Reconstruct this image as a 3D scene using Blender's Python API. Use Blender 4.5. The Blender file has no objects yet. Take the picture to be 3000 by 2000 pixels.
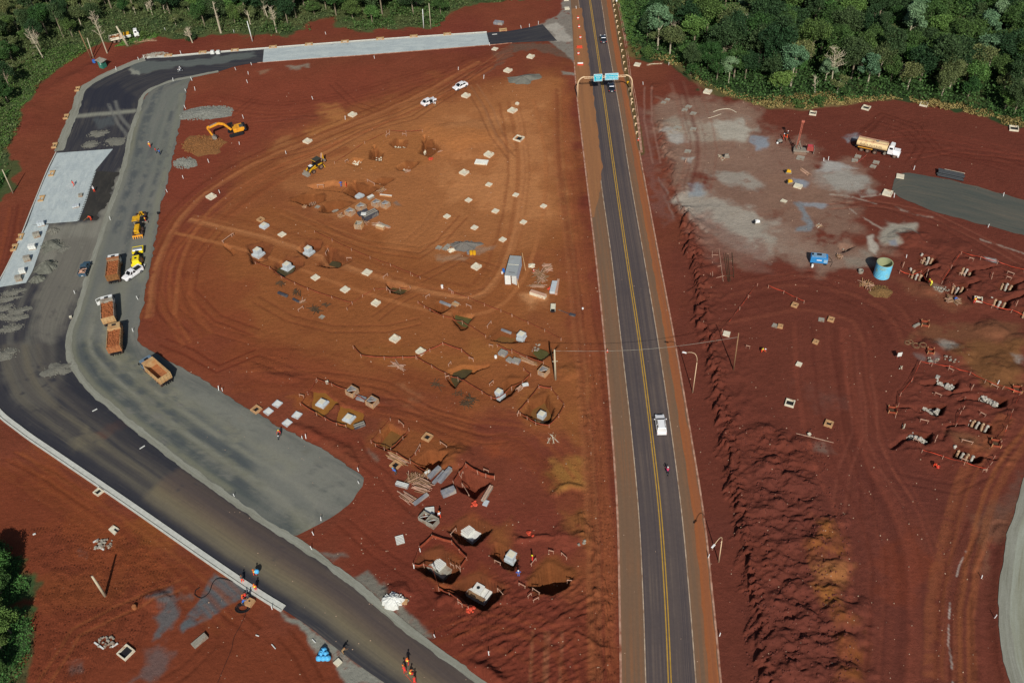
import bpy, bmesh, math, random
import numpy as np
from mathutils import Vector, Matrix
rnd=random.Random(11)
C=bpy.context.scene.collection
SC=bpy.context.scene
CAM_H=125.9
_D, _N=2631., 2756.
FPX=math.sqrt(_D*_N)
PITCH=math.atan(_D/FPX)
ROLL=math.atan(190/2750)
R0=np.array([1, 0, 0.]);U0=np.array([0, math.sin(PITCH), math.cos(PITCH)]);FW=np.array([0, math.cos(PITCH), -math.sin(PITCH)])
RT=math.cos(ROLL)*R0-math.sin(ROLL)*U0
UP=math.sin(ROLL)*R0+math.cos(ROLL)*U0
cam_data=bpy.data.cameras.new('camera')
cam_data.sensor_width=36.0
cam_data.lens=FPX*36/3000
cam_data.clip_end=6000
cam=bpy.data.objects.new('camera', cam_data);C.objects.link(cam)
M3=Matrix(((RT[0], UP[0], -FW[0]), (RT[1], UP[1], -FW[1]), (RT[2], UP[2], -FW[2])))
cam.matrix_world=Matrix.Translation((0, 0, CAM_H))@M3.to_4x4()
SC.camera=cam
SUN_EL=37.5
SUN_AZ=-2.0
world=bpy.data.worlds.new('World');SC.world=world;world.use_nodes=True
wn=world.node_tree.nodes;wl=world.node_tree.links
for n in list(wn):wn.remove(n)
wo=wn.new('ShaderNodeOutputWorld');wb=wn.new('ShaderNodeBackground');ws=wn.new('ShaderNodeTexSky')
ws.sky_type='NISHITA';ws.sun_disc=False
ws.sun_elevation=math.radians(SUN_EL);ws.sun_rotation=math.radians(180+SUN_AZ)
wb.inputs['Strength'].default_value=0.05
wl.new(ws.outputs[0], wb.inputs[0]);wl.new(wb.outputs[0], wo.inputs[0])
sl=bpy.data.lights.new('sun', 'SUN');sl.energy=3.9;sl.angle=math.radians(0.5);sl.color=(1.0, 0.95, 0.88)
so=bpy.data.objects.new('sun', sl);C.objects.link(so)
sd=Vector((math.sin(math.radians(SUN_AZ))*math.cos(math.radians(SUN_EL)), math.cos(math.radians(SUN_AZ))*math.cos(math.radians(SUN_EL)), -math.sin(math.radians(SUN_EL))))
so.rotation_euler=sd.to_track_quat('-Z', 'Y').to_euler()
so.location=(0, -50, 200)
SC.view_settings.view_transform='Standard';SC.view_settings.look='None'
SC.view_settings.gamma=1;SC.view_settings.use_curve_mapping=False
SC.view_settings.exposure=0.0
def gp(px, py, z=0.0):
 """surveyed point of the 3000x2000 plan view -> world point at height z"""
 d=FW*FPX+RT*(px-1500)+UP*(1000-py)
 t=(z-CAM_H)/d[2]
 return(float(d[0]*t), float(d[1]*t), float(z))
def pr(x, y, z):
 v=np.array([x, y, z-CAM_H]);w=v@FW
 return(1500+FPX*(v@RT)/w, 1000-FPX*(v@UP)/w)
def Q(s, x, y):
 """sheet coordinates: s='10' is column 1, row 0 of the 750x500 sheets drawn 3.136 times larger"""
 return(750*int(s[0])+x/3.136, 500*int(s[1])+y/3.136)
def G(s, x, y, z=0.0):return gp(*Q(s, x, y), z)
def GL(s, pts, z=0.0):return[G(s, x, y, z)for x, y in pts]
def P2(pts, z=0.0):return[gp(x, y, z)for x, y in pts]
def top_height(b, ty):
 lo, hi=0., 60.
 for _ in range(40):
  m=(lo+hi)/2
  if pr(b[0], b[1], m)[1]>ty:lo=m
  else:hi=m
 return lo
def ang(a, b):return math.atan2(b[1]-a[1], b[0]-a[0])
def dist(a, b):return math.hypot(b[0]-a[0], b[1]-a[1])
KILL=0.78
def lin(c):return c/12.92 if c<=0.04045 else((c+0.055)/1.055)**2.4
def hexc(h, k=1.0):
 h=h.lstrip('#')
 return tuple(min(0.9, lin(int(h[i:i+2], 16)/255)/KILL*k)for i in(0, 2, 4))
MATS={}
def mat(name, col, rough=0.7, metal=0.0, var=0.12, scale=3.0, bump=0.0, dirt=None, dirt_amt=0.0, spec=0.3, coat=0.0):
 """painted / plain surface with procedural variation and optional red dust"""
 if name in MATS:return MATS[name]
 m=bpy.data.materials.new(name);m.use_nodes=True
 nt=m.node_tree;N=nt.nodes;L=nt.links
 b=N['Principled BSDF']
 b.inputs['Roughness'].default_value=rough;b.inputs['Metallic'].default_value=metal
 b.inputs['Specular IOR Level'].default_value=spec
 b.inputs['Coat Weight'].default_value=coat
 c=hexc(col)if isinstance(col, str)else col
 tc=N.new('ShaderNodeTexCoord');nz=N.new('ShaderNodeTexNoise')
 nz.inputs['Scale'].default_value=scale;nz.inputs['Detail'].default_value=6;nz.inputs['Roughness'].default_value=0.65
 L.new(tc.outputs['Object'], nz.inputs['Vector'])
 mr=N.new('ShaderNodeMapRange');mr.inputs['From Min'].default_value=0.3;mr.inputs['From Max'].default_value=0.7
 mr.inputs['To Min'].default_value=1-var;mr.inputs['To Max'].default_value=1+var
 L.new(nz.outputs['Fac'], mr.inputs['Value'])
 mx=N.new('ShaderNodeMix');mx.data_type='RGBA';mx.blend_type='MULTIPLY';mx.inputs['Factor'].default_value=1
 mx.inputs['A'].default_value=(*c, 1)
 L.new(mr.outputs[0], mx.inputs['B'])
 out=mx.outputs['Result']
 if dirt:
  n2=N.new('ShaderNodeTexNoise');n2.inputs['Scale'].default_value=scale*0.7;n2.inputs['Detail'].default_value=5
  L.new(tc.outputs['Object'], n2.inputs['Vector'])
  m2=N.new('ShaderNodeMapRange');m2.inputs['From Min'].default_value=0.62-dirt_amt*0.35;m2.inputs['From Max'].default_value=0.72
  L.new(n2.outputs['Fac'], m2.inputs['Value'])
  x2=N.new('ShaderNodeMix');x2.data_type='RGBA';x2.inputs['B'].default_value=(*hexc(dirt), 1)
  L.new(m2.outputs[0], x2.inputs['Factor']);L.new(out, x2.inputs['A']);out=x2.outputs['Result']
 L.new(out, b.inputs['Base Color'])
 if bump:
  bp=N.new('ShaderNodeBump');bp.inputs['Strength'].default_value=bump;bp.inputs['Distance'].default_value=0.05
  L.new(nz.outputs['Fac'], bp.inputs['Height']);L.new(bp.outputs[0], b.inputs['Normal'])
 MATS[name]=m
 return m
class MB:
 def __init__(s):s.v=[];s.f=[];s.mi=[];s.m=0;s.X=None
 def _add(s, vs, fs):
  o=len(s.v)
  if s.X is not None:vs=[tuple(s.X@Vector(v))for v in vs]
  s.v.extend([tuple(v)for v in vs]);s.f.extend([tuple(i+o for i in f)for f in fs]);s.mi.extend([s.m]*len(fs))
  return s
 def box(s, c, d, rz=0.0, tx=1.0, ty=1.0, rx=0.0, ry=0.0):
  """c = centre of the bottom face, d = size; tx, ty = taper of the top"""
  hx, hy, h=d[0]/2, d[1]/2, d[2]
  vs=[(-hx, -hy, 0), (hx, -hy, 0), (hx, hy, 0), (-hx, hy, 0), (-hx*tx, -hy*ty, h), (hx*tx, -hy*ty, h), (hx*tx, hy*ty, h), (-hx*tx, hy*ty, h)]
  R=Matrix.Rotation(rz, 3, 'Z')@Matrix.Rotation(ry, 3, 'Y')@Matrix.Rotation(rx, 3, 'X')
  vs=[tuple(R@Vector(v)+Vector(c))for v in vs]
  return s._add(vs, [(3, 2, 1, 0), (4, 5, 6, 7), (0, 1, 5, 4), (1, 2, 6, 5), (2, 3, 7, 6), (3, 0, 4, 7)])
 def bar(s, a, b, w, h=None):
  h=h or w;a=Vector(a);b=Vector(b);d=(b-a)
  if d.length<1e-5:return s
  d.normalize();u=d.cross(Vector((0, 0, 1)))
  if u.length<1e-3:u=Vector((1, 0, 0))
  u.normalize();n=u.cross(d)
  vs=[]
  for p in(a, b):
   for i, j in((-1, -1), (1, -1), (1, 1), (-1, 1)):vs.append(p+u*(w/2*i)+n*(h/2*j))
  return s._add(vs, [(3, 2, 1, 0), (4, 5, 6, 7), (0, 1, 5, 4), (1, 2, 6, 5), (2, 3, 7, 6), (3, 0, 4, 7)])
 def tube(s, pts, r, n=8, cap=True):
  pts=[Vector(p)for p in pts]
  rs=r if isinstance(r, (list, tuple))else[r]*len(pts)
  vs=[]
  pu=None
  for k, p in enumerate(pts):
   a=pts[max(0, k-1)];b=pts[min(len(pts)-1, k+1)]
   d=(b-a).normalized()
   if pu is None:
    u=d.cross(Vector((0, 0, 1)))
    if u.length<0.05:u=d.cross(Vector((0, 1, 0)))
   else:u=pu-d*pu.dot(d)
   u.normalize();pu=u;w=d.cross(u)
   for i in range(n):
    t=2*math.pi*i/n
    vs.append(p+(u*math.cos(t)+w*math.sin(t))*rs[k])
  fs=[]
  for k in range(len(pts)-1):
   for i in range(n):
    j=(i+1)%n
    fs.append((k*n+i, k*n+j, (k+1)*n+j, (k+1)*n+i))
  if cap:
   fs.append(tuple(range(n-1, -1, -1)));fs.append(tuple((len(pts)-1)*n+i for i in range(n)))
  return s._add(vs, fs)
 def cyl(s, c, r, h, n=16, axis='z', r2=None):
  c=Vector(c);d={'x':Vector((1, 0, 0)), 'y':Vector((0, 1, 0)), 'z':Vector((0, 0, 1))}[axis]
  return s.tube([c, c+d*h], [r, r if r2 is None else r2], n)
 def prism(s, poly, z0, z1):
  n=len(poly)
  vs=[(p[0], p[1], z0)for p in poly]+[(p[0], p[1], z1)for p in poly]
  return s._add(vs, [tuple(range(n-1, -1, -1)), tuple(range(n, 2*n))]+[(i, (i+1)%n, n+(i+1)%n, n+i)for i in range(n)])
 def side(s, prof, y0, y1, t0=1.0):
  """profile in x,z extruded across y"""
  n=len(prof)
  vs=[(p[0], y0, p[1])for p in prof]+[(p[0], y1, p[1])for p in prof]
  return s._add(vs, [tuple(range(n)), tuple(range(2*n-1, n-1, -1))]+[(i, n+i, n+(i+1)%n, (i+1)%n)for i in range(n)])
 def loft(s, rings, cap=True):
  n=len(rings[0]);vs=[p for r in rings for p in r];fs=[]
  for k in range(len(rings)-1):
   for i in range(n):
    j=(i+1)%n;fs.append((k*n+i, k*n+j, (k+1)*n+j, (k+1)*n+i))
  if cap:fs.append(tuple(range(n-1, -1, -1)));fs.append(tuple((len(rings)-1)*n+i for i in range(n)))
  return s._add(vs, fs)
 def ball(s, c, r, n=8, m=6, sz=1.0, jit=0.0, sx=1.0, sy=1.0):
  rings=[]
  vs=[(c[0], c[1], c[2]-r*sz)]
  for k in range(1, m):
   t=math.pi*k/m
   for i in range(n):
    q=2*math.pi*i/n;rr=r*(1+(rnd.random()-.5)*jit)
    vs.append((c[0]+rr*sx*math.sin(t)*math.cos(q), c[1]+rr*sy*math.sin(t)*math.sin(q), c[2]-rr*sz*math.cos(t)))
  vs.append((c[0], c[1], c[2]+r*sz))
  fs=[(0, 1+(i+1)%n, 1+i)for i in range(n)]
  for k in range(m-2):
   for i in range(n):
    j=(i+1)%n;fs.append((1+k*n+i, 1+k*n+j, 1+(k+1)*n+j, 1+(k+1)*n+i))
  o=1+(m-2)*n;fs+=[(o+i, o+(i+1)%n, len(vs)-1)for i in range(n)]
  return s._add(vs, fs)
 def build(s, name, mats, parent=None, smooth=False, bevel=0.0):
  me=bpy.data.meshes.new(name);me.from_pydata(s.v, [], s.f)
  if not isinstance(mats, (list, tuple)):mats=[mats]
  for m in mats:me.materials.append(m)
  if len(mats)>1:me.polygons.foreach_set('material_index', s.mi)
  if smooth:me.polygons.foreach_set('use_smooth', [True]*len(me.polygons))
  me.update()
  o=bpy.data.objects.new(name, me);C.objects.link(o)
  if bevel:
   bm=bmesh.new();bm.from_mesh(me)
   bmesh.ops.bevel(bm, geom=bm.edges[:], offset=bevel, segments=1, affect='EDGES', clamp_overlap=True)
   bm.to_mesh(me);bm.free()
  if parent is not None:o.parent=parent
  return o
TOP=[]
def tag(o, label, cat, group=None, px=None):
 o['label']=label;o['category']=cat
 if group:o['group']=group
 TOP.append(o)
 return o
def thing(name, label, cat, loc=(0, 0, 0), rz=0.0, group=None):
 o=bpy.data.objects.new(name, None);C.objects.link(o)
 o.empty_display_size=0.3
 o.location=loc;o.rotation_euler=(0, 0, rz)
 return tag(o, label, cat, group)
def struct(o, kind='structure'):o['kind']=kind;return o
def dup(root, loc, rz, label=None, scale=None):
 r=root.copy();C.objects.link(r);r.location=loc;r.rotation_euler=(0, 0, rz)
 if scale is not None:r.scale=scale if isinstance(scale, (tuple, list))else(scale, )*3
 if label:r['label']=label
 for ch in CH.get(root.name, [])or list_children(root):
  c=ch.copy();C.objects.link(c);c.parent=r
  for g in list_children(ch):
   d=g.copy();C.objects.link(d);d.parent=c
 TOP.append(r)
 return r
CH={}
_kids={}
def list_children(o):
 if o.name in _kids:return _kids[o.name]
 _kids[o.name]=[x for x in bpy.data.objects if x.parent==o]
 return _kids[o.name]
LM=[((1880, 250), 'under the blue road signs'), ((1340, 250), 'near the two parked white cars'), ((925, 480), 'near the backhoe loader'), ((1510, 790), 'near the grey container'), ((640, 390), 'near the orange excavator'), ((2580, 430), 'near the water tank truck'), ((2330, 420), 'near the drilling rig'), ((2395, 755), 'near the blue generator'), ((2590, 785), 'near the big blue tank'), ((1070, 630), 'near the open formwork boxes'), ((1230, 1470), 'near the stacked timber'), ((1010, 1200), 'near the brown water pool'), ((400, 620), 'near the two yellow rollers'), ((320, 860), 'near the loaded dump trucks'), ((450, 1070), 'near the empty dump truck'), ((1380, 1650), 'near the slab pits'), ((740, 1700), 'near the kerb laying crew'), ((2740, 840), 'in the upper pile excavations'), ((2800, 1220), 'in the lower pile excavations'), ((1400, 1010), 'in the muddy middle pits'), ((700, 780), 'among the white pedestals'), ((240, 560), 'by the white paved lane'), ((295, 180), 'near the green toilet cabin'), ((2030, 1120), 'beside the street lamp'), ((1350, 730), 'near the yellow drums'), ((2730, 510), 'near the black pipe stack'), ((2150, 1000), 'near the leaning utility pole'), ((1200, 1830), 'near the workers in red'), ((370, 1900), 'near the white frame box'), ((1130, 700), 'beside the long orange tape'), ((2300, 500), 'on the grey slurry patch'), ((1420, 560), 'in the open orange field'), ((1900, 1230), 'beside the white car on the highway'), ((2950, 1700), 'by the pale road at the right'), ((1250, 420), 'in the upper round excavations'), ((1100, 120), 'along the long concrete lane'), ((1640, 160), 'by the junction'), ((2400, 1300), 'on the open red ground'), ((2330, 1650), 'among the spoil heaps'), ((860, 1330), 'by the tip of the gravel lane'), ((600, 1480), 'by the lower kerb'), ((700, 250), 'below the concrete lane')]
def where(p):
 u, v=pr(p[0], p[1], 0)
 return min(LM, key=lambda l:(l[0][0]-u)**2+(l[0][1]-v)**2)[1]
ORD=['leftmost', 'second', 'third', 'fourth', 'fifth', 'sixth', 'seventh', 'eighth', 'ninth', 'tenth', 'eleventh', 'twelfth', 'thirteenth', 'fourteenth', 'fifteenth', 'sixteenth', 'seventeenth', 'eighteenth', 'nineteenth', 'twentieth']
def finish_labels():
 d={}
 for o in TOP:d.setdefault(o['label'], []).append(o)
 for l, os_ in d.items():
  if len(os_)<2:continue
  os_.sort(key=lambda o:pr(*o.matrix_basis.translation)[0]if o.type=='EMPTY' else pr(*centre(o))[0])
  n=len(os_)
  for k, o in enumerate(os_):
   if n==2:s=('left one of two', 'right one of two')[k]
   else:s=('leftmost' if k==0 else 'rightmost' if k==n-1 else(ORD[k]if k<20 else 'number %d'%(k+1))+' from left')+' of %d'%n
   if len((l+' '+s).split())>16:s=s.split(' of ')[0]
   o['label']=l+', '+s
   if not o.get('group'):o['group']=o.name.split('.')[0].replace('_', ' ')+'s '+'on the building site'
def centre(o):
 b=o.bound_box
 c=[sum(v[i]for v in b)/8 for i in range(3)]
 return(c[0]+o.location[0], c[1]+o.location[1], c[2]+o.location[2])
def hash2(ix, iy, seed):
 h=(ix.astype(np.int64)*374761393+iy.astype(np.int64)*668265263+seed*974634777)&0xffffffff
 h=((h^(h>>13))*1274126177)&0xffffffff
 return((h^(h>>16))&0xffffff)/float(0xffffff)
def vnoise(x, y, seed=0):
 ix=np.floor(x);iy=np.floor(y);fx=x-ix;fy=y-iy
 u=fx*fx*(3-2*fx);v=fy*fy*(3-2*fy)
 a=hash2(ix, iy, seed);b=hash2(ix+1, iy, seed);c=hash2(ix, iy+1, seed);d=hash2(ix+1, iy+1, seed)
 return(a*(1-u)+b*u)*(1-v)+(c*(1-u)+d*u)*v
def fbm(x, y, oct=4, seed=0, gain=0.5):
 s=0;a=1;t=0
 for o in range(oct):
  q=.6+1.9*o;cx, cy=(x*math.cos(q)-y*math.sin(q))*2**o, (x*math.sin(q)+y*math.cos(q))*2**o
  s=s+a*vnoise(cx+o*17.3, cy-o*9.1, seed+o);t+=a;a*=gain
 return s/t-0.5
def steps(a, b, s0, s1):
 out=[a]
 while out[-1]<b:
  t=(out[-1]-a)/(b-a);out.append(out[-1]+s0+(s1-s0)*t)
 return out
def grow(a, end, s):
 out=[];x=a
 while abs(x)<abs(end)or(end>0)!=(x>0):
  s*=1.5;x+=s if end>a else-s;out.append(x)
  if abs(out[-1]-a)>abs(end-a):break
 return out
_x=[-172+0.25*i for i in range(int(340/0.25)+1)]
XS=np.array(list(reversed(grow(_x[0], -3500, 0.25)))+_x+grow(_x[-1], 3500, 0.25))
_y=steps(46, 330, 0.17, 0.46)
YS=np.array(list(reversed(grow(_y[0], -2500, 0.3)))+_y+grow(_y[-1], 4500, 0.46))
NX, NY=len(XS), len(YS)
XX, YY=np.meshgrid(XS, YS)
HT=np.zeros_like(XX)
COL=np.zeros(XX.shape+(4, ))
def box_of(pts, m):
 x=[p[0]for p in pts];y=[p[1]for p in pts]
 i0=max(0, np.searchsorted(XS, min(x)-m));i1=min(NX, np.searchsorted(XS, max(x)+m)+1)
 j0=max(0, np.searchsorted(YS, min(y)-m));j1=min(NY, np.searchsorted(YS, max(y)+m)+1)
 return slice(j0, j1), slice(i0, i1)
def segdist(X, Y, pts, closed=False):
 d=np.full(X.shape, 1e9)
 n=len(pts)
 for k in range(n if closed else n-1):
  a=pts[k];b=pts[(k+1)%n]
  dx, dy=b[0]-a[0], b[1]-a[1];L=dx*dx+dy*dy+1e-9
  t=np.clip(((X-a[0])*dx+(Y-a[1])*dy)/L, 0, 1)
  d=np.minimum(d, (X-a[0]-t*dx)**2+(Y-a[1]-t*dy)**2)
 return np.sqrt(d)
def inside(X, Y, pts):
 r=np.zeros(X.shape, bool);n=len(pts)
 for k in range(n):
  a=pts[k];b=pts[(k+1)%n]
  if a[1]==b[1]:continue
  c=((a[1]>Y)!=(b[1]>Y))&(X<(b[0]-a[0])*(Y-a[1])/(b[1]-a[1])+a[0])
  r^=c
 return r
def sdf(X, Y, pts):
 d=segdist(X, Y, pts, True);return np.where(inside(X, Y, pts), d, -d)
def sm(x):x=np.clip(x, 0, 1);return x*x*(3-2*x)
def area(pts, m=6.0, warp=0.0, wl=4.0, seed=3):
 s=box_of(pts, m);X, Y=XX[s], YY[s]
 if warp:
  dx=fbm(X/wl, Y/wl, 4, seed)*4.5*warp;dy=fbm(X/wl+31, Y/wl+7, 4, seed+9)*4.5*warp
  return s, sdf(X+dx, Y+dy, pts)
 return s, sdf(X, Y, pts)
def paint(pts, col, feather=1.5, warp=1.5, wl=4.0, amt=1.0, seed=3, ripple=None, spot=0.0, spot_wl=2.0):
 s, d=area(pts, feather+warp*2+2, warp, wl, seed)
 w=sm(d/feather+0.5)*amt
 if spot:w=w*sm((fbm(XX[s]/spot_wl, YY[s]/spot_wl, 5, seed+40, .65)+0.5-spot)*4.2+0.35)
 if col is not None:
  c=np.array(hexc(col)if isinstance(col, str)else col)
  COL[s][..., :3]+=(c-COL[s][..., :3])*w[..., None]
 if ripple is not None:COL[s][..., 3]+=(ripple-COL[s][..., 3])*w
def paint_line(pts, col, width, amt=0.6, feather=0.5, warp=0.3, ripple=None, broken=0.0):
 s=box_of(pts, width+feather+2);X, Y=XX[s], YY[s]
 if warp:X=X+fbm(X/2.5, Y/2.5, 3, 5)*2*warp;Y=Y+fbm(X/2.5+9, Y/2.5, 3, 6)*2*warp
 w=sm((width/2-segdist(X, Y, pts))/feather+0.5)*amt
 if broken:w=w*sm((fbm(X/1.3, Y/1.3, 3, 15)+0.5-broken)*7+0.5)
 c=np.array(hexc(col))
 COL[s][..., :3]+=(c-COL[s][..., :3])*w[..., None]
 if ripple is not None:COL[s][..., 3]+=(ripple-COL[s][..., 3])*w
red=np.array(hexc('#66352a'));mid=np.array(hexc('#83502f'));drk=np.array(hexc('#5a2e25'))
n1=fbm(XX/26, YY/26, 4, 1);n2=fbm(XX/7, YY/7, 4, 2)
t=sm(0.5+n1*1.6)[..., None]
COL[..., :3]=np.array(hexc('#6c3a28'))*(1-t)+np.array(hexc('#673226'))*t
COL[..., :3]*=(1+0.28*n2)[..., None]
COL[..., 3]=0.12+0.2*sm(n1*3)
def paint_far():
 g=np.array(hexc('#33402a'))
 w=sm((np.abs(XX)-172)/10+0.5);w=np.maximum(w, sm((YY-318)/8))
 COL[..., :3]+=(g-COL[..., :3])*w[..., None]
paint_far()
paint(P2([(1960, 150), (3300, 100), (3300, 2200), (2080, 2200), (1990, 1200)]), '#5f3025', 8, 4, 12, 0.85)
paint(P2([(2150, 1350), (2700, 1330), (2900, 1500), (2900, 2100), (2250, 2100)]), '#5b2f26', 10, 5, 12, 0.7)
paint(GL('33', [(1200, -100), (2000, -100), (2000, 1700), (1350, 1700), (1500, 700)]), '#633427', 5, 3, 6, 0.55)
paint(GL('33', [(1250, 100), (1330, 100), (1450, 500), (1150, 900), (900, 500)]), '#74351f', 3, 3, 5, 0.4, seed=6)
paint(P2([(1000, 330), (1620, 260), (1650, 520), (1640, 900), (1400, 930), (1150, 760), (1000, 620), (900, 470)]), '#80502f', 9, 6, 10, 0.9)
paint(P2([(1280, 330), (1630, 250), (1640, 500), (1625, 700), (1380, 700), (1250, 560)]), '#8f5c39', 7, 5, 8, 0.8)
paint(P2([(1440, 420), (1610, 380), (1610, 590), (1470, 620), (1400, 520)]), '#a26d46', 6, 4, 7, 0.65, seed=8)
paint(P2([(640, 640), (1500, 700), (1560, 1100), (1350, 1280), (1050, 1180), (800, 1080), (560, 900), (540, 720)]), '#784426', 8, 5, 9, 0.75)
paint(P2([(830, 640), (1350, 860), (1500, 1000), (1400, 1150), (1000, 950), (760, 760)]), '#7d4a2a', 5, 3, 7, 0.5, seed=5)
paint(P2([(560, 250), (1600, 130), (1400, 250), (900, 420), (560, 640), (470, 900), (430, 700), (560, 400)]), '#6c3826', 6, 4, 9, 0.75)
paint(P2([(760, 230), (1150, 190), (1080, 290), (800, 380), (640, 430), (590, 330)]), '#703526', 6, 4, 9, 0.6, seed=12)
paint(P2([(1560, 300), (1680, 250), (1710, 600), (1780, 1200), (1800, 2000), (1700, 2000), (1640, 1200), (1600, 700)]), '#7a4629', 5, 3, 8, 0.7)
paint(P2([(1640, 640), (1740, 640), (1790, 1300), (1800, 2000), (1740, 2000), (1690, 1200)]), '#703c28', 4, 2, 5, 0.75)
paint(P2([(1480, 250), (1600, 220), (1640, 520), (1560, 520)]), '#86573c', 4, 2, 5, 0.6)
paint(P2([(1000, 1600), (1400, 1560), (1780, 1900), (1780, 2100), (1350, 2100), (1150, 1800)]), '#632f22', 7, 4, 8, 0.75)
paint(P2([(700, 1250), (1000, 1250), (1200, 1450), (1150, 1600), (900, 1600), (1060, 1450), (1030, 1350)]), '#6c3424', 5, 3, 7, 0.7)
paint(P2([(-100, 1250), (380, 1520), (900, 1900), (1150, 2100), (-200, 2100)]), '#6a3521', 6, 3, 9, 0.8)
paint(P2([(60, 1330), (360, 1520), (560, 1650), (430, 1720), (150, 1500)]), '#7a4023', 5, 3, 7, 0.6)
paint(P2([(700, 480), (950, 330), (1250, 240), (1640, 200), (1660, 700), (1700, 1300), (1550, 1300), (1350, 1150), (1050, 1020), (760, 960), (600, 820), (620, 620)]), '#86542f', 9, 4, 8, .55, seed=33)
paint(P2([(900, 430), (1250, 300), (1620, 240), (1640, 700), (1350, 760), (1100, 700), (850, 560)]), '#96633d', 9, 4, 7, .6, seed=34)
paint(P2([(1330, 350), (1600, 300), (1620, 640), (1400, 660), (1280, 520)]), '#ab764c', 7, 4, 5, .5, seed=35, spot=.4, spot_wl=7)
paint(P2([(560, 230), (1300, 170), (1000, 330), (700, 480), (520, 640), (450, 560)]), '#733c2a', 6, 3, 6, .5, seed=36)
paint(P2([(540, 300), (640, 260), (620, 560), (560, 620), (470, 560)]), '#6d3325', 5, 3, 6, .5, seed=37)
paint(P2([(470, 650), (640, 700), (760, 960), (1020, 1130), (760, 1170), (430, 1000)]), '#733b25', 6, 3, 6, .55, seed=38)
for s_, pts, c, a in[('10', [(540, 980), (700, 940), (830, 1060), (900, 1110), (520, 1270), (440, 1220), (700, 1120)], '#95633a', .8), ('10', [(120, 1360), (190, 1300), (330, 1240), (390, 1370), (250, 1410)], '#8a5a38', .8), ('10', [(1480, 1150), (1900, 1180), (2150, 1220), (2150, 1330), (1900, 1400), (1650, 1330)], '#a0683d', .8), ('10', [(840, 1480), (1000, 1250), (1500, 1220), (1650, 1320), (1600, 1500), (1200, 1568), (850, 1560)], '#8f5c34', .7), ('11', [(250, 300), (480, 180), (800, 80), (1250, 60), (1200, 250), (600, 330)], '#8a5530', .7), ('11', [(150, 430), (60, 480), (0, 620), (450, 900), (800, 1100), (850, 1000), (500, 600)], '#835130', .5), ('22', [(330, 1080), (640, 1060), (700, 1290), (620, 1330), (400, 1330), (280, 1220)], '#8d6433', .85), ('22', [(450, 250), (640, 280), (600, 560), (480, 700), (560, 1000), (640, 1000), (660, 480), (600, 230)], '#86552e', .6), ('22', [(40, 430), (450, 400), (480, 640), (330, 800), (60, 660)], '#84532d', .7), ('23', [(450, 0), (780, 20), (700, 380), (520, 200)], '#7d532c', .6), ('12', [(2000, 0), (2352, 0), (2352, 200), (1900, 160)], '#8a5a30', .6), ('12', [(900, 60), (1500, 40), (2000, 180), (2000, 300), (1500, 250), (950, 170)], '#80502b', .6), ('12', [(1060, 930), (1240, 720), (1420, 820), (1250, 1000)], '#7d4c28', .8), ('12', [(1250, 1000), (1420, 800), (1900, 980), (1800, 1150), (1560, 1210), (1400, 1110)], '#7a4927', .7), ('12', [(2100, 950), (2300, 940), (2340, 1100), (2200, 1080)], '#8a4526', .5), ('12', [(280, 520), (560, 520), (520, 600), (350, 580)], '#8a5228', .7), ('13', [(1500, 480), (1680, 320), (1900, 440), (1760, 700), (1600, 620)], '#7f4a26', .8), ('13', [(1800, 120), (1960, 30), (2170, 120), (2000, 320)], '#834c27', .8), ('13', [(1780, 700), (2030, 530), (2300, 680), (2100, 880)], '#7c4524', .8), ('13', [(2130, 140), (2352, 60), (2352, 330), (2180, 320)], '#7d5029', .6), ('23', [(170, 640), (330, 410), (590, 540), (480, 690)], '#7b4a26', .85), ('03', [(1180, 60), (1500, 0), (1700, 250), (1600, 420), (1300, 300)], '#7d4a25', .7), ('03', [(350, 600), (1300, 560), (1200, 760), (700, 900), (300, 850)], '#6f3c22', .7), ('33', [(450, 110), (620, 110), (620, 240), (480, 240)], '#85512a', .9), ('33', [(420, 270), (650, 300), (680, 420), (430, 430)], '#7d4a26', .8), ('33', [(440, 480), (720, 500), (710, 640), (450, 640)], '#8c5a34', .85), ('33', [(430, 700), (680, 700), (640, 880), (470, 860)], '#805028', .9), ('33', [(560, 930), (820, 930), (830, 1060), (580, 1060)], '#70421f', .7), ('33', [(640, 1180), (880, 1200), (840, 1360), (640, 1330)], '#74421f', .7), ('33', [(600, 1440), (840, 1440), (840, 1568), (620, 1568)], '#74441f', .7), ('32', [(1600, 0), (2352, 0), (2352, 380), (2000, 420), (1850, 250), (1650, 80)], '#6d4a2c', .8), ('32', [(1680, 830), (1900, 830), (2060, 960), (1960, 1010), (1750, 940)], '#6b4630', .8), ('31', [(1450, 1400), (2352, 1400), (2352, 1568), (1250, 1568)], '#6d4a32', .6), ('31', [(1200, 980), (1500, 1050), (1700, 1150), (1900, 1250), (1750, 1290), (1200, 1080)], '#6f4430', .8), ('21', [(100, 1120), (330, 1120), (300, 1220), (150, 1240)], '#b08058', .8)]:
 paint(GL(s_, pts), c, 2.6, .9, 3.0, a, seed=len(pts)+int(s_), spot=.22, spot_wl=3)
paint(P2([(1920, 300), (2210, 300), (2260, 420), (2480, 480), (2560, 560), (2480, 660), (2600, 760), (2350, 800), (2120, 760), (2010, 650), (1950, 520), (1930, 380)]), '#7c6455', 4, 2.5, 6, .75, seed=61, spot=.3, spot_wl=5)
paint(P2([(1960, 340), (2190, 330), (2200, 420), (2050, 430), (1960, 400)]), '#8f897c', 3, 2, 4, .8, seed=62, spot=.3, spot_wl=3)
paint(P2([(1990, 560), (2130, 590), (2260, 650), (2340, 740), (2200, 740), (2060, 660)]), '#928b7e', 2.5, 2, 4, .85, seed=63, spot=.25, spot_wl=3)
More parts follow.
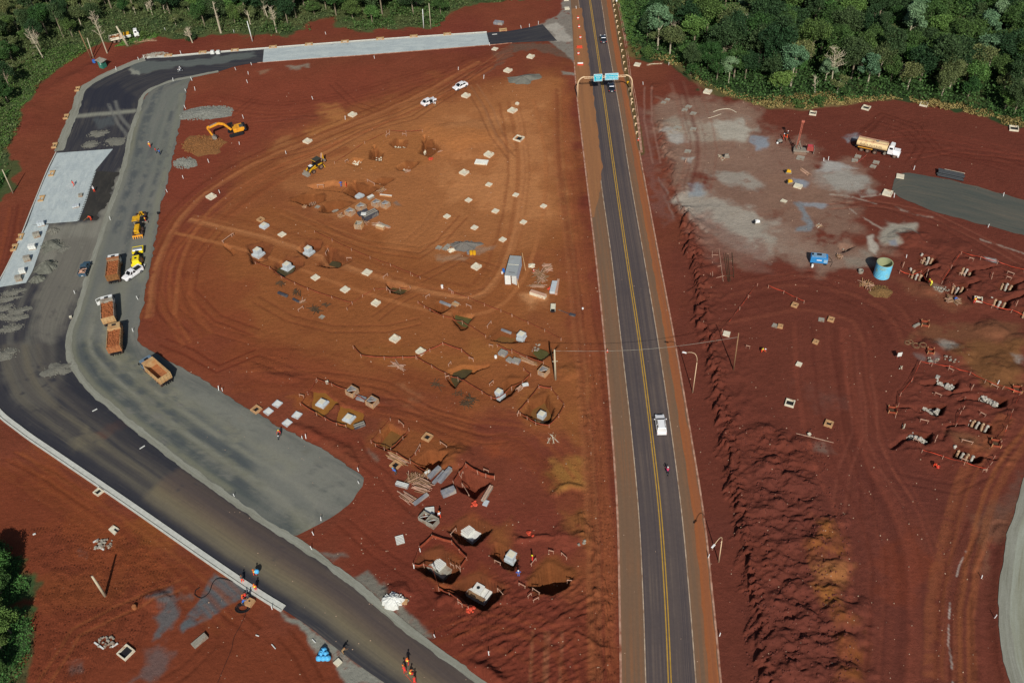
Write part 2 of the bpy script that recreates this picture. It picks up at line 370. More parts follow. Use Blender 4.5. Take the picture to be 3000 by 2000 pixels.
paint(P2([(2400, 480), (2520, 500), (2530, 560), (2440, 560)]), '#8b877d', 2.5, 2, 4, .8, seed=64, spot=.3, spot_wl=2)
for s_, pts, c, a, f in[('20', [(1320, 900), (1900, 900), (2200, 960), (2200, 1200), (2352, 1300), (2352, 1568), (1500, 1568), (1390, 1350), (1320, 1080)], '#7d6253', .75, 2.5), ('20', [(1380, 1100), (1800, 1120), (2180, 1180), (2160, 1280), (1900, 1300), (1500, 1300)], '#8e8273', .8, 1.5), ('20', [(1820, 1130), (2130, 1080), (2180, 1200), (2140, 1290), (1900, 1300)], '#9c978a', .75, 1.2), ('20', [(1400, 1190), (1500, 1200), (1620, 1300), (1560, 1340), (1440, 1280)], '#97938b', .8, 1), ('20', [(2190, 1230), (2330, 1260), (2352, 1360), (2250, 1380), (2180, 1300)], '#7c838a', .85, .7), ('20', [(1560, 1450), (1690, 1440), (1600, 1500)], '#9a9a92', .8, .6), ('30', [(0, 1200), (350, 1260), (500, 1450), (900, 1500), (1000, 1568), (0, 1568)], '#7a5d4f', .6, 2.5), ('30', [(680, 1260), (800, 1210), (820, 1260), (720, 1320)], '#767a7e', .85, .8), ('30', [(500, 1480), (640, 1500), (800, 1568), (420, 1568)], '#93908a', .9, 1), ('31', [(430, 0), (780, 0), (870, 80), (840, 190), (600, 170), (420, 90)], '#8c877e', .85, 1.4), ('31', [(0, 0), (430, 0), (560, 200), (500, 420), (0, 440)], '#7b5e4e', .5, 2), ('31', [(220, 60), (390, 100), (330, 160), (240, 120)], '#7c8289', .85, .6), ('31', [(280, 280), (560, 310), (500, 340), (330, 320)], '#80858a', .8, .5), ('31', [(250, 290), (310, 300), (400, 500), (390, 560), (250, 560), (250, 520), (330, 500)], '#6f7477', .85, .5), ('31', [(0, 480), (250, 520), (330, 640), (420, 740), (700, 760), (980, 780), (1000, 860), (800, 880), (330, 860), (0, 760)], '#80695b', .8, 2), ('31', [(640, 760), (1000, 780), (980, 850), (750, 860)], '#7f7467', .8, 1.2), ('31', [(1000, 620), (1090, 470), (1370, 480), (1370, 590), (1180, 600), (1180, 700), (1020, 680)], '#8b8578', .9, .8), ('31', [(1090, 640), (1170, 640), (1180, 690), (1100, 680)], '#70757d', .8, .5), ('31', [(900, 600), (950, 580), (1000, 700), (990, 780), (940, 740)], '#a39c8f', .8, .4), ('31', [(2000, 790), (2090, 810), (2100, 840), (2020, 830)], '#9a9c98', .9, .4), ('31', [(1520, 1060), (1640, 1090), (1600, 1120), (1530, 1090)], '#8e7a68', .7, .6), ('21', [(1500, 240), (1700, 190), (2000, 300), (2352, 450), (2352, 800), (2100, 700), (1850, 560), (1700, 420), (1560, 330)], '#8f877b', .85, 2.5), ('21', [(1620, 130), (1750, 130), (1740, 240), (1620, 240)], '#7e8487', .8, .8), ('21', [(1850, 0), (2150, 0), (2280, 130), (2250, 180), (2000, 120), (1850, 60)], '#8f8a7f', .7, 1.4), ('21', [(1620, 380), (1900, 480), (2300, 760), (2352, 860), (1900, 850), (1720, 600)], '#714e43', .6, 2.5), ('21', [(1340, 50), (1400, 150), (1440, 330), (1500, 450), (1400, 200)], '#8a7d73', .6, .5), ('32', [(1530, 0), (1700, 0), (1780, 60), (1650, 90), (1560, 50)], '#8d897f', .7, .8), ('32', [(2230, 90), (2352, 130), (2352, 200), (2260, 180)], '#8f8c84', .6, .8), ('32', [(1350, 140), (1550, 150), (1540, 190), (1380, 170)], '#77706c', .6, .8), ('32', [(430, 910), (560, 940), (610, 1010), (480, 1000)], '#6f5b50', .7, .8), ('32', [(300, 430), (640, 440), (620, 560), (330, 540)], '#5f4038', .5, 2.5)]:
 paint(GL(s_, pts), c, f*1.9, f*.9, 3.2, min(1, a*1.1), seed=int(s_)+len(pts)*3, spot=0.24, spot_wl=2.2)
for s_, pts in[('31', [(760, 350), (830, 420), (960, 480), (1040, 530)]), ('31', [(530, 215), (780, 240), (1000, 300)]), ('31', [(1150, 330), (1350, 400), (1500, 420)]), ('31', [(1950, 630), (2352, 760)]), ('31', [(1330, 180), (860, 240)])]:
 paint_line(GL(s_, pts), '#95897c', .5, .7, .3, .5, broken=.45)
paint_line(GL('33', [(1825, 355), (1760, 500), (1710, 650), (1680, 820), (1660, 1000), (1655, 1200), (1690, 1400), (1700, 1568)]), '#a7a096', .22, .9, .15, .1, broken=.5)
for s_, pts, c, a, f in[('03', [(1970, 560), (2352, 640), (2352, 760), (2150, 830), (1900, 980), (1680, 1100), (1650, 1050), (1800, 850)], '#53585a', .97, .4), ('03', [(1340, 780), (1600, 720), (1650, 800), (1640, 950), (1500, 1150), (1420, 1170), (1400, 950), (1500, 880)], '#565757', .9, .7), ('03', [(1660, 760), (1750, 760), (1740, 800), (1650, 810)], '#5a5654', .8, .6), ('03', [(1400, 1250), (1560, 1250), (1480, 1480), (1250, 1568), (1180, 1568), (1380, 1380)], '#5a5250', .7, 1.2), ('03', [(700, 350), (800, 400), (780, 430), (700, 400)], '#5c5552', .6, .6), ('03', [(620, 1400), (760, 1380), (740, 1470), (640, 1480)], '#5b5450', .5, .8), ('13', [(900, 600), (1020, 550), (1150, 640), (1200, 720), (1500, 1000), (1600, 1160), (1480, 1130), (1250, 900)], '#6c6a60', .95, .5), ('13', [(560, 360), (760, 400), (820, 420), (700, 440), (620, 430)], '#66625a', .8, .6), ('13', [(230, 920), (430, 1010), (760, 1240), (950, 1400), (1200, 1568), (850, 1568), (700, 1330), (560, 1270), (430, 1090), (300, 1010)], '#7c7d73', .95, .4), ('12', [(1020, 1000), (1110, 1050), (1110, 1110), (1060, 1090)], '#6a5a4e', .7, .5), ('12', [(1380, 390), (1520, 560), (1460, 600), (1300, 400)], '#8b5f42', .5, 1.2), ('10', [(290, 600), (480, 590), (510, 620), (330, 640)], '#7e7769', .8, .8), ('10', [(40, 650), (130, 630), (100, 670), (30, 690)], '#7d6450', .7, .8), ('10', [(2170, 480), (2352, 410), (2352, 520), (2180, 640), (2100, 700), (2230, 560)], '#64483a', .8, .8), ('20', [(0, 400), (300, 400), (560, 420), (560, 540), (420, 520), (200, 460), (0, 480)], '#5d4a3e', .85, .7), ('20', [(230, 240), (440, 120), (470, -60), (600, -60), (600, 600), (560, 560), (380, 410), (280, 330)], '#77736a', .9, .5), ('20', [(300, 250), (420, 200), (560, 360), (520, 400), (400, 380), (380, 300)], '#a09b90', .7, .8), ('20', [(460, 655), (590, 670), (580, 700), (480, 690)], '#7b776d', .9, .4), ('11', [(1250, 300), (1290, 280), (1330, 320), (1270, 325)], '#6f6359', .7, .4), ('11', [(2000, 680), (2200, 700), (2180, 740), (2000, 760)], '#8a7360', .7, .7), ('11', [(1650, 780), (2000, 770), (1900, 830), (1720, 820)], '#90765f', .6, .8), ('20', [(1120, 930), (1240, 1000), (1330, 1568), (1180, 1568)], '#6f4a40', .6, 1.5), ('21', [(1230, 0), (1350, 60), (1450, 400), (1400, 500), (1280, 250)], '#704c43', .6, 1.5), ('33', [(1900, 50), (2352, -150), (2352, 30), (2250, 60), (1950, 560)], '#6c4a38', .6, 1.2), ('32', [(2150, 1450), (2352, 1150), (2352, 1568), (2000, 1568)], '#5f443a', .6, 1)]:
 paint(GL(s_, pts), c, f*1.6, f*.8, 2.0, a, seed=int(s_)+len(pts)*5, spot=0.25, spot_wl=1.6)
GREEN={'left':P2([(-200, 640), (0, 560), (25, 440), (58, 354), (70, 300), (110, 255), (150, 217), (190, 185), (271, 140), (306, 115), (376, 137), (478, 105), (542, 121), (590, 105), (638, 99), (750, 101), (845, 104), (893, 80), (930, 55), (986, 57), (992, 83), (1053, 94), (1133, 86), (1260, 84), (1292, 64), (1320, 35), (1388, 12), (1500, 3), (1640, -10), (1650, -220), (-500, -220), (-500, 700)]), 'right':P2([(1845, -220), (1825, 0), (1832, 60), (1845, 120), (1850, 165), (1875, 172), (1962, 179), (1990, 195), (2010, 225), (2090, 268), (2170, 287), (2250, 307), (2330, 316), (2345, 322), (2440, 308), (2560, 292), (2650, 291), (2760, 306), (2890, 345), (3000, 373), (3250, 450), (3500, -220)]), 'corner':P2([(-200, 1560), (0, 1577), (25, 1600), (60, 1628), (72, 1680), (110, 1685), (105, 1712), (85, 1740), (0, 1790), (50, 1790), (95, 1840), (90, 1920), (55, 2000), (40, 2150), (-200, 2150)]), 'nook':P2([(-60, 905), (10, 925), (40, 940), (20, 1000), (-60, 1060)])}
GREEN['nook']=P2([(-100, 480), (5, 480), (14, 520), (0, 560), (-100, 580)])
for k, c1, c2 in(('left', '#47502f', '#35472a'), ('right', '#2c3d22', '#2a3a20'), ('corner', '#3a4c2a', '#33452a')):
 paint(GREEN[k], c1, 1.5, 1.6, 4, 1.0, seed=21, ripple=0)
 paint(GREEN[k], c2, 1.0, 1.0, 4, 0.8, seed=22, spot=0.5, spot_wl=7)
 paint(GREEN[k], '#5c5a38', 1.0, 1.0, 4, 0.6, seed=29, spot=0.62, spot_wl=5)
paint(P2([(-20, 430), (60, 480), (40, 560), (-20, 600)]), '#3c4a2b', 1, 1, 3, .9)
paint(GL('20', [(960, -60), (1110, -60), (1160, 200), (1150, 400), (1180, 520), (1090, 520), (1050, 350)]), '#4f6435', .8, .8, 2, .95, ripple=0)
paint(GL('20', [(1060, 420), (1160, 400), (1200, 530), (1090, 560)]), '#6a4a30', .8, .8, 2, .6)
paint_line(GL('20', [(925, -40), (960, 250), (1030, 650), (1080, 900), (1150, 1250), (1170, 1400)]), '#544a2c', 2.6, .85, .5, .3)
paint_line(GL('30', [(0, 960), (300, 985), (620, 950), (900, 910)]), '#6f6040', 3.0, .8, 1.2, .8)
paint_line(GL('20', [(1500, 570), (1850, 840), (2100, 890), (2352, 960)]), '#5f5636', 3.0, .7, 1.2, .8)
for s_, pts, r in[('03', [(150, 200), (700, 120), (1500, 350), (1750, 600), (1350, 800), (1250, 1150), (1150, 1500), (250, 1568), (330, 700), (250, 400)], 1.0), ('13', [(1700, 850), (2352, 700), (2352, 1300), (1900, 1350), (1700, 1100)], .6), ('23', [(700, 0), (950, 0), (980, 1568), (780, 1568)], .8), ('22', [(650, 200), (880, 200), (950, 1568), (700, 1568)], .7), ('22', [(300, 1050), (650, 1050), (640, 1350), (300, 1350)], .6), ('33', [(800, 500), (1100, 500), (1100, 900), (800, 900)], .4), ('12', [(0, 100), (400, 100), (400, 380), (0, 380)], .6), ('30', [(820, 1100), (1400, 1100), (1500, 1350), (1200, 1250), (900, 1250)], .5), ('33', [(1500, 0), (2100, 0), (2000, 500), (1800, 1568), (1600, 1568)], .4)]:
 paint(GL(s_, pts), None, 3, 2, 5, 1, ripple=r)
at_x0=lambda y:np.interp(y, [50, 83, 120, 170, 300], [21, 24.5, 27, 29, 34])
_k=sm((COL[..., 0]-COL[..., 1]*1.4)*12)[..., None]
_r=sm((XX-at_x0(YY))/6+.5)[..., None]
COL[..., :3]*=1+_k*((1-_r)*(np.array([1.04, 1.02, .99])-1)+_r*(np.array([.99, 1.03, 1.03])-1))
def smooth_line_(P):
 out=[]
 for i in range(len(P)-1):
  for j in range(8):out.append(cr(P, i+j/8))
 return out+[tuple(P[-1][:2])]
def cr(p, t):
 n=len(p);i=min(int(t), n-2);u=t-i
 a, b, c, d=p[max(0, i-1)], p[i], p[i+1], p[min(n-1, i+2)]
 return tuple(.5*(2*b[k]+(c[k]-a[k])*u+(2*a[k]-5*b[k]+4*c[k]-d[k])*u*u+(-a[k]+3*b[k]-3*c[k]+d[k])*u**3)for k in range(2))
HT+=0.05*fbm(XX/1.3, YY/1.2, 3, 50)*sm(fbm(XX/12, YY/12, 3, 49)*5+.4)+0.10*fbm(XX/5, YY/5, 4, 51)+0.22*fbm(XX/18, YY/18, 3, 52)
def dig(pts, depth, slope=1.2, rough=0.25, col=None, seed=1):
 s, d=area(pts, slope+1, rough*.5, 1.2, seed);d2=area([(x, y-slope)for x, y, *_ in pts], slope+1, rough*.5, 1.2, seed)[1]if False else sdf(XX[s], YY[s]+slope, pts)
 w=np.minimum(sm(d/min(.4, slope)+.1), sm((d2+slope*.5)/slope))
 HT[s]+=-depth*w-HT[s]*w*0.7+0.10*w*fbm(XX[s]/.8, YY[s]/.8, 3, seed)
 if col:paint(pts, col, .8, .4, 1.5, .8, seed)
def mound(p, r, h, sharp=1.0, rough=0.5, ax=1.0, rz=0.0, col=None, seed=0):
 s=box_of([p], r*2+2);dx=XX[s]-p[0];dy=YY[s]-p[1]
 u=(dx*math.cos(rz)+dy*math.sin(rz))/ax;v=-dx*math.sin(rz)+dy*math.cos(rz)
 wob=1+rough*fbm(XX[s]/(r*.8), YY[s]/(r*.8), 3, seed+60)*1.6
 q=np.clip(1-np.sqrt(u*u+v*v)/(r*wob), 0, 1)
 hh=h*(q**1.1*(1.6-.6*q))
 HT[s]=np.maximum(HT[s], HT[s]*.3+hh*(1+.35*rough*fbm(XX[s]/.9, YY[s]/.9, 4, seed+70)*2)*(q>0))
def ridge(pts, width, h, seed=0, lump=1.0, wl=1.6):
 s=box_of(pts, width*2+1);X, Y=XX[s], YY[s]
 dx=fbm(X/wl, Y/wl, 3, seed)*1.6*lump;dy=fbm(X/wl+5, Y/wl, 3, seed+3)*1.6*lump
 d=segdist(X+dx, Y+dy, pts)
 q=sm(1-d/width)
 HT[s]+=h*q*(0.55+lump*1.5*np.clip(fbm(X/wl, Y/wl, 3, seed+8)+.3, 0, 1))
def trench(pts, width, depth, seed=0):
 s=box_of(pts, width*2+1);X=XX[s]+fbm(XX[s]/1.5, YY[s]/1.5, 3, seed)*.7;Y=YY[s]+fbm(XX[s]/1.5, YY[s]/1.5, 3, seed+2)*.7
 HT[s]-=depth*sm((width/2+.25-segdist(X, Y, pts))/.5)
W1=GL('20', [(1270, 760), (1310, 960)]);W2=GL('20', [(1330, 1100), (1350, 1200), (1385, 1330), (1450, 1568)])+GL('21', [(1470, 60), (1490, 290)])
W3=GL('21', [(1520, 320), (1570, 420), (1610, 620), (1660, 830), (1690, 1000), (1720, 1150), (1730, 1400), (1760, 1568)])+GL('22', [(1800, 130), (1840, 330), (1880, 520), (1930, 700), (1960, 900), (2000, 1180), (2040, 1450)])+GL('23', [(2100, 100), (2140, 300), (2190, 700), (2220, 1000), (2240, 1200), (2300, 1568), (2350, 2000)])
def scarp(pts, h, back=3.5, seed=0, jag=1.6):
 """broken step: higher on the right, a jagged face towards the highway"""
 s=box_of(pts, 9);X, Y=XX[s], YY[s];o=np.argsort([p[1]for p in pts]);py=np.array([pts[i][1]for i in o]);px=np.array([pts[i][0]for i in o])
 for q, (off, hh, wl)in enumerate(((0, 1., 1.2), (.9, .55, .7), (-.8, .45, .9))):
  u=X*.8+Y*.6;v=(Y*.8-X*.6);n=fbm(v/wl, u/(wl*3), 3, seed+q*7)*4.2*jag
  d=X-np.interp(Y, py, px)-off+n;end=sm((Y-py[0])/2)*sm((py[-1]-Y)/2)
  HT[s]+=h*hh*(.55+1.2*np.clip(fbm(X/1.2, Y/2.2, 3, seed+q)+.3, 0, 1))*sm(d/.3)*np.exp(-np.clip(d, 0, 50)/(back*(.25+.75*(q==0))))*end
scarp(W1, .4, 2, 3, .4);scarp(W2, .55, 2.5, 4, .7);scarp(W3, 1.05, 4.0, 5, 1.15);ridge(W3, 1.6, .3, 6, 1.1, 1.2)
for k, (s_, x, y, r, h)in enumerate([('33', 560, 150, 3.3, 1.5), ('33', 530, 320, 3.3, 1.5), ('33', 560, 520, 3.4, 1.4), ('33', 560, 760, 3.6, 1.6), ('33', 700, 960, 3.6, 1.5), ('33', 730, 1190, 3.4, 1.3), ('33', 690, 1480, 3.6, 1.5), ('33', 230, 290, 2.6, 1.0), ('33', 330, 1010, 2.8, 1.5), ('33', 130, 1190, 3.0, 1.5), ('33', 350, 1230, 3.0, 1.5), ('33', 170, 1480, 3.2, 1.6), ('33', 60, 880, 3.0, 1.6), ('33', 240, 710, 2.6, .9), ('33', 100, 610, 2.6, .8), ('33', 60, 420, 2.6, .9), ('33', 410, 1480, 2.8, 1.4), ('33', 250, 130, 2.4, .7), ('33', 500, 1260, 2.4, .9), ('33', 60, 1350, 2.5, .9), ('32', 110, 920, 2.8, 1.2), ('32', 330, 1110, 2.6, 1.0), ('32', 230, 1320, 3.2, 1.5), ('32', 60, 1500, 3.6, 1.8), ('32', 20, 1180, 3.0, 1.2), ('32', 400, 1560, 2.6, 1.0), ('32', 270, 960, 2.4, 1.0), ('32', 150, 1150, 2.2, .6), ('32', 380, 1330, 2.0, .6), ('22', 2180, 850, 2.4, 1.0), ('22', 2320, 830, 2.4, 1.1), ('22', 2300, 1230, 2.8, 1.1), ('22', 2230, 1060, 2.2, .6), ('22', 2310, 1560, 3.0, 1.2), ('22', 2280, 1400, 2.4, .8), ('22', 2120, 1320, 2.0, .6), ('23', 2330, 320, 2.4, .8), ('23', 2300, 640, 2.4, .7), ('31', 1300, 640, 4.2, 1.5), ('31', 1200, 640, 2.6, 1.0), ('31', 1600, 720, 2.6, .6), ('31', 1180, 760, 2.5, .6)]):
 mound(G(s_, x, y-12), r*0.86, h*0.62, seed=k, rough=1.1, ax=1.25, rz=.2)
s_=box_of(GL('33', [(-100, -700), (900, 1568)]), 6)
wq=sm(sdf(XX[s_], YY[s_], P2([(2170, 1240), (2290, 1240), (2400, 1340), (2440, 1500), (2490, 1700), (2540, 2100), (2270, 2100), (2220, 1800), (2180, 1500)]))/3)
HT[s_]+=wq*(1.3*np.abs(fbm(XX[s_]/2.8, YY[s_]/2.1, 5, 77, .6))*1.7+.9*np.clip(fbm(XX[s_]/.8, YY[s_]/.6, 4, 78, .65), 0, 1))
for q in(P2([(2690, 720), (2760, 690), (3050, 780), (3080, 950), (2900, 930), (2640, 800)]), P2([(2640, 1070), (2820, 1050), (3060, 1130), (3000, 1400), (2700, 1380), (2580, 1300)])):
 s_=box_of(q, 5);wq=sm(sdf(XX[s_], YY[s_], q)/4);HT[s_]+=wq*(.75*np.abs(fbm(XX[s_]/3.6, YY[s_]/2.4, 5, 97, .6))*2+.3*np.clip(fbm(XX[s_]/.8, YY[s_]/.7, 3, 98), 0, 1))
ridge(GL('00', [(60, 1568), (200, 1300), (330, 1000), (480, 830), (700, 700), (850, 620)]), 5.0, .7, 9, .5, 5)
ridge(GL('33', [(2130, 130), (2010, 300), (1930, 520), (1910, 760), (1925, 1000), (1935, 1200), (1945, 1568)]), 1.2, .35, 13, .4, 2)
trench(GL('33', [(2160, 150), (2070, 350), (2010, 600), (2000, 900), (2010, 1300), (2060, 1568)]), 3.0, .35, 3)
ridge(GL('12', [(300, 800), (470, 830), (640, 930), (800, 1000), (880, 1120)]), 1.8, .4, 15, .9, 1.4)
ridge(GL('12', [(0, 260), (150, 320), (330, 330)]), 2.0, .3, 16, .8, 1.6)
ridge(GL('22', [(400, 1400), (450, 1345), (530, 1320), (620, 1345)]), 1.0, .75, 17, .2)
ridge(GL('13', [(1990, 1440), (2080, 1440), (2150, 1500), (2220, 1560)]), 1.6, 1.3, 18, .4)
ridge(GL('23', [(600, 1120), (680, 1160), (760, 1210), (860, 1270)]), .7, .4, 19, .6)
ridge(GL('13', [(1690, 810), (1740, 780), (1820, 790), (1850, 830)]), 1.0, .7, 20, .6)
for k, (a, b, cc)in enumerate([((1450, 230), (1500, 270), .5), ((640, 210), (760, 250), .6)]):ridge(GL('23', [(a[0]%700, a[1]), (b[0]%700, b[1])]), .7, .4, 30+k, .8)
s_=box_of(P2([(1130, 1560), (1790, 2000)]), 4)
wq=sm(sdf(XX[s_], YY[s_], P2([(1320, 1730), (1480, 1640), (1700, 1640), (1790, 1750), (1790, 2100), (1480, 2100), (1250, 1850)]))/4)
HT[s_]+=wq*(.75*np.abs(fbm((XX[s_]*.8+YY[s_]*.5)/4, (YY[s_]*.8-XX[s_]*.5)/1.1, 5, 87, .62))*2+.3*np.clip(fbm(XX[s_]/.7, YY[s_]/.6, 3, 88), 0, 1))
ridge(P2([(1700, 1510), (1740, 1620), (1765, 1750), (1770, 1830), (1785, 1900), (1780, 2100)]), 1.3, .35, 23, 1.2, 1.1)
mound(G('10', 1950, 1275), 9, .9, rough=.3, ax=1.5, seed=5)
mound(G('10', 380, 1150), 5, .35, ax=1.8, rz=.4, seed=6)
mound(G('21', 520, 320), 4, .3, seed=9)
ridge(GL('22', [(600, 200), (640, 500), (620, 620), (700, 800)]), .9, .25, 24, 1.0, 1.2)
for k, (s_, x, y, r, h)in enumerate([('32', 1500, 60, 3, .7), ('32', 1750, 130, 3, .7), ('32', 2150, 280, 4, .9), ('32', 2260, 300, 3, .7), ('31', 2050, 1470, 4, .9), ('32', 2300, 30, 3, .6), ('31', 1460, 1110, 2.5, .5), ('31', 1930, 1270, 2.6, .5), ('31', 1760, 690, 2.5, .4), ('32', 1650, 900, 2.2, .5), ('32', 1560, 960, 2, .5), ('32', 1780, 400, 2, .5), ('03', 1440, 800, 2.4, .7), ('13', 1270, 800, 2.6, 1.1), ('12', 1830, 1080, 3, 1.0), ('12', 1870, 1020, 2, .6), ('12', 735, 610, 2, .45), ('22', 530, 300, 2.5, .5), ('23', 480, 240, 3, .6), ('23', 640, 250, 2, .5)]):
 mound(G(s_, x, y-8), r, h, seed=80+k, rough=.9)
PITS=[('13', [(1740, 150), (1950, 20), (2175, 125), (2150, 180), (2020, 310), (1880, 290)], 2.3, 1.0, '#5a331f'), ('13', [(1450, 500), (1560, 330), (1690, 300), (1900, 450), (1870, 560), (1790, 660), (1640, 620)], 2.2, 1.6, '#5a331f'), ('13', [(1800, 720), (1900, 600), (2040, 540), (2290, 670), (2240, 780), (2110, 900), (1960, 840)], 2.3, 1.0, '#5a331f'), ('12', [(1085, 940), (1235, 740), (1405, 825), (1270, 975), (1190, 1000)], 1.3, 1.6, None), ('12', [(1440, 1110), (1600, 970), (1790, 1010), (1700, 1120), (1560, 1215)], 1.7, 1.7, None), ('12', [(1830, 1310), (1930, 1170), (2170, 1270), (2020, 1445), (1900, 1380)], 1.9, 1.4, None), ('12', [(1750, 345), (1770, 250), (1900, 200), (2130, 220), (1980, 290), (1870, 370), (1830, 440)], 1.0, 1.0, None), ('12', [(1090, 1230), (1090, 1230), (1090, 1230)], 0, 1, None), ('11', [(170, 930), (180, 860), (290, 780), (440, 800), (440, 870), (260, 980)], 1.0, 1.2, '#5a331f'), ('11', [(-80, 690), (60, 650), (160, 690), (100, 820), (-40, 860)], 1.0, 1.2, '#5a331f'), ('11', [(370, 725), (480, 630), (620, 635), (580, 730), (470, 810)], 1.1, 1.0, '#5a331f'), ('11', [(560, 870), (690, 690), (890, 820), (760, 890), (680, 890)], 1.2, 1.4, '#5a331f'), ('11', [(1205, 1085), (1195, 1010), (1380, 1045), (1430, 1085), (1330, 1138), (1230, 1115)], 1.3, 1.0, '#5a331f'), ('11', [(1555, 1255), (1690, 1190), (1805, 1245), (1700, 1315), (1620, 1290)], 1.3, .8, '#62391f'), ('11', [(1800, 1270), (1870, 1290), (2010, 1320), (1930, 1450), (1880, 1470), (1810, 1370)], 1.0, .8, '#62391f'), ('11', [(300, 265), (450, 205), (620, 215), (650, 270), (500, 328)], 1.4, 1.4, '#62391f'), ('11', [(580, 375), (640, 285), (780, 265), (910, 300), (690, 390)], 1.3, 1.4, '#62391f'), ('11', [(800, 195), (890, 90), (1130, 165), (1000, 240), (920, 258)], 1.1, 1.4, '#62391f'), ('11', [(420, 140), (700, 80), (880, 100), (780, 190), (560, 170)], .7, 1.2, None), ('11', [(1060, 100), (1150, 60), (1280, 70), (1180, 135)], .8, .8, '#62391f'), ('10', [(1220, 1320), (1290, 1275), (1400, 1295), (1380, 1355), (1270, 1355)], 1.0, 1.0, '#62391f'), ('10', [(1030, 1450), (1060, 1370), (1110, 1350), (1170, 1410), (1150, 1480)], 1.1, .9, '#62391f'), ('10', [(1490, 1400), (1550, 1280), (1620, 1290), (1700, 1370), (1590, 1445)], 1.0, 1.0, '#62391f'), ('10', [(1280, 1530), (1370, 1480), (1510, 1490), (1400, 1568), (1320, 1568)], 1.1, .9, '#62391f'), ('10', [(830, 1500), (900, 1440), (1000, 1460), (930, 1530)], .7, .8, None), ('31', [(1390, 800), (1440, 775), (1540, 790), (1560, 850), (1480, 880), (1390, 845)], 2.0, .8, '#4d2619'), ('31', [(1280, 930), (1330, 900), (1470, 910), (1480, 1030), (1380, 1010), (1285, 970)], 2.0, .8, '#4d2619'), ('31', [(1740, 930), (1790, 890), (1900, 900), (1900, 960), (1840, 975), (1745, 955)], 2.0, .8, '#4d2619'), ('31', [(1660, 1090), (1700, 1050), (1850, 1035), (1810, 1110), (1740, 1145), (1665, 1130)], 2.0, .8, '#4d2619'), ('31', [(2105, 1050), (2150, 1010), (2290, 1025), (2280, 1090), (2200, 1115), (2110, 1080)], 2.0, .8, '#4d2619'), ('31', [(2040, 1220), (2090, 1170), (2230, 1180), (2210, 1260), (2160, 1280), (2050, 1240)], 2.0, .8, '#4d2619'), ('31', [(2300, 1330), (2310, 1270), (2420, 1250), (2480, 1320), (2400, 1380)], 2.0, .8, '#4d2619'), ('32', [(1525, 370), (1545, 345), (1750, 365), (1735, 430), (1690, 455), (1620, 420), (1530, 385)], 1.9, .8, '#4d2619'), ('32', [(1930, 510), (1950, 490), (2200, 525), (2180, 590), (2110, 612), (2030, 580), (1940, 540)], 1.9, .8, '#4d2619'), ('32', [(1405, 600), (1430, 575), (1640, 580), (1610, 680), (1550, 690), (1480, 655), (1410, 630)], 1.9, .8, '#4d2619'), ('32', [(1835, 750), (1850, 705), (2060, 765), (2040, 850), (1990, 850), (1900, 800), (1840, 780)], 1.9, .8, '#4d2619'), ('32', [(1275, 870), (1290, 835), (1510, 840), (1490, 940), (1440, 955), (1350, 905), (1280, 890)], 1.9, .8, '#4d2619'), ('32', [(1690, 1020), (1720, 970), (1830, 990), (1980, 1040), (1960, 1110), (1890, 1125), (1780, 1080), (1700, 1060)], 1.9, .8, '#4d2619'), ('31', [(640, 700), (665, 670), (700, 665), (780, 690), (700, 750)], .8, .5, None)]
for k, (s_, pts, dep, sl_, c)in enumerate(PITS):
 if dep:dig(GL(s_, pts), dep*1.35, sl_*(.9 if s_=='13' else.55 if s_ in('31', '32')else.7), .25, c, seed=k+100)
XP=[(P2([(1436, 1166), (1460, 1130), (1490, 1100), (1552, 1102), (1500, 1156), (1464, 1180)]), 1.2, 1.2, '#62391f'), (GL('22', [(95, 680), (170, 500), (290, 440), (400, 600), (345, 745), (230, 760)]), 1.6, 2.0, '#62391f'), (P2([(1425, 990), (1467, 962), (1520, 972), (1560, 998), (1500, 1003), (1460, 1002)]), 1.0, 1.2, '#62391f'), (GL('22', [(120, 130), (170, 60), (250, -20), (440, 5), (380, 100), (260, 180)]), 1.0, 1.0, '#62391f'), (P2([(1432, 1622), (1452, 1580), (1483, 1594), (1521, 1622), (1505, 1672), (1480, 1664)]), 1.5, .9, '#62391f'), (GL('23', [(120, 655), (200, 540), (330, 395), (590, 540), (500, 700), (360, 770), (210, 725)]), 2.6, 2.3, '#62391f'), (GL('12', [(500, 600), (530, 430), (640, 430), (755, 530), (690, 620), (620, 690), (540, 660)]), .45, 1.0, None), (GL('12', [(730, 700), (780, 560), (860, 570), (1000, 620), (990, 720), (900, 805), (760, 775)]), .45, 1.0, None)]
for k, (pts, dep, sl_, c)in enumerate(XP):dig(pts, dep*(1 if c is None else 1.2), sl_, .3, c, seed=k+200)
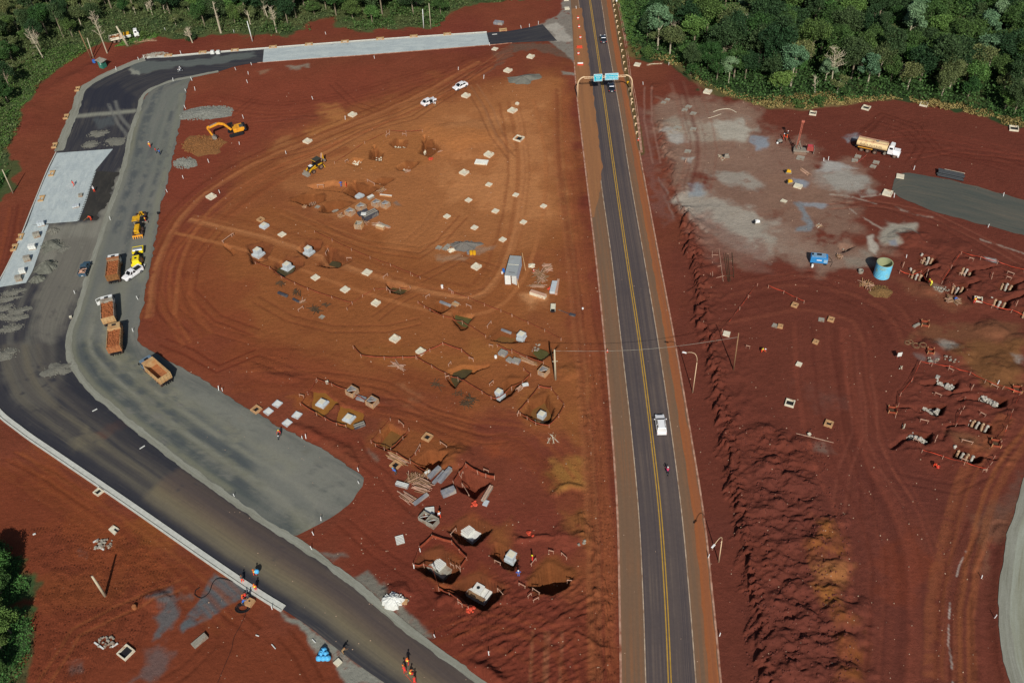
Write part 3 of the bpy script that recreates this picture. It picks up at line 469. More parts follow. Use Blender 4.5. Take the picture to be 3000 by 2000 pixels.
for k, (s_, pts, w, dep)in enumerate([('32', [(1150, 970), (1230, 900), (1290, 880)], .8, .8), ('32', [(1200, 590), (1300, 605), (1400, 640)], .5, .6), ('32', [(1420, 395), (1520, 382)], .9, .7), ('32', [(1640, 770), (1740, 765), (1840, 775)], .6, .7), ('32', [(1760, 535), (1830, 520), (1930, 530)], .5, .7), ('32', [(1640, 490), (1700, 470), (1830, 455)], .5, .5), ('32', [(1640, 800), (1600, 900)], .7, .4), ('32', [(1960, 1040), (2100, 1075)], .6, .6), ('31', [(1830, 1070), (1870, 1025), (1930, 1005)], .7, .8), ('31', [(1450, 920), (1500, 905), (1565, 880)], .7, .8), ('31', [(2210, 1200), (2270, 1160), (2340, 1140)], .8, .8), ('31', [(1880, 910), (1960, 892), (2070, 880)], .6, .7), ('31', [(2270, 1040), (2352, 1010)], .7, .7), ('31', [(690, 745), (740, 710), (775, 690)], .5, .7), ('31', [(1700, 870), (1650, 930), (1590, 1030)], .8, .4), ('32', [(1330, 240), (1310, 330), (1180, 490), (1165, 590)], .3, .25), ('10', [(1545, 1250), (1540, 1400)], .6, .7), ('10', [(1080, 1340), (1105, 1440)], .5, .7), ('11', [(900, 100), (925, 170), (930, 240)], .5, .8), ('11', [(660, 700), (680, 800)], .6, .7), ('12', [(2000, 290), (2060, 240), (2140, 220)], .4, .5), ('12', [(690, 620), (740, 560), (770, 580), (775, 650)], .5, .4), ('12', [(520, 450), (560, 480), (570, 500)], .4, .3), ('01', [(2070, 680), (2110, 730), (2150, 770)], .5, .5), ('11', [(0, 785), (40, 800)], .5, .5), ('13', [(1690, 700), (1790, 740)], 1.0, .8), ('22', [(285, 590), (290, 530), (310, 490)], .4, .4)]):
 trench(GL(s_, pts), w, dep, seed=k)
def tracks(pts, col, gap=1.9, w=.5, amt=.45, dep=.07):
 n=len(pts)
 for sgn in(-1, 1):
  q=[]
  for k in range(n):
   a=pts[max(0, k-1)];b=pts[min(n-1, k+1)];L=dist(a, b)+1e-6
   q.append((pts[k][0]-sgn*gap/2*(b[1]-a[1])/L, pts[k][1]+sgn*gap/2*(b[0]-a[0])/L, 0))
  paint_line(q, col, w, amt, .35, .12)
  s=box_of(q, 2);HT[s]-=dep*sm((w/2+.15-segdist(XX[s], YY[s], q))/.3)
for s_, pts, c in[('10', [(2100, 560), (1800, 850), (1450, 1080), (1000, 1200), (600, 1420), (200, 1568)], '#5d2f20'), ('10', [(2000, 620), (1650, 900), (1300, 1050), (900, 1180), (500, 1360), (0, 1480)], '#5e3022'), ('10', [(2250, 500), (1950, 700), (1700, 840), (1300, 980)], '#8a5a3c'), ('10', [(1400, 1000), (1150, 1130), (800, 1300), (600, 1400), (300, 1500)], '#8c5a38'), ('10', [(1950, 800), (2080, 1000), (2180, 1250), (2352, 1450)], '#6a4028'), ('10', [(2000, 780), (2140, 1000), (2230, 1230), (2352, 1380)], '#8d6244'), ('11', [(540, 470), (800, 620), (1100, 720), (1500, 780), (1700, 640), (1900, 420)], '#6b3a22'), ('11', [(250, 380), (600, 520), (1000, 660), (1500, 720), (1800, 600)], '#8c5a36'), ('11', [(0, 1180), (300, 1350), (700, 1450), (1200, 1450), (1500, 1380)], '#683822'), ('11', [(1500, 1000), (1700, 900), (1900, 800), (2200, 900)], '#6a3a24'), ('11', [(1600, 200), (1650, 350), (1560, 500), (1400, 640)], '#8e5c38'), ('01', [(1450, 900), (1430, 1100), (1500, 1300), (1700, 1500)], '#4f2318'), ('01', [(1900, 400), (1700, 650), (1600, 950), (1700, 1250), (1950, 1450), (2352, 1568)], '#7e4328'), ('01', [(2050, 500), (1800, 800), (1750, 1100), (2000, 1350), (2352, 1480)], '#5e2a1c'), ('12', [(0, 150), (400, 300), (800, 330), (1200, 400), (1600, 640), (2000, 760)], '#5e2f1e'), ('12', [(1100, 620), (1500, 700), (1800, 820), (2100, 900), (2300, 880)], '#7c462a'), ('12', [(900, 550), (1300, 560), (1700, 720), (2100, 830)], '#5d2d1e'), ('11', [(2100, 1100), (1900, 1150), (1500, 1100), (1300, 1200), (1100, 1350)], '#6a3b24'), ('32', [(620, 0), (680, 300), (720, 600), (760, 900), (900, 1300), (900, 1568)], '#4f251d'), ('32', [(900, 300), (950, 600), (960, 900), (1100, 1200), (1300, 1500)], '#7b4535'), ('32', [(760, 100), (800, 500), (830, 850), (700, 1200), (650, 1568)], '#734032'), ('32', [(2150, 1000), (2000, 1200), (1700, 1350), (1200, 1250), (950, 1000)], '#4f2820'), ('33', [(900, 0), (1000, 400), (1000, 900), (950, 1568)], '#6c392b'), ('33', [(2000, 200), (1850, 500), (1780, 900), (1780, 1568)], '#7e4830'), ('33', [(1900, 100), (1700, 500), (1620, 1000), (1600, 1568)], '#4c231b'), ('31', [(0, 1000), (400, 950), (700, 1150), (1100, 1350), (1400, 1500)], '#5a2d22'), ('31', [(560, 330), (1000, 300), (1500, 400), (2000, 650), (2352, 850)], '#7b4a3a'), ('31', [(600, 260), (1100, 330), (1600, 500), (2100, 780)], '#4d261c'), ('30', [(850, 1250), (1000, 1120), (1250, 1200), (1400, 1350), (1300, 1500)], '#481f16'), ('30', [(880, 1200), (1050, 1050), (1350, 1150), (1600, 1400), (2352, 1500)], '#4b2218'), ('30', [(1300, 1450), (1700, 1380), (2100, 1420), (2352, 1450)], '#71382a'), ('21', [(1400, 100), (1600, 500), (1700, 1000), (1750, 1568)], '#54281e'), ('20', [(1250, 800), (1250, 1100), (1330, 1500)], '#8a6a5c'), ('21', [(500, 0), (560, 500), (640, 1000), (740, 1568)], '#5f321f'), ('22', [(760, 0), (800, 500), (850, 1000), (880, 1568)], '#5a2c1e'), ('03', [(400, 1568), (700, 1100), (1100, 900), (1700, 650)], '#7e4a2a'), ('03', [(1950, 1000), (1950, 1200), (1700, 1450), (1500, 1568)], '#5b2d1c'), ('03', [(2100, 900), (2352, 1100)], '#532616'), ('13', [(250, 1100), (420, 1300), (560, 1568)], '#532616'), ('13', [(800, 80), (1100, 350), (1500, 600), (1650, 800)], '#59291b'), ('23', [(250, 1100), (230, 1568)], '#82563a'), ('23', [(400, 1100), (380, 1568)], '#8a5a40'), ('12', [(1500, 1568), (1300, 1400), (1200, 1250), (1000, 1100), (900, 900)], '#54281b'), ('10', [(0, 1100), (300, 1080), (560, 1080)], '#7b4433'), ('10', [(700, 760), (900, 950), (1100, 1010)], '#572a1d'), ('00', [(2352, 900), (2150, 1050), (1950, 1130)], '#5e2c1f'), ('02', [(2352, 100), (2000, 250), (1750, 100), (1500, 0)], '#531f14'), ('02', [(100, 1050), (500, 1250), (850, 1500)], '#7b4023')]:
 tracks(GL(s_, pts), c)
def band(pts, cols, wmin, wmax, n, amt, spread, seed=0):
 r2=random.Random(seed)
 for k in range(n):paint_line(offset_(pts, r2.uniform(-spread, spread)), r2.choice(cols), r2.uniform(wmin, wmax), amt*r2.uniform(.5, 1), .5, .25, broken=r2.choice((0, .2, .35)))
def offset_(line, d):
 out=[]
 for k in range(len(line)):
  a=line[max(0, k-1)];b=line[min(len(line)-1, k+1)];L=dist(a, b)+1e-9
  out.append((line[k][0]-d*(b[1]-a[1])/L, line[k][1]+d*(b[0]-a[0])/L))
 return out
for q, cs, n, sp, am in[([(430, 930), (460, 760), (560, 600), (740, 480), (960, 390), (1200, 290), (1400, 180)], ['#8f5533', '#5a2a1a', '#96603c'], 16, 6, .42), ([(560, 1000), (500, 880), (520, 740), (640, 620), (820, 500), (1000, 420)], ['#8a4f2e', '#5e2d1b', '#7a4226'], 14, 5, .4), ([(700, 1090), (900, 1090), (1100, 1150), (1350, 1230), (1550, 1260), (1680, 1400)], ['#85492b', '#5a2a1a', '#6a3420'], 14, 6, .4), ([(560, 640), (800, 700), (1050, 790), (1300, 860), (1420, 850), (1500, 700), (1530, 480), (1500, 300)], ['#9c643c', '#6e3c22', '#a36e46'], 16, 6, .38), ([(1650, 260), (1660, 500), (1700, 800), (1740, 1200), (1770, 1600), (1780, 1990)], ['#864c2e', '#5d2e1d', '#935f3c'], 14, 3, .4), ([(600, 300), (800, 330), (1000, 300), (1250, 230), (1500, 160)], ['#87482f', '#5c2a1c'], 10, 6, .35), ([(2450, 960), (2470, 1150), (2520, 1350), (2600, 1500), (2650, 1700), (2640, 2000)], ['#7a4030', '#48211a', '#6e3a2c'], 18, 8, .4), ([(2050, 900), (2150, 880), (2350, 850), (2550, 900), (2620, 1000)], ['#75402f', '#4c241b'], 12, 6, .35), ([(3000, 1250), (2900, 1400), (2840, 1600), (2810, 1800), (2810, 2000)], ['#87502f', '#5a2c1f', '#7c4530'], 14, 5, .4), ([(2500, 420), (2700, 400), (2900, 440), (3000, 470)], ['#72382a', '#481f17'], 14, 8, .4), ([(2000, 240), (2050, 420), (2030, 560)], ['#7a5546', '#5a2c22'], 8, 4, .4), ([(60, 1330), (250, 1450), (420, 1560), (600, 1700), (700, 1800)], ['#834a2a', '#5a2a18'], 14, 6, .4), ([(1250, 1850), (1450, 1800), (1650, 1880), (1700, 2000)], ['#7a4026', '#4c2016'], 10, 6, .35), ([(60, 600), (30, 750), (-10, 850)], ['#7c4026', '#53241a'], 8, 3, .4)]:
 band(smooth_line_([gp(*p)for p in q]), cs, .35, 1.1, n, am, sp, n)
OUT=[((1590, 72), (1632, 120)), ((1500, 90), (1500, 126)), ((1426, 96), (1434, 132)), ((1100, 118), (1100, 159)), ((750, 145), (750, 185)), ((600, 157), (640, 210)), ((500, 166), (560, 226)), ((424, 172), (510, 236)), ((338, 204), (470, 250)), ((274, 236), (440, 264)), ((236, 265), (418, 287)), ((217, 319), (406, 330)), ((191, 383), (385, 390)), ((166, 446), (370, 465)), ((140, 500), (352, 530)), ((96, 608), (322, 612)), ((57, 707), (290, 715)), ((19, 787), (262, 800)), ((-20, 860), (236, 890)), ((-60, 960), (206, 980)), ((-60, 1080), (205, 1035)), ((-20, 1190), (217, 1070)), ((60, 1262), (255, 1125)), ((170, 1338), (340, 1202)), ((297, 1424), (440, 1282)), ((415, 1505), (558, 1373)), ((600, 1634), (724, 1491)), ((750, 1736), (870, 1585)), ((887, 1822), (1037, 1704)), ((1037, 1937), (1196, 1838)), ((1200, 2050), (1416, 2000)), ((1330, 2150), (1560, 2110))]
GRV=[((510, 236), (563, 228)), ((446, 261), (545, 265)), ((408, 319), (539, 319)), ((385, 390), (523, 383)), ((367, 478), (500, 490)), ((322, 612), (472, 605)), ((290, 715), (452, 710)), ((262, 800), (436, 800)), ((236, 890), (420, 890)), ((206, 980), (404, 970)), ((205, 1035), (415, 1010)), ((217, 1070), (470, 1042)), ((255, 1125), (550, 1088)), ((340, 1202), (640, 1140)), ((440, 1282), (750, 1210)), ((558, 1373), (860, 1270)), ((638, 1430), (960, 1325)), ((724, 1491), (1042, 1380)), ((770, 1522), (1062, 1425)), ((836, 1561), (1000, 1495)), ((868, 1569), (935, 1535))]
def cr(p, t):
 n=len(p);i=min(int(t), n-2);u=t-i
 a, b, c, d=p[max(0, i-1)], p[i], p[i+1], p[min(n-1, i+2)]
 return tuple(.5*(2*b[k]+(c[k]-a[k])*u+(2*a[k]-5*b[k]+4*c[k]-d[k])*u*u+(-a[k]+3*b[k]-3*c[k]+d[k])*u**3)for k in range(2))
def smooth_line(pts, step=1.0):
 out=[]
 for i in range(len(pts)-1):
  m=max(1, int(dist(pts[i], pts[i+1])/step))
  out+=[cr(pts, i+j/m)for j in range(m)]
 out.append(tuple(pts[-1][:2]));return out
def stations(pairs, step=1.0):
 A=[gp(*a)[:2]for a, b in pairs];B=[gp(*b)[:2]for a, b in pairs];oa, ob=[], []
 for i in range(len(A)-1):
  m=max(1, int(max(dist(A[i], A[i+1]), dist(B[i], B[i+1]))/step))
  for j in range(m):oa.append(cr(A, i+j/m));ob.append(cr(B, i+j/m))
 oa.append(A[-1]);ob.append(B[-1]);return oa, ob
HWY={'lk':[(1655, -250), (1672, 0), (1682, 177), (1691, 289), (1707, 427), (1715.5, 500), (1745, 750), (1771, 1000), (1792, 1250), (1808.7, 1500), (1815, 1750), (1818.9, 2000), (1822, 2200)], 'rk':[(1744, -250), (1791.8, 0), (1815, 140), (1850, 320), (1883.5, 500), (1930, 750), (1977, 1000), (2020, 1250), (2060.5, 1500), (2088, 1750), (2112, 2000), (2128, 2200)], 'll':[(1663, -250), (1694.5, 0), (1704, 80), (1713.6, 153), (1731, 290), (1741, 367), (1761.5, 538), (1791, 750), (1820, 1000), (1848, 1250), (1871, 1500), (1884, 1750), (1892, 2000), (1899, 2200)], 'yc':[(1690, -250), (1728, 0), (1765, 250), (1799.7, 500), (1836, 750), (1873.9, 1000), (1906, 1250), (1933.7, 1500), (1951, 1750), (1962.4, 2000), (1970, 2200)], 'rl':[(1717, -250), (1760.8, 0), (1777, 105), (1819, 344), (1842.8, 500), (1886, 750), (1928, 1000), (1965, 1250), (1997, 1500), (2020, 1750), (2038.9, 2000), (2052, 2200)]}
for k in HWY:HWY[k]=smooth_line([gp(*p)[:2]for p in HWY[k]], 2.0)
def at_y(line, y):
 ys=[p[1]for p in line];o=np.argsort(ys);return float(np.interp(y, np.array(ys)[o], np.array([p[0]for p in line])[o]))
HY=list(np.arange(44, 330, 1.5))
LKX=[at_y(HWY['lk'], y)for y in HY];RKX=[at_y(HWY['rk'], y)for y in HY]
OA, OB=stations(OUT, .6);GA, GB=stations(GRV, .6)
RPOLY={'site':OA+OB[::-1], 'gravel':GA+GB[::-1], 'hwy':[(x-.3, y)for x, y in zip(LKX, HY)]+[(x+.3, y)for x, y in zip(RKX[::-1], HY[::-1])], 'grey':[p[:2]for p in GL('31', [(1260, 20), (1500, 55), (1800, 115), (2100, 200), (2500, 310), (2500, 640), (2000, 500), (1600, 395), (1350, 300), (1200, 240), (1140, 170), (1160, 80)])], 'pale':[p[:2]for p in P2([(3080, 1250), (3000, 1400), (2974, 1500), (2951, 1564), (2932, 1691), (2925, 1780), (2928, 1830), (2938, 1915), (2960, 2000), (3000, 2120), (3300, 2120), (3300, 1250)])]}
flat=np.zeros(XX.shape)
for k, pl in RPOLY.items():
 s=box_of(pl, 3);flat[s]=np.maximum(flat[s], sm(sdf(XX[s], YY[s], pl)/1.6+1))
HT*=(1-flat)
HT-=0.05*flat
far=sm((np.abs(XX)-172)/20);far=np.maximum(far, sm((YY-325)/20));HT*=(1-far)
def hz(x, y):
 i=min(NX-2, max(0, int(np.searchsorted(XS, x))-1));j=min(NY-2, max(0, int(np.searchsorted(YS, y))-1))
 u=(x-XS[i])/(XS[i+1]-XS[i]);v=(y-YS[j])/(YS[j+1]-YS[j])
 return float((HT[j, i]*(1-u)+HT[j, i+1]*u)*(1-v)+(HT[j+1, i]*(1-u)+HT[j+1, i+1]*u)*v)
def on(s_, x, y, dz=0.0):
 """ground point seen there, allowing for the depth or height of the ground"""
 q=Q(s_, x, y)if s_ else(x, y)
 p=gp(*q)
 for _ in range(6):
  z=hz(p[0], p[1]);p=gp(q[0], q[1], z)
 return(p[0], p[1], hz(p[0], p[1])+dz)
def nodes(name):
 m=bpy.data.materials.new(name);m.use_nodes=True;nt=m.node_tree
 return m, nt.nodes, nt.links, nt.nodes['Principled BSDF']
def noise(N, L, vec, scale, det=5, rough=.6, dist_=0):
 n=N.new('ShaderNodeTexNoise');n.inputs['Scale'].default_value=scale;n.inputs['Detail'].default_value=det;n.inputs['Roughness'].default_value=rough;n.inputs['Distortion'].default_value=dist_
 L.new(vec, n.inputs['Vector']);return n.outputs['Fac']
def rng(N, L, v, a, b, c, d):
 r=N.new('ShaderNodeMapRange');L.new(v, r.inputs['Value'])
 for k, x in zip(('From Min', 'From Max', 'To Min', 'To Max'), (a, b, c, d)):r.inputs[k].default_value=x
 return r.outputs[0]
def mixc(N, L, f, a, b, mode='MIX'):
 x=N.new('ShaderNodeMix');x.data_type='RGBA';x.blend_type=mode
 for key, v in(('Factor', f), ('A', a), ('B', b)):
  if hasattr(v, 'links')or hasattr(v, 'is_linked'):L.new(v, x.inputs[key])
  elif key=='Factor':x.inputs[key].default_value=v
  else:x.inputs[key].default_value=(*v, 1)if len(v)==3 else v
 return x.outputs['Result']
def math_(N, L, op, a, b=None):
 x=N.new('ShaderNodeMath');x.operation=op
 for i, v in enumerate((a, b)):
  if v is None:continue
  if isinstance(v, (int, float)):x.inputs[i].default_value=v
  else:L.new(v, x.inputs[i])
 return x.outputs[0]
def bumpn(N, L, b, h, strength, dist_):
 n=N.new('ShaderNodeBump');n.inputs['Strength'].default_value=strength;n.inputs['Distance'].default_value=dist_
 L.new(h, n.inputs['Height']);L.new(n.outputs[0], b.inputs['Normal'])
def ground_mat():
 m, N, L, b=nodes('soil')
 at=N.new('ShaderNodeAttribute');at.attribute_name='Col'
 ge=N.new('ShaderNodeNewGeometry');P=ge.outputs['Position']
 f1=noise(N, L, P, 1.1, 6, .7);f2=noise(N, L, P, 7.0, 4, .75);f3=noise(N, L, P, .18, 4, .6, .6)
 sc=N.new('ShaderNodeMapping');L.new(P, sc.inputs['Vector']);sc.inputs['Rotation'].default_value=(0, 0, .5);sc.inputs['Scale'].default_value=(.25, 2.2, 1)
 f4=noise(N, L, sc.outputs[0], 1.0, 4, .6, .4)
 k=math_(N, L, 'MULTIPLY', rng(N, L, f1, .25, .75, .86, 1.14), rng(N, L, f2, .2, .8, .88, 1.12))
 k=math_(N, L, 'MULTIPLY', k, rng(N, L, f3, .3, .7, .93, 1.07))
 k=math_(N, L, 'MULTIPLY', k, rng(N, L, f4, .3, .7, .93, 1.07))
 c=mixc(N, L, 1.0, at.outputs['Color'], k, 'MULTIPLY')
 peb=N.new('ShaderNodeTexVoronoi');peb.inputs['Scale'].default_value=1.15;L.new(P, peb.inputs['Vector'])
 pf=math_(N, L, 'MULTIPLY', rng(N, L, peb.outputs['Distance'], .04, .075, 1, 0), rng(N, L, noise(N, L, P, .35, 3), .52, .6, 0, .75))
 c=mixc(N, L, pf, c, hexc('#b59a84'))
 L.new(c, b.inputs['Base Color']);b.inputs['Roughness'].default_value=.95;b.inputs['Specular IOR Level'].default_value=.12
 wv=N.new('ShaderNodeTexWave');wv.wave_type='BANDS';wv.inputs['Scale'].default_value=.62;wv.inputs['Distortion'].default_value=7;wv.inputs['Detail'].default_value=2;wv.inputs['Detail Scale'].default_value=.12;wv.inputs['Detail Roughness'].default_value=.4
 L.new(P, wv.inputs['Vector'])
 rp=math_(N, L, 'MULTIPLY', math_(N, L, 'MULTIPLY', wv.outputs['Fac'], at.outputs['Alpha']), rng(N, L, noise(N, L, P, .5, 3), .42, .58, 0, 1.4))
 h=math_(N, L, 'ADD', math_(N, L, 'MULTIPLY', f1, 1.0), math_(N, L, 'MULTIPLY', f2, .35))
 h=math_(N, L, 'ADD', h, math_(N, L, 'MULTIPLY', rp, .8))
 bumpn(N, L, b, h, .9, .2)
 return m
def build_ground():
 v=np.stack([XX, YY, HT], -1).reshape(-1, 3).astype(np.float32)
 j, i=np.meshgrid(np.arange(NY-1), np.arange(NX-1), indexing='ij')
 a=(j*NX+i).ravel();q=np.stack([a, a+1, a+1+NX, a+NX], -1).astype(np.int32)
 me=bpy.data.meshes.new('ground');me.vertices.add(len(v));me.vertices.foreach_set('co', v.ravel())
 me.loops.add(q.size);me.loops.foreach_set('vertex_index', q.ravel())
 me.polygons.add(len(q));me.polygons.foreach_set('loop_start', np.arange(0, q.size, 4, dtype=np.int32));me.polygons.foreach_set('loop_total', np.full(len(q), 4, np.int32))
 me.polygons.foreach_set('use_smooth', np.ones(len(q), bool))
 at=me.attributes.new('Col', 'FLOAT_COLOR', 'POINT');at.data.foreach_set('color', np.clip(COL, 0, 1).reshape(-1).astype(np.float32))
 me.update(calc_edges=True)
 me.materials.append(ground_mat())
 o=bpy.data.objects.new('ground', me);C.objects.link(o);return struct(o)
build_ground()
def strip(name, A, B, z, m, n=6, jit=0.0, kind='structure', thick=0.0):
 """sheet between two lines; UV = metres along, metres across"""
 K=min(len(A), len(B));vs=[];uv=[];u=0
 for k in range(K):
  if k:u+=(dist(A[k], A[k-1])+dist(B[k], B[k-1]))/2
  w=dist(A[k], B[k])
  ja=float(fbm(np.array([u/1.7]), np.array([3.]), 3, 7)[0])*2*jit;jb=float(fbm(np.array([u/1.7]), np.array([9.]), 3, 8)[0])*2*jit
  for i in range(n+1):
   t=i/n;tt=(ja*(1-t)+(w+jb)*t)/max(w, .01)
   vs.append((A[k][0]+(B[k][0]-A[k][0])*tt, A[k][1]+(B[k][1]-A[k][1])*tt, z));uv.append((u, tt*w))
 fs=[(k*(n+1)+i, k*(n+1)+i+1, (k+1)*(n+1)+i+1, (k+1)*(n+1)+i)for k in range(K-1)for i in range(n)]
 if thick:
  o=len(vs)
  rim=[k*(n+1)for k in range(K)]+[(K-1)*(n+1)+i for i in range(1, n+1)]+[k*(n+1)+n for k in range(K-2, -1, -1)]+[i for i in range(n-1, 0, -1)]
  for r in rim:vs.append((vs[r][0], vs[r][1], z-thick));uv.append(uv[r])
  for k in range(len(rim)):fs.append((rim[k], rim[(k+1)%len(rim)], o+(k+1)%len(rim), o+k))
 me=bpy.data.meshes.new(name);me.from_pydata(vs, [], fs)
 lay=me.uv_layers.new(name='UVMap');li=np.zeros(len(me.loops), np.int32);me.loops.foreach_get('vertex_index', li)
 lay.data.foreach_set('uv', np.array(uv, np.float32)[li].ravel())
 me.materials.append(m);me.update()
 o=bpy.data.objects.new(name, me);C.objects.link(o)
 if kind:o['kind']=kind
 return o
def offset(line, d):
 out=[]
 for k in range(len(line)):
  a=line[max(0, k-1)];b=line[min(len(line)-1, k+1)];L=dist(a, b)+1e-9
  out.append((line[k][0]-d*(b[1]-a[1])/L, line[k][1]+d*(b[0]-a[0])/L))
 return out
def road_mat(name, c0, c1, c2, sx=.035, sy=.55, patch=None, rough=.9, fine=14, k1=(.38, .62), k2=(.5, .68), bump=.25, tint=False):
 m, N, L, b=nodes(name)
 uv=N.new('ShaderNodeUVMap');uv.uv_map='UVMap';mp=N.new('ShaderNodeMapping');L.new(uv.outputs[0], mp.inputs['Vector']);mp.inputs['Scale'].default_value=(sx, sy, 1)
 ge=N.new('ShaderNodeNewGeometry');P=ge.outputs['Position']
 s1=noise(N, L, mp.outputs[0], 1.0, 6, .65, .35)
 mp2=N.new('ShaderNodeMapping');L.new(uv.outputs[0], mp2.inputs['Vector']);mp2.inputs['Scale'].default_value=(sx*1.4, sy*3.2, 1);mp2.inputs['Location'].default_value=(7, 3, 0)
 s2=noise(N, L, mp2.outputs[0], 1.0, 5, .6, .2)
 big=noise(N, L, P, .09, 4, .6);fn=noise(N, L, P, fine, 3, .7)
 c=mixc(N, L, rng(N, L, s1, *k1, 0, 1), hexc(c0), hexc(c1))
 c=mixc(N, L, math_(N, L, 'MULTIPLY', rng(N, L, s2, *k2, 0, .75), rng(N, L, big, .35, .6, .1, 1)), c, hexc(c2))
 if patch:c=mixc(N, L, rng(N, L, noise(N, L, P, .22, 5, .65), .62, .72, 0, .8), c, hexc(patch))
 if tint:
  at=N.new('ShaderNodeAttribute');at.attribute_name='Tint';c=mixc(N, L, math_(N, L, 'MULTIPLY', at.outputs['Alpha'], rng(N, L, s2, .3, .6, .75, 1)), c, at.outputs['Color'])
 c=mixc(N, L, 1.0, c, math_(N, L, 'MULTIPLY', rng(N, L, fn, .25, .75, .84, 1.16), rng(N, L, noise(N, L, P, 1.6, 5, .7), .3, .7, .93, 1.07)), 'MULTIPLY')
 L.new(c, b.inputs['Base Color']);b.inputs['Roughness'].default_value=rough;b.inputs['Specular IOR Level'].default_value=.2
 bumpn(N, L, b, fn, bump, .04)
 return m
M_SITE=road_mat('site_asphalt', '#2b2c33', '#39383a', '#524e48', .05, .7, k1=(.4, .6), k2=(.5, .7), tint=True)
M_GRAV=road_mat('gravel_lane', '#5a5c56', '#6d6c64', '#4a4e4c', .06, .35, k1=(.35, .62), k2=(.48, .66), bump=.6, fine=9, tint=True)
M_GREY=road_mat('grey_base', '#464a45', '#54524a', '#5f594d', .05, .4, bump=.5, fine=9)
M_PALE=road_mat('pale_base', '#8e9286', '#7c7d6c', '#6f6c58', .05, .5, bump=.4, fine=9)
M_LANE=road_mat('highway_asphalt', '#433d3f', '#544a46', '#665950', .006, .9, k1=(.38, .64), k2=(.45, .66), bump=.15, fine=20)
M_SHLD=road_mat('highway_shoulder', '#6e5642', '#66503f', '#80573a', .012, .7, k1=(.35, .65), k2=(.45, .65), bump=.2, fine=12)
M_SHLR=road_mat('highway_shoulder_red', '#8a5230', '#7d4f36', '#935a34', .01, .8, bump=.2, fine=12)
M_EDGE=road_mat('crushed_stone', '#84857a', '#77776b', '#6a695c', .1, 1.2, bump=.6, fine=7)
M_SLAB=road_mat('concrete_paving', '#a5aeac', '#97a1a2', '#b2b9b6', .2, .5, patch='#828a8a', bump=.15, fine=6)
M_KERB=mat('kerb_concrete', '#b0b1a8', .8, var=.15, scale=1.5)
M_KERBR=mat('dusty_kerb', '#a98570', .85, var=.25, scale=1.2, dirt='#7d4a35', dirt_amt=.6)
M_WHITE=mat('white_road_paint', '#a9957f', .7, var=.25, scale=1.0, dirt='#7d6047', dirt_amt=.5)
M_YEL=mat('yellow_road_paint', '#a5812f', .7, var=.2, scale=.8)
M_WET=road_mat('fresh_asphalt', '#2c2b29', '#35332f', '#3d3a35', .2, .3, bump=.5, fine=9)
def tint(o, jobs):
 me=o.data;n=len(me.vertices);v=np.zeros(n*3, np.float32);me.vertices.foreach_get('co', v);v=v.reshape(-1, 3).astype(float);X, Y=v[:, 0], v[:, 1];T=np.zeros((n, 4));T[:, :3]=.1
 for kind, pts, col, fw, amt, sp in jobs:
  dx=fbm(X/2.5, Y/2.5, 4, 31)*3;dy=fbm(X/2.5+9, Y/2.5, 4, 32)*3
  if kind=='a':w=sm(sdf(X+dx, Y+dy, pts)/fw+.5)
  else:w=sm((fw/2-segdist(X+dx*.12, Y+dy*.12, pts))/(fw*.8)+.5)
  if sp:w=w*sm((fbm(X/2, Y/2, 5, 33, .65)+.5-sp)*4+.4)
  w=(w*amt)[:, None];T[:, :3]+=(np.array(hexc(col))-T[:, :3])*(w/np.maximum(w+T[:, 3:4]*(1-w), 1e-4));T[:, 3:4]+=(1-T[:, 3:4])*w
 at=me.attributes.new('Tint', 'FLOAT_COLOR', 'POINT');at.data.foreach_set('color', np.clip(T, 0, 1).ravel().astype(np.float32))
def between(A, B, t, f0=0, f1=1):
 n=min(len(A), len(B));return[(A[k][0]*(1-t)+B[k][0]*t, A[k][1]*(1-t)+B[k][1]*t)for k in range(int(n*f0), int(n*f1), 4)]
_s=strip('site_road', OA, OB, .012, M_SITE, 40)
kq=lambda px, py:min(range(len(OA)), key=lambda k:dist(((OA[k][0]+OB[k][0])/2, (OA[k][1]+OB[k][1])/2), gp(px, py)))/len(OA)
f_a, f_b, f_c, f_d=kq(200, 620), kq(110, 1000), kq(480, 1420), kq(900, 1720)
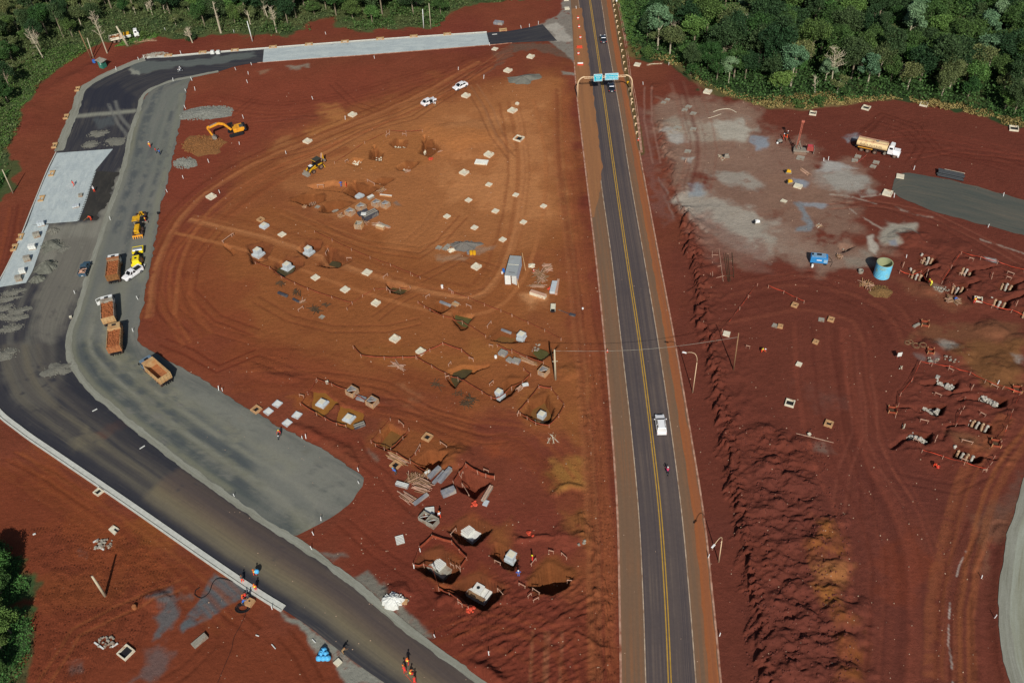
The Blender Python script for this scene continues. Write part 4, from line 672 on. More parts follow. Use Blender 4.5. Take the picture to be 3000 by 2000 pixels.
TJ=[('a', GL('01', [(450, 500), (720, 470), (880, 460), (1000, 260), (1080, 0), (1180, 0), (950, 600), (800, 1050), (640, 1100), (420, 900), (330, 760)]), '#77756a', 2.5, 1, .05), ('a', GL('01', [(560, 600), (900, 620), (700, 1200), (520, 1568), (300, 1568), (330, 1200), (450, 900)]), '#66635a', 3, .95, .2), ('a', GL('02', [(100, 0), (560, 0), (640, 300), (420, 620), (150, 560), (0, 300)]), '#57544d', 3, .9, .3), ('a', GL('00', [(1180, 570), (1640, 560), (2352, 480), (2352, 530), (1900, 600), (1560, 620), (1250, 700)]), '#5a605c', 1.2, .8, .1), ('a', GL('00', [(800, 820), (1100, 760), (1250, 900), (1200, 1000), (780, 1000)]), '#262832', 2, .8, 0), ('l', GL('00', [(700, 1068), (960, 1045), (1230, 1022)]), '#7f7f72', 1.9, .95, 0), ('l', GL('00', [(1060, 930), (1110, 1080), (1215, 1200)]), '#6c6c66', .9, .7, .2), ('l', GL('00', [(1000, 960), (1080, 1130), (1190, 1270)]), '#6c6c66', .9, .7, .2), ('a', GL('00', [(880, 1080), (1040, 1070), (1040, 1160), (900, 1180)]), '#4a4f50', 1.5, .8, .2), ('a', GL('02', [(780, 800), (900, 850), (1000, 980), (900, 960), (700, 1000), (690, 900)]), '#6b6450', 1.6, .8, .3), ('a', GL('02', [(1000, 760), (1150, 720), (1160, 790), (1020, 850), (900, 900), (880, 820)]), '#563d34', 1.4, .8, .3), ('a', GL('00', [(1180, 640), (1260, 650), (1280, 700), (1200, 690)]), '#85867a', .9, .9, 0)]
for t_, c_, w_, a_ in[(.1, '#2a2b32', 2.4, .7), (.9, '#28292f', 2.4, .8), (.3, '#5c574b', 1.4, .6), (.42, '#4b4742', 1.2, .6), (.52, '#605a4c', 1.3, .7), (.66, '#524d45', 1.0, .6), (.75, '#3b3838', 1.5, .6)]:TJ.append(('l', between(OA, OB, t_, f_b, f_d), c_, w_, a_, .25))
for t_, c_, w_, a_ in[(.32, '#68604f', 2.4, .75), (.46, '#70664f', 2.2, .8), (.58, '#5f5245', 2.4, .8), (.72, '#4f443f', 2.2, .7), (.86, '#5a4d42', 1.4, .5)]:TJ.append(('l', between(OA, OB, t_, f_c, 1), c_, w_, a_, .15))
for t_ in(.15, .35, .55, .8):TJ.append(('l', between(OA, OB, t_, f_a, f_b), '#66645a', 1.2, .5, .3))
tint(_s, TJ)
_s=strip('gravel_lane', GA, GB, .018, M_GRAV, 36, jit=.6)
TG=[('l', between(GA, GB, t_, a_, b_), c_, w_, m_, .3)for t_, a_, b_, c_, w_, m_ in[(.2, .1, .6, '#454b4a', 1.6, .7), (.35, .15, .7, '#454c4c', 1.8, .7), (.55, .1, .55, '#474d4a', 1.5, .7), (.12, .4, 1, '#444b49', 2.4, .75), (.3, .5, 1, '#6b6b58', 2.6, .6), (.45, .5, .95, '#474d4c', 2.6, .7), (.62, .5, .9, '#74735d', 3.0, .7), (.8, .5, .9, '#4a504e', 2.4, .6), (.9, .05, .5, '#72725f', 1.4, .8), (.06, .1, .9, '#70705e', 1.2, .7), (.7, .0, .45, '#5c6055', 1.4, .6), (.45, .6, .8, '#787660', 1.6, .5)]]
TG+=[('a', GL('12', q), '#3f3c33', .7, .9, .35)for q in([(460, 1010), (530, 990), (510, 1060), (450, 1060)], [(540, 1080), (610, 1070), (610, 1130), (570, 1140)], [(640, 1290), (720, 1300), (700, 1320), (650, 1315)], [(560, 1240), (660, 1240), (650, 1260)])]+[('a', GL('02', q), '#5b4a3a', .9, .8, .35)for q in([(2070, 720), (2130, 800), (2110, 830), (2070, 780)], [(2200, 700), (2250, 690), (2250, 740)], [(2220, 920), (2300, 980), (2250, 990)])]
TG+=[('a', GL('01', [(950, 0), (1500, 0), (1380, 700), (1300, 1568), (700, 1568), (850, 800)]), '#6c6d66', 5, .6, .3), ('a', GL('00', [(1350, 880), (1700, 760), (1600, 1568), (1180, 1568)]), '#676a63', 3, .6, .3)]
TG+=[('l', between(GA, GB, t_, a_, b_), c_, w_, m_, .45)for t_, a_, b_, c_, w_, m_ in[(.25, 0, .4, '#43484b', 2, .8), (.5, .2, .45, '#484c4e', 1.4, .8), (.75, .1, .4, '#45494b', 1.2, .7), (.18, .6, 1, '#404648', 2.0, .85), (.38, .6, .95, '#41474a', 2.2, .8), (.55, .65, .9, '#464c4e', 2.4, .8), (.72, .6, .85, '#484d4c', 2.0, .7), (.5, .55, 1, '#7d7c6c', 1.0, .7), (.3, .55, 1, '#7b7b6e', .8, .7)]]
TG+=[('a', GL('12', [(0, 700), (300, 900), (600, 1000), (850, 1250), (900, 1400), (600, 1568), (100, 1568), (0, 1200)]), '#74746a', 6, .7, .3), ('a', GL('02', [(1500, 350), (2000, 480), (2352, 700), (2352, 1000), (1900, 700)]), '#77776c', 4, .7, .3)]
tint(_s, TG)
GP=RPOLY['grey'];strip('grey_road', smooth_line([GP[i]for i in(11, 0, 1, 2, 3, 4)], 1), smooth_line([GP[i]for i in(10, 9, 8, 7, 6, 5)], 1), .016, M_GREY, 8, jit=.5)
PP=[p[:2]for p in P2([(3080, 1250), (3000, 1400), (2974, 1500), (2951, 1564), (2932, 1691), (2925, 1780), (2928, 1830), (2938, 1915), (2960, 2000), (3000, 2120)])]
PP=smooth_line(PP, 1);strip('pale_road', PP, [(p[0]+9, p[1])for p in PP], .016, M_PALE, 8, jit=.3)
strip('pale_road_edge', PP, [(p[0]+1.7, p[1])for p in PP], .022, M_EDGE, 3, jit=.25)
n=min(len(OB), 999)
IN=OB[:]
k0=min(range(len(IN)), key=lambda k:dist(IN[k], gp(640, 210)))
strip('gravel_edge', offset(IN[k0:], -.75), offset(IN[k0:], .45), .026, M_EDGE, 3, jit=.28)
k1=min(range(len(OA)), key=lambda k:dist(OA[k], gp(424, 172)));k2=min(range(len(OA)), key=lambda k:dist(OA[k], gp(166, 446)))
strip('gravel_shoulder', offset(OA[k1:k2], -.8), offset(OA[k1:k2], 1.6), .022, M_EDGE, 3, jit=.35)
def kerb(name, line, prof, m, top=False):
 """prof = (offset, height) across the line"""
 vs, fs=[], [];n=len(prof);offs=[offset(line, p[0])for p in prof]
 for k in range(len(line)):
  for i, p in enumerate(prof):vs.append((offs[i][k][0], offs[i][k][1], p[1]))
 for k in range(len(line)-1):
  for i in range(n-1):fs.append((k*n+i, k*n+i+1, (k+1)*n+i+1, (k+1)*n+i))
 fs.append(tuple(range(n)));fs.append(tuple((len(line)-1)*n+i for i in range(n-1, -1, -1)))
 me=bpy.data.meshes.new(name);me.from_pydata(vs, [], fs);me.materials.append(m);me.update()
 o=bpy.data.objects.new(name, me);C.objects.link(o);return struct(o)
ke=min(range(len(OA)), key=lambda k:dist(OA[k], gp(1426, 93)));kn=min(range(len(OA)), key=lambda k:dist(OA[k], gp(834, 1790)))
kb=min(range(len(OA)), key=lambda k:dist(OA[k], gp(-60, 1080)))
KP=[(-.45, -.1), (-.45, .19), (-.3, .19), (-.28, .06), (.42, .05), (.45, -.1)]
kerb('kerb', OA[ke:k1], KP, M_KERB)
KQ=[(-.5, -.1), (-.5, .26), (-.22, .26), (-.2, .03), (-.06, .03), (-.04, .22), (.72, .19), (.74, -.1)]
kn2=min(range(len(OA)), key=lambda k:dist(OA[k], gp(834, 1787)))
kerb('kerb', OA[kb:kn2], KQ, M_KERB)
kl1=min(range(len(OA)), key=lambda k:dist(OA[k], gp(166, 446)))
kerb('kerb', OA[kl1:kb], [(-.25, -.1), (-.25, .14), (0, .14), (.02, -.1)], M_KERB)
kerb('kerb', OB[min(range(len(OB)), key=lambda k:dist(OB[k], gp(1500, 126))):min(range(len(OB)), key=lambda k:dist(OB[k], gp(750, 185)))], [(-.1, -.1), (-.1, .05), (.12, .05), (.12, -.1)], M_KERBR)
SA=[p[:2]for p in P2([(1426, 97), (1300, 105), (1100, 119), (900, 134), (774, 144)])];SB=[p[:2]for p in P2([(1434, 131), (1300, 142), (1100, 158), (900, 173), (770, 183)])]
o=strip('concrete_paving', offset(smooth_line(SA), .45), smooth_line(SB), .09, M_SLAB, 6, thick=.15)
SA=[p[:2]for p in P2([(167, 449), (140, 505), (96, 612), (76, 660), (57, 707), (19, 787), (-8, 842), (-25, 880)])]
SB=[p[:2]for p in P2([(331, 437), (279, 500), (252, 580), (232, 647), (231, 649), (229, 650), (228, 651), (227, 652)])]
SB1=[p[:2]for p in P2([(331, 437), (279, 500), (255, 570), (227, 648)])];SA1=[p[:2]for p in P2([(167, 449), (140, 505), (108, 580), (80, 660)])]
def lin_sub(P, n):
 L=[0]
 for k in range(1, len(P)):L.append(L[-1]+dist(P[k], P[k-1]))
 return[(float(np.interp(t, L, [p[0]for p in P])), float(np.interp(t, L, [p[1]for p in P])))for t in np.linspace(0, L[-1], n)]
strip('concrete_paving', lin_sub(SA1, 40), lin_sub(SB1, 40), .07, M_SLAB, 8, thick=.15, jit=.0)
SA2=[p[:2]for p in P2([(80, 660), (57, 707), (19, 787), (-8, 842)])];SB2=[p[:2]for p in P2([(143, 659), (121, 723), (96, 793), (77, 828)])]
strip('concrete_paving', lin_sub(SA2, 30), lin_sub(SB2, 30), .07, M_SLAB, 6, thick=.15)
WA=[p[:2]for p in P2([(279, 501), (262, 550), (250, 590), (229, 645)])];WB=[p[:2]for p in P2([(350, 505), (320, 560), (312, 600), (272, 646)])]
strip('fresh_asphalt', lin_sub(WA, 90), lin_sub(WB, 90), .024, M_WET, 6, jit=1.6)
mb=MB()
for k, p in enumerate(lin_sub(WA, 60)):
 if k%2:mb.box((p[0]-.1, p[1], .022), (.75, .3, .05), rz=rnd.uniform(-.2, .2))
struct(mb.build('paver_edge', M_SLAB))
HYY=[y for y in HY]
def hline(k, off=0):return[(at_y(HWY[k], y)+off, y)for y in HYY]
strip('highway_shoulder', hline('lk'), hline('ll'), .016, M_SHLD, 4)
strip('highway_shoulder', hline('rl'), hline('rk'), .016, M_SHLD, 4)
strip('highway_shoulder_soil', hline('rk', -1.7), hline('rk', -.25), .022, M_SHLR, 3, jit=.25)
strip('highway', hline('ll', -.1), hline('rl', .1), .03, M_LANE, 10)
def cut(line, y0, y1):return[p for p in line if y0<=p[1]<=y1]
yb=gp(1741, 430)[1];ya=gp(1741, 360)[1]
for nm, k, o_, w, m, r in(('edge_line', 'll', 0, .16, M_WHITE, (44, ya-22)), ('edge_line', 'll', 0, .15, M_WHITE, (ya+6, 330)), ('edge_line', 'rl', 0, .16, M_WHITE, (44, 330)), ('centre_line', 'yc', -.2, .17, M_YEL, (44, 330)), ('centre_line', 'yc', .2, .17, M_YEL, (44, 330))):
 A=cut(hline(k, o_-w/2), *r);B=cut(hline(k, o_+w/2), *r);strip(nm, A, B, .036, m, 1)
A=hline('lk', .15);y0_, y1_=gp(1700, 640)[1], gp(1700, 20)[1];_b=[(x*(1-u)+at_y(HWY['lk'], y)*u+u*.5, y)for x, y in cut(hline('ll', .75), y0_, y1_)for u in[max(0, 1-(y-y0_)/22)**1.5]]
strip('shoulder_sand', cut(A, y0_, y1_), _b, .042, road_mat('shoulder_sand', '#8a5f3e', '#7d573b', '#91653f', .02, .6, bump=.3), 4, jit=.5)
kerb('kerb', cut(hline('lk', 0), 44, gp(1682, 177)[1]), [(.16, -.1), (.16, .08), (-.16, .08), (-.16, -.1)], M_KERBR)
kerb('kerb', cut(hline('rk', 0), 44, gp(1870, 440)[1]), [(.14, -.1), (.14, .1), (-.14, .1), (-.14, -.1)], M_KERBR)
gl=smooth_line([p[:2]for p in GL('20', [(965, -60), (990, 100), (1020, 250), (1060, 500), (1085, 700), (1120, 850), (1150, 1050), (1190, 1400)])], 1.5)
kerb('gutter', gl, [(.3, -.1), (.3, .05), (.18, .05), (.1, -.03), (-.1, -.03), (-.18, .05), (-.3, .05), (-.3, -.1)], M_KERBR)
M_CONC=mat('pale_concrete', '#c6c0aa', .85, var=.14, scale=1.6, dirt='#9a7458', dirt_amt=.15)
M_CONCB=mat('bluish_concrete', '#a9b1b4', .8, var=.12, scale=1.4, dirt='#8a7a68', dirt_amt=.12)
M_CONCG=mat('grey_concrete', '#8c887c', .85, var=.2, scale=1.2, dirt='#6f513c', dirt_amt=.35)
M_CONCW=mat('white_concrete', '#c4c6c0', .8, var=.1, scale=1.5)
M_WOOD=mat('pale_timber', '#a8835c', .85, var=.25, scale=2.0)
M_WOOD2=mat('weathered_timber', '#85684c', .85, var=.25, scale=2.0)
M_WOODP=mat('pink_timber', '#b08d78', .85, var=.2, scale=2.0)
M_WOODD=mat('dark_timber', '#4d3d2c', .9, var=.25, scale=2.0)
M_PLY=mat('grey_form_panel', '#7b7c80', .8, var=.3, scale=1.2, dirt='#a0957f', dirt_amt=.35)
M_PLYD=mat('dark_form_panel', '#3e3f46', .8, var=.3, scale=1.2, dirt='#7a7468', dirt_amt=.3)
M_ORNG=mat('orange_mesh', '#84402a', .85, var=.35, scale=2)
M_ORNG2=mat('bright_orange_plastic', '#b9452e', .6, var=.25)
M_STEEL=mat('galvanised_steel', '#8f9296', .5, .6, var=.12)
M_DARK=mat('dark_metal', '#232428', .6, .3, var=.2)
M_BLACK=mat('black_rubber', '#17181a', .85, var=.15)
M_TYRE=mat('dusty_tyre', '#3b2c26', .9, var=.25, scale=4)
M_RIM=mat('rim', '#80695a', .7, .1)
M_GLASS=mat('dark_glass', '#12161c', .12, .0, var=.02, spec=.8)
M_CARW=mat('white_car_paint', '#e6eaf0', .3, var=.03, coat=.6, spec=.5)
M_CARD=mat('dark_blue_car_paint', '#1f2836', .25, .2, var=.05, coat=.8, spec=.6)
M_CARG=mat('dark_grey_car_paint', '#2b323c', .25, .2, var=.05, coat=.8, spec=.6)
M_BLUEC=mat('faded_blue_paint', '#39505f', .5, .1, var=.12)
M_YELM=mat('machine_yellow', '#c99a1e', .55, var=.14, scale=1.5, dirt='#8a5f2a', dirt_amt=.25)
M_YELB=mat('bright_machine_yellow', '#dcc420', .5, var=.08, scale=1.5)
M_ORM=mat('machine_orange', '#cf8f25', .55, var=.12, scale=1.5, dirt='#8b5a2c', dirt_amt=.25)
M_WHT=mat('white_paint', '#d5d7d4', .55, var=.08, dirt='#a58f78', dirt_amt=.15)
M_TAN=mat('dusty_tan_paint', '#a98b62', .7, var=.14, scale=1.2, dirt='#9b6b42', dirt_amt=.35)
M_RUST=mat('rusty_orange_paint', '#94603c', .75, var=.2, scale=1.5, dirt='#7e4a2c', dirt_amt=.4)
M_STEELB=mat('worn_bucket_steel', '#8b8478', .6, .3, var=.2)
M_TEAL=mat('teal_paint', '#2e6a5a', .5, var=.1)
M_BLUE=mat('strong_blue_plastic', '#2f62a8', .5, var=.1)
M_BLUEG=mat('blue_generator_paint', '#2c78b0', .5, var=.08)
M_SKYB=mat('light_blue_tank_paint', '#62adc9', .55, var=.14, scale=1.0, dirt='#8d9a6a', dirt_amt=.25)
M_TANKIN=mat('tank_inside', '#8f9470', .8, var=.12, scale=.8)
M_REDM=mat('faded_red_paint', '#8e4038', .7, var=.2)
M_REDB=mat('bright_red_plastic', '#d43c30', .6, var=.08)
M_SIGN=mat('sign_blue', '#16a2b8', .45, var=.04)
M_SIGNW=mat('sign_white', '#d8eef4', .5, var=.02)
M_CREAM=mat('cream_pole_paint', '#c9b08e', .6, var=.08)
M_POLE=mat('pale_pole_concrete', '#a9a088', .85, var=.15)
M_SOILR=mat('red_soil_clods', '#8a5230', .95, var=.35, scale=2.2)
M_SOILY=mat('yellow_soil_clods', '#75502e', .95, var=.35, scale=2.2)
M_STONE=mat('crushed_stone_pile', '#72736b', .9, var=.3, scale=2.0)
M_SANDG=mat('grey_sand', '#66655c', .95, var=.18, scale=1.5)
M_PILEC=mat('rough_pile_concrete', '#a29d92', .9, var=.3, scale=2.5, bump=.4)
M_PILET=mat('soil_stained_pile', '#a08468', .9, var=.3, scale=2.5)
def water_mat(name, c, rough=.12, br=.5):
 m, N, L, b=nodes(name);ge=N.new('ShaderNodeNewGeometry')
 L.new(mixc(N, L, rng(N, L, noise(N, L, ge.outputs['Position'], .8, 4), .35, .65, 0, 1), hexc(c), hexc(c, .8)), b.inputs['Base Color'])
 b.inputs['Roughness'].default_value=rough;b.inputs['Specular IOR Level'].default_value=br
 bumpn(N, L, b, noise(N, L, ge.outputs['Position'], 5, 2), .05, .02);MATS[name]=m;return m
M_MUD=water_mat('muddy_water', '#8a5c26', .15);M_MUDD=water_mat('dark_pond_water', '#4c4228', .1);M_MUDG=water_mat('green_pond_water', '#54502c', .1);M_MUDB=water_mat('brown_pond_water', '#76522a', .15)
def pool(s_, pts, depth, m, name='water'):
 P=[(gp(*Q(s_, x, y), -depth)[:2]if s_ else gp(x, y, -depth)[:2])for x, y in pts]
 P=smooth_line(P+[P[0]], .7)[:-1]
 mb=MB();mb._add([(p[0], p[1], -depth)for p in P], [tuple(range(len(P)))]);return struct(mb.build(name, m))
pool('12', [(500, 600), (525, 540), (540, 430), (640, 430), (740, 500), (750, 570), (690, 630), (620, 690), (540, 660)], .2, M_MUD)
pool('12', [(740, 690), (780, 560), (860, 570), (1000, 620), (985, 720), (900, 805), (760, 770)], .2, M_MUD)
pool('12', [(1120, 930), (1190, 860), (1250, 820), (1350, 860), (1260, 960), (1190, 985)], .95, M_MUDB)
pool('12', [(1790, 350), (1840, 250), (1960, 240), (1990, 270), (1960, 300), (1870, 380), (1840, 430)], .8, M_MUDD)
pool('11', [(180, 930), (200, 890), (350, 880), (340, 930), (260, 985)], .85, M_MUDD);pool('11', [(670, 870), (700, 830), (780, 850), (760, 890)], .95, M_MUDD)
pool('11', [(1230, 1100), (1300, 1040), (1400, 1080), (1330, 1135)], .95, M_MUDD);pool('11', [(1840, 1310), (1990, 1330), (1930, 1440), (1830, 1370)], .8, M_MUDG)
pool('22', [(185, 100), (250, 70), (340, 110), (265, 170)], .75, M_MUDG);pool('', [(1440, 1002), (1465, 975), (1510, 985), (1500, 1004)], .8, M_MUDB)
pool('22', [(150, 640), (260, 560), (390, 620), (330, 730), (240, 745)], 1.35, M_MUDB)
GDIR=ang(G('11', 540, 570), G('11', 1510, 995));GDR=ang(G('13', 1680, 385), G('13', 1835, 475))
GR2=ang(G('32', 1410, 1020), G('32', 2000, 1195))
NR=lambda a=.08:rnd.uniform(-a, a)
def pad_mesh(kind, size):
 r=[]
 mb=MB();h=.38;s=size
 if kind=='cap':
  mb.box((0, 0, -.15), (s, s, h+.15));
  f=MB()
  for a, b in(((-s/2+.12, -s/2), (s/2-.12, -s/2)), ):pass
  for sx, sy, dx, dy in((0, -1, s, .2), (0, 1, s, .2), (-1, 0, .2, s-.4), (1, 0, .2, s-.4)):
   f.box((sx*(s/2-.1), sy*(s/2-.1), h), (dx, dy, .09))
  return[('block', mb, M_CONC, .03), ('rim', f, M_CONC, .0)]
 if kind=='lid':return[('block', mb.box((0, 0, -.15), (s, s, .45)), M_CONC, .03)]
 if kind=='blue':return[('block', mb.box((0, 0, -.15), (s, s, .42)), M_CONCB, .03), ('lid', MB().box((.08, .05, .28), (s*.72, s*.72, .06)), M_CONCW, 0)]
 if kind=='flat':return[('slab', mb.box((0, 0, -.05), (s, s, .16)), M_CONCG, .0)]
 if kind=='frame':
  for sx, sy, dx, dy in((0, -1, s, .18), (0, 1, s, .18), (-1, 0, .18, s-.36), (1, 0, .18, s-.36)):mb.box((sx*(s/2-.09), sy*(s/2-.09), -.2), (dx, dy, .62))
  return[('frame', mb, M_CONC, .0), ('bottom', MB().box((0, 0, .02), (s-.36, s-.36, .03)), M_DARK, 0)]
 if kind=='tan':
  for sx, sy, dx, dy in((0, -1, s, .3), (0, 1, s, .3), (-1, 0, .3, s-.6), (1, 0, .3, s-.6)):mb.box((sx*(s/2-.15), sy*(s/2-.15), -.2), (dx, dy, .6))
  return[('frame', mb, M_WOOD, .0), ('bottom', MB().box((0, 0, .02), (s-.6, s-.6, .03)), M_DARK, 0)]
PADS={}
PLAB={'cap':'square pale concrete block with rimmed top', 'lid':'plain square pale concrete block', 'blue':'bluish white square concrete cap', 'flat':'flat dusty concrete slab on the soil', 'frame':'open pale concrete box frame', 'tan':'open tan timber box frame'}
def pad(kind, s_, x, y, size=1.45, rz=None, z=0.0):
 key=(kind, size)
 p=on(s_, x, y);rz=GDIR+NR(.12)if rz is None else rz
 lab=PLAB[kind]+' '+where(p)
 if key not in PADS:
  t=thing('concrete_pad' if kind not in('frame', 'tan')else 'inlet_box', lab, 'concrete pad' if kind not in('frame', 'tan')else 'inlet box', (p[0], p[1], p[2]+z), rz, 'square foundation pads and inlets spread over the site')
  for nm, mb, m, bv in pad_mesh(kind, size):mb.build(nm, m, t, bevel=bv)
  PADS[key]=t;return t
 return dup(PADS[key], (p[0], p[1], p[2]+z), rz, lab)
for a in[('cap', '10', 2315, 655, 1.9), ('cap', '10', 1930, 885, 1.9), ('cap', '10', 888, 1060, 1.8), ('cap', '10', 475, 1303, 1.8), ('cap', '10', 2140, 1425, 1.9), ('cap', '20', 5, 1022, 2.0), ('lid', '10', 2195, 455, 1.5), ('cap', '20', 172, 527, 1.8), ('frame', '20', 62, 1278, 2.2), ('lid', '20', 1152, 598, 1.7), ('cap', '20', 1797, 850, 1.9), ('flat', '20', 1428, 918, 1.2), ('flat', '20', 1392, 945, 1.2), ('flat', '20', 1622, 983, 1.5), ('flat', '20', 1587, 1013, 1.4), ('flat', '20', 1665, 1045, 1.5), ('flat', '20', 1615, 1393, 1.5), ('flat', '20', 1520, 1178, 1.9), ('flat', '20', 1665, 1188, 1.5), ('frame', '30', 412, 1047, 1.7), ('frame', '30', 900, 997, 1.9), ('frame', '30', 1432, 965, 1.9), ('frame', '30', 2257, 1187, 2.1), ('flat', '30', 825, 1440, 1.4), ('flat', '30', 797, 1476, 1.4), ('flat', '30', 993, 1494, 1.4), ('flat', '30', 965, 1532, 1.3), ('flat', '30', 298, 1452, 1.8), ('lid', '31', 1213, 57, 1.7), ('cap', '31', 1097, 213, 2.0), ('tan', '31', 245, 1240, 1.2), ('tan', '31', 578, 1372, 1.2), ('flat', '31', 490, 1370, 1.1), ('tan', '31', 112, 1435, 1.0), ('flat', '31', 65, 1425, 1.1), ('cap', '01', 1943, 245, 1.9), ('lid', '11', 240, 590, 1.45), ('lid', '11', 547, 985, 1.5), ('lid', '11', 1022, 938, 1.7), ('lid', '11', 820, 1095, 1.6), ('cap', '11', 1103, 1222, 1.5), ('cap', '11', 1278, 1550, 1.7), ('cap', '11', 1913, 24, 1.8), ('lid', '11', 2140, 132, 1.3), ('lid', '11', 1953, 275, 1.3), ('lid', '11', 2200, 375, 1.35), ('lid', '11', 1755, 424, 1.3), ('lid', '11', 2008, 527, 1.3), ('lid', '11', 2267, 637, 1.3), ('cap', '11', 2025, 888, 1.7), ('flat', '11', 1680, 708, 1.2), ('flat', '11', 1740, 717, 1.2), ('flat', '11', 1763, 692, 1.1), ('lid', '21', 35, 227, 1.2), ('lid', '21', 290, 330, 1.2), ('lid', '21', 105, 477, 1.25), ('lid', '21', 1970, 1502, 1.3), ('blue', '12', 198, 576, 1.45), ('blue', '12', 115, 645, 1.4), ('blue', '12', 378, 680, 1.45), ('blue', '12', 288, 750, 1.4), ('cap', '12', 1515, 98, 1.5), ('tan', '12', 1575, 885, 1.6), ('tan', '12', 1285, 1140, 1.6), ('tan', '12', 5, 630, 1.6), ('tan', '32', 437, 10, 1.0), ('lid', '32', 283, 213, 1.0), ('frame', '32', 200, 572, 1.6), ('tan', '32', 557, 762, 1.4), ('frame', '02', 908, 1387, 1.3), ('flat', '13', 1365, 815, 1.0), ('tan', '11', 45, 455, 1.4), ('flat', '11', 565, 335, 1.0), ('flat', '11', 735, 372, 1.4), ('flat', '11', 605, 1345, 1.0), ('frame', '31', 1930, 1190, 1.5), ('lid', '20', 505, 82, 1.5), ('lid', '20', 497, 2, 1.5), ('flat', '11', 1830, 1225, 1.3), ('cap', '20', 48, 960, .8)]:
 k, s_, x, y, sz=a
 pad(k, s_, x, y, sz, rz=(GR2+NR(.15))if(s_[0]=='3' or(s_[0]=='2' and x>1100))else(0.05 if s_=='20' and x<600 and y<100 else None))
pad('frame', '03', 1160, 1292, 1.9, rz=ang(G('03', 1150, 1355), G('03', 1230, 1275)))
for s_, pts in[('00', [(1865, 487), (2160, 467), (1550, 515), (715, 824), (610, 1078), (505, 1342)]), ('10', [(158, 437), (488, 413), (818, 388), (1142, 362), (1450, 340), (1758, 320), (2270, 280)]), ('01', [(190, 615), (135, 712), (480, 32), (385, 262)])]:
 for x, y in pts:
  p=on(s_, x, y)
  if 'kerb_inlet' not in PADS:
   t=thing('kerb_inlet', 'tan open kerb inlet '+where(p), 'kerb inlet', p, ang(G('10', 158, 437), G('10', 2270, 280)), 'inlet boxes along the kerb')
   mb=MB();mb.box((-.9, 0, -.1), (.5, 1.3, .5));mb.box((.9, 0, -.1), (.5, 1.3, .5));mb.box((0, .5, -.1), (1.3, .3, .45));mb.box((0, -.35, -.1), (1.3, .25, .3));mb.build('walls', M_TAN, t)
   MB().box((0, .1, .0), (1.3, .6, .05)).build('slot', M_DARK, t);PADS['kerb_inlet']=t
  else:dup(PADS['kerb_inlet'], p, ang(G('10', 158, 437), G('10', 2270, 280))if s_!='01' and y<520 else ang(G('01', 440, 0), G('01', 60, 900)), 'tan open kerb inlet '+where(p))
p=on('02', 908, 1385)
def pedestal(s_, x, y, h=1.3, w=1.25, bw=2.0, lab='stepped white concrete pedestal', top=.6, rz=None):
 """x,y = where the centre of its foot shows"""
 p=on(s_, x, y);t=thing('concrete_pedestal', lab, 'concrete pedestal', p, GDIR+.02 if rz is None else rz, 'pedestals in the foundation pits')
 MB().box((0, 0, -.2), (bw, bw, .75)).build('footing', M_CONCB, t, bevel=.04)
 MB().box((0, 0, .55), (w, w, h)).build('column', M_CONCB, t, bevel=.03)
 if top:MB().box((0, 0, .55+h), (w*.8, w*.8, .05)).build('cap', M_CONC, t)
 return t
pedestal('11', 78, 515, .25, 1.3, 1.7, 'low white pedestal beside a wooden frame');pedestal('11', 25, 775, 1.2, 1.4, 2.2, 'stepped white pedestal with pinkish top in left pit')
pedestal('11', 490, 760, 1.2, 1.3, 2.0, 'stepped white pedestal in the pit right of three');pedestal('11', 295, 905, 1.1, 1.4, 2.2, 'stepped white pedestal standing over a green puddle')
pedestal('12', 612, 580, .35, 1.3, 1.9, 'low white pedestal on the left in brown pond', rz=GDIR+.1);pedestal('12', 858, 718, .35, 1.3, 1.9, 'low white pedestal on the right in brown pond', rz=GDIR+.1)
pedestal('12', 2235, 505, 1.1, 1.2, 1.8, 'stepped white pedestal near crates and orange fence');pedestal('22', 275, 710, 1.0, 1.3, 2.0, 'ribbed topped pedestal in five sided fenced pit')
pedestal('21', 88, 1535, .9, 1.4, 1.6, 'white pedestal with grooved top beside grey rubble');pedestal('13', 2345, 385, .9, 1.4, 1.8, 'ribbed pedestal in the pit left of red worker')
pedestal('11', 955, 245, .15, 1.6, 1.7, 'low bluish pedestal in corner of upper trench', 0)
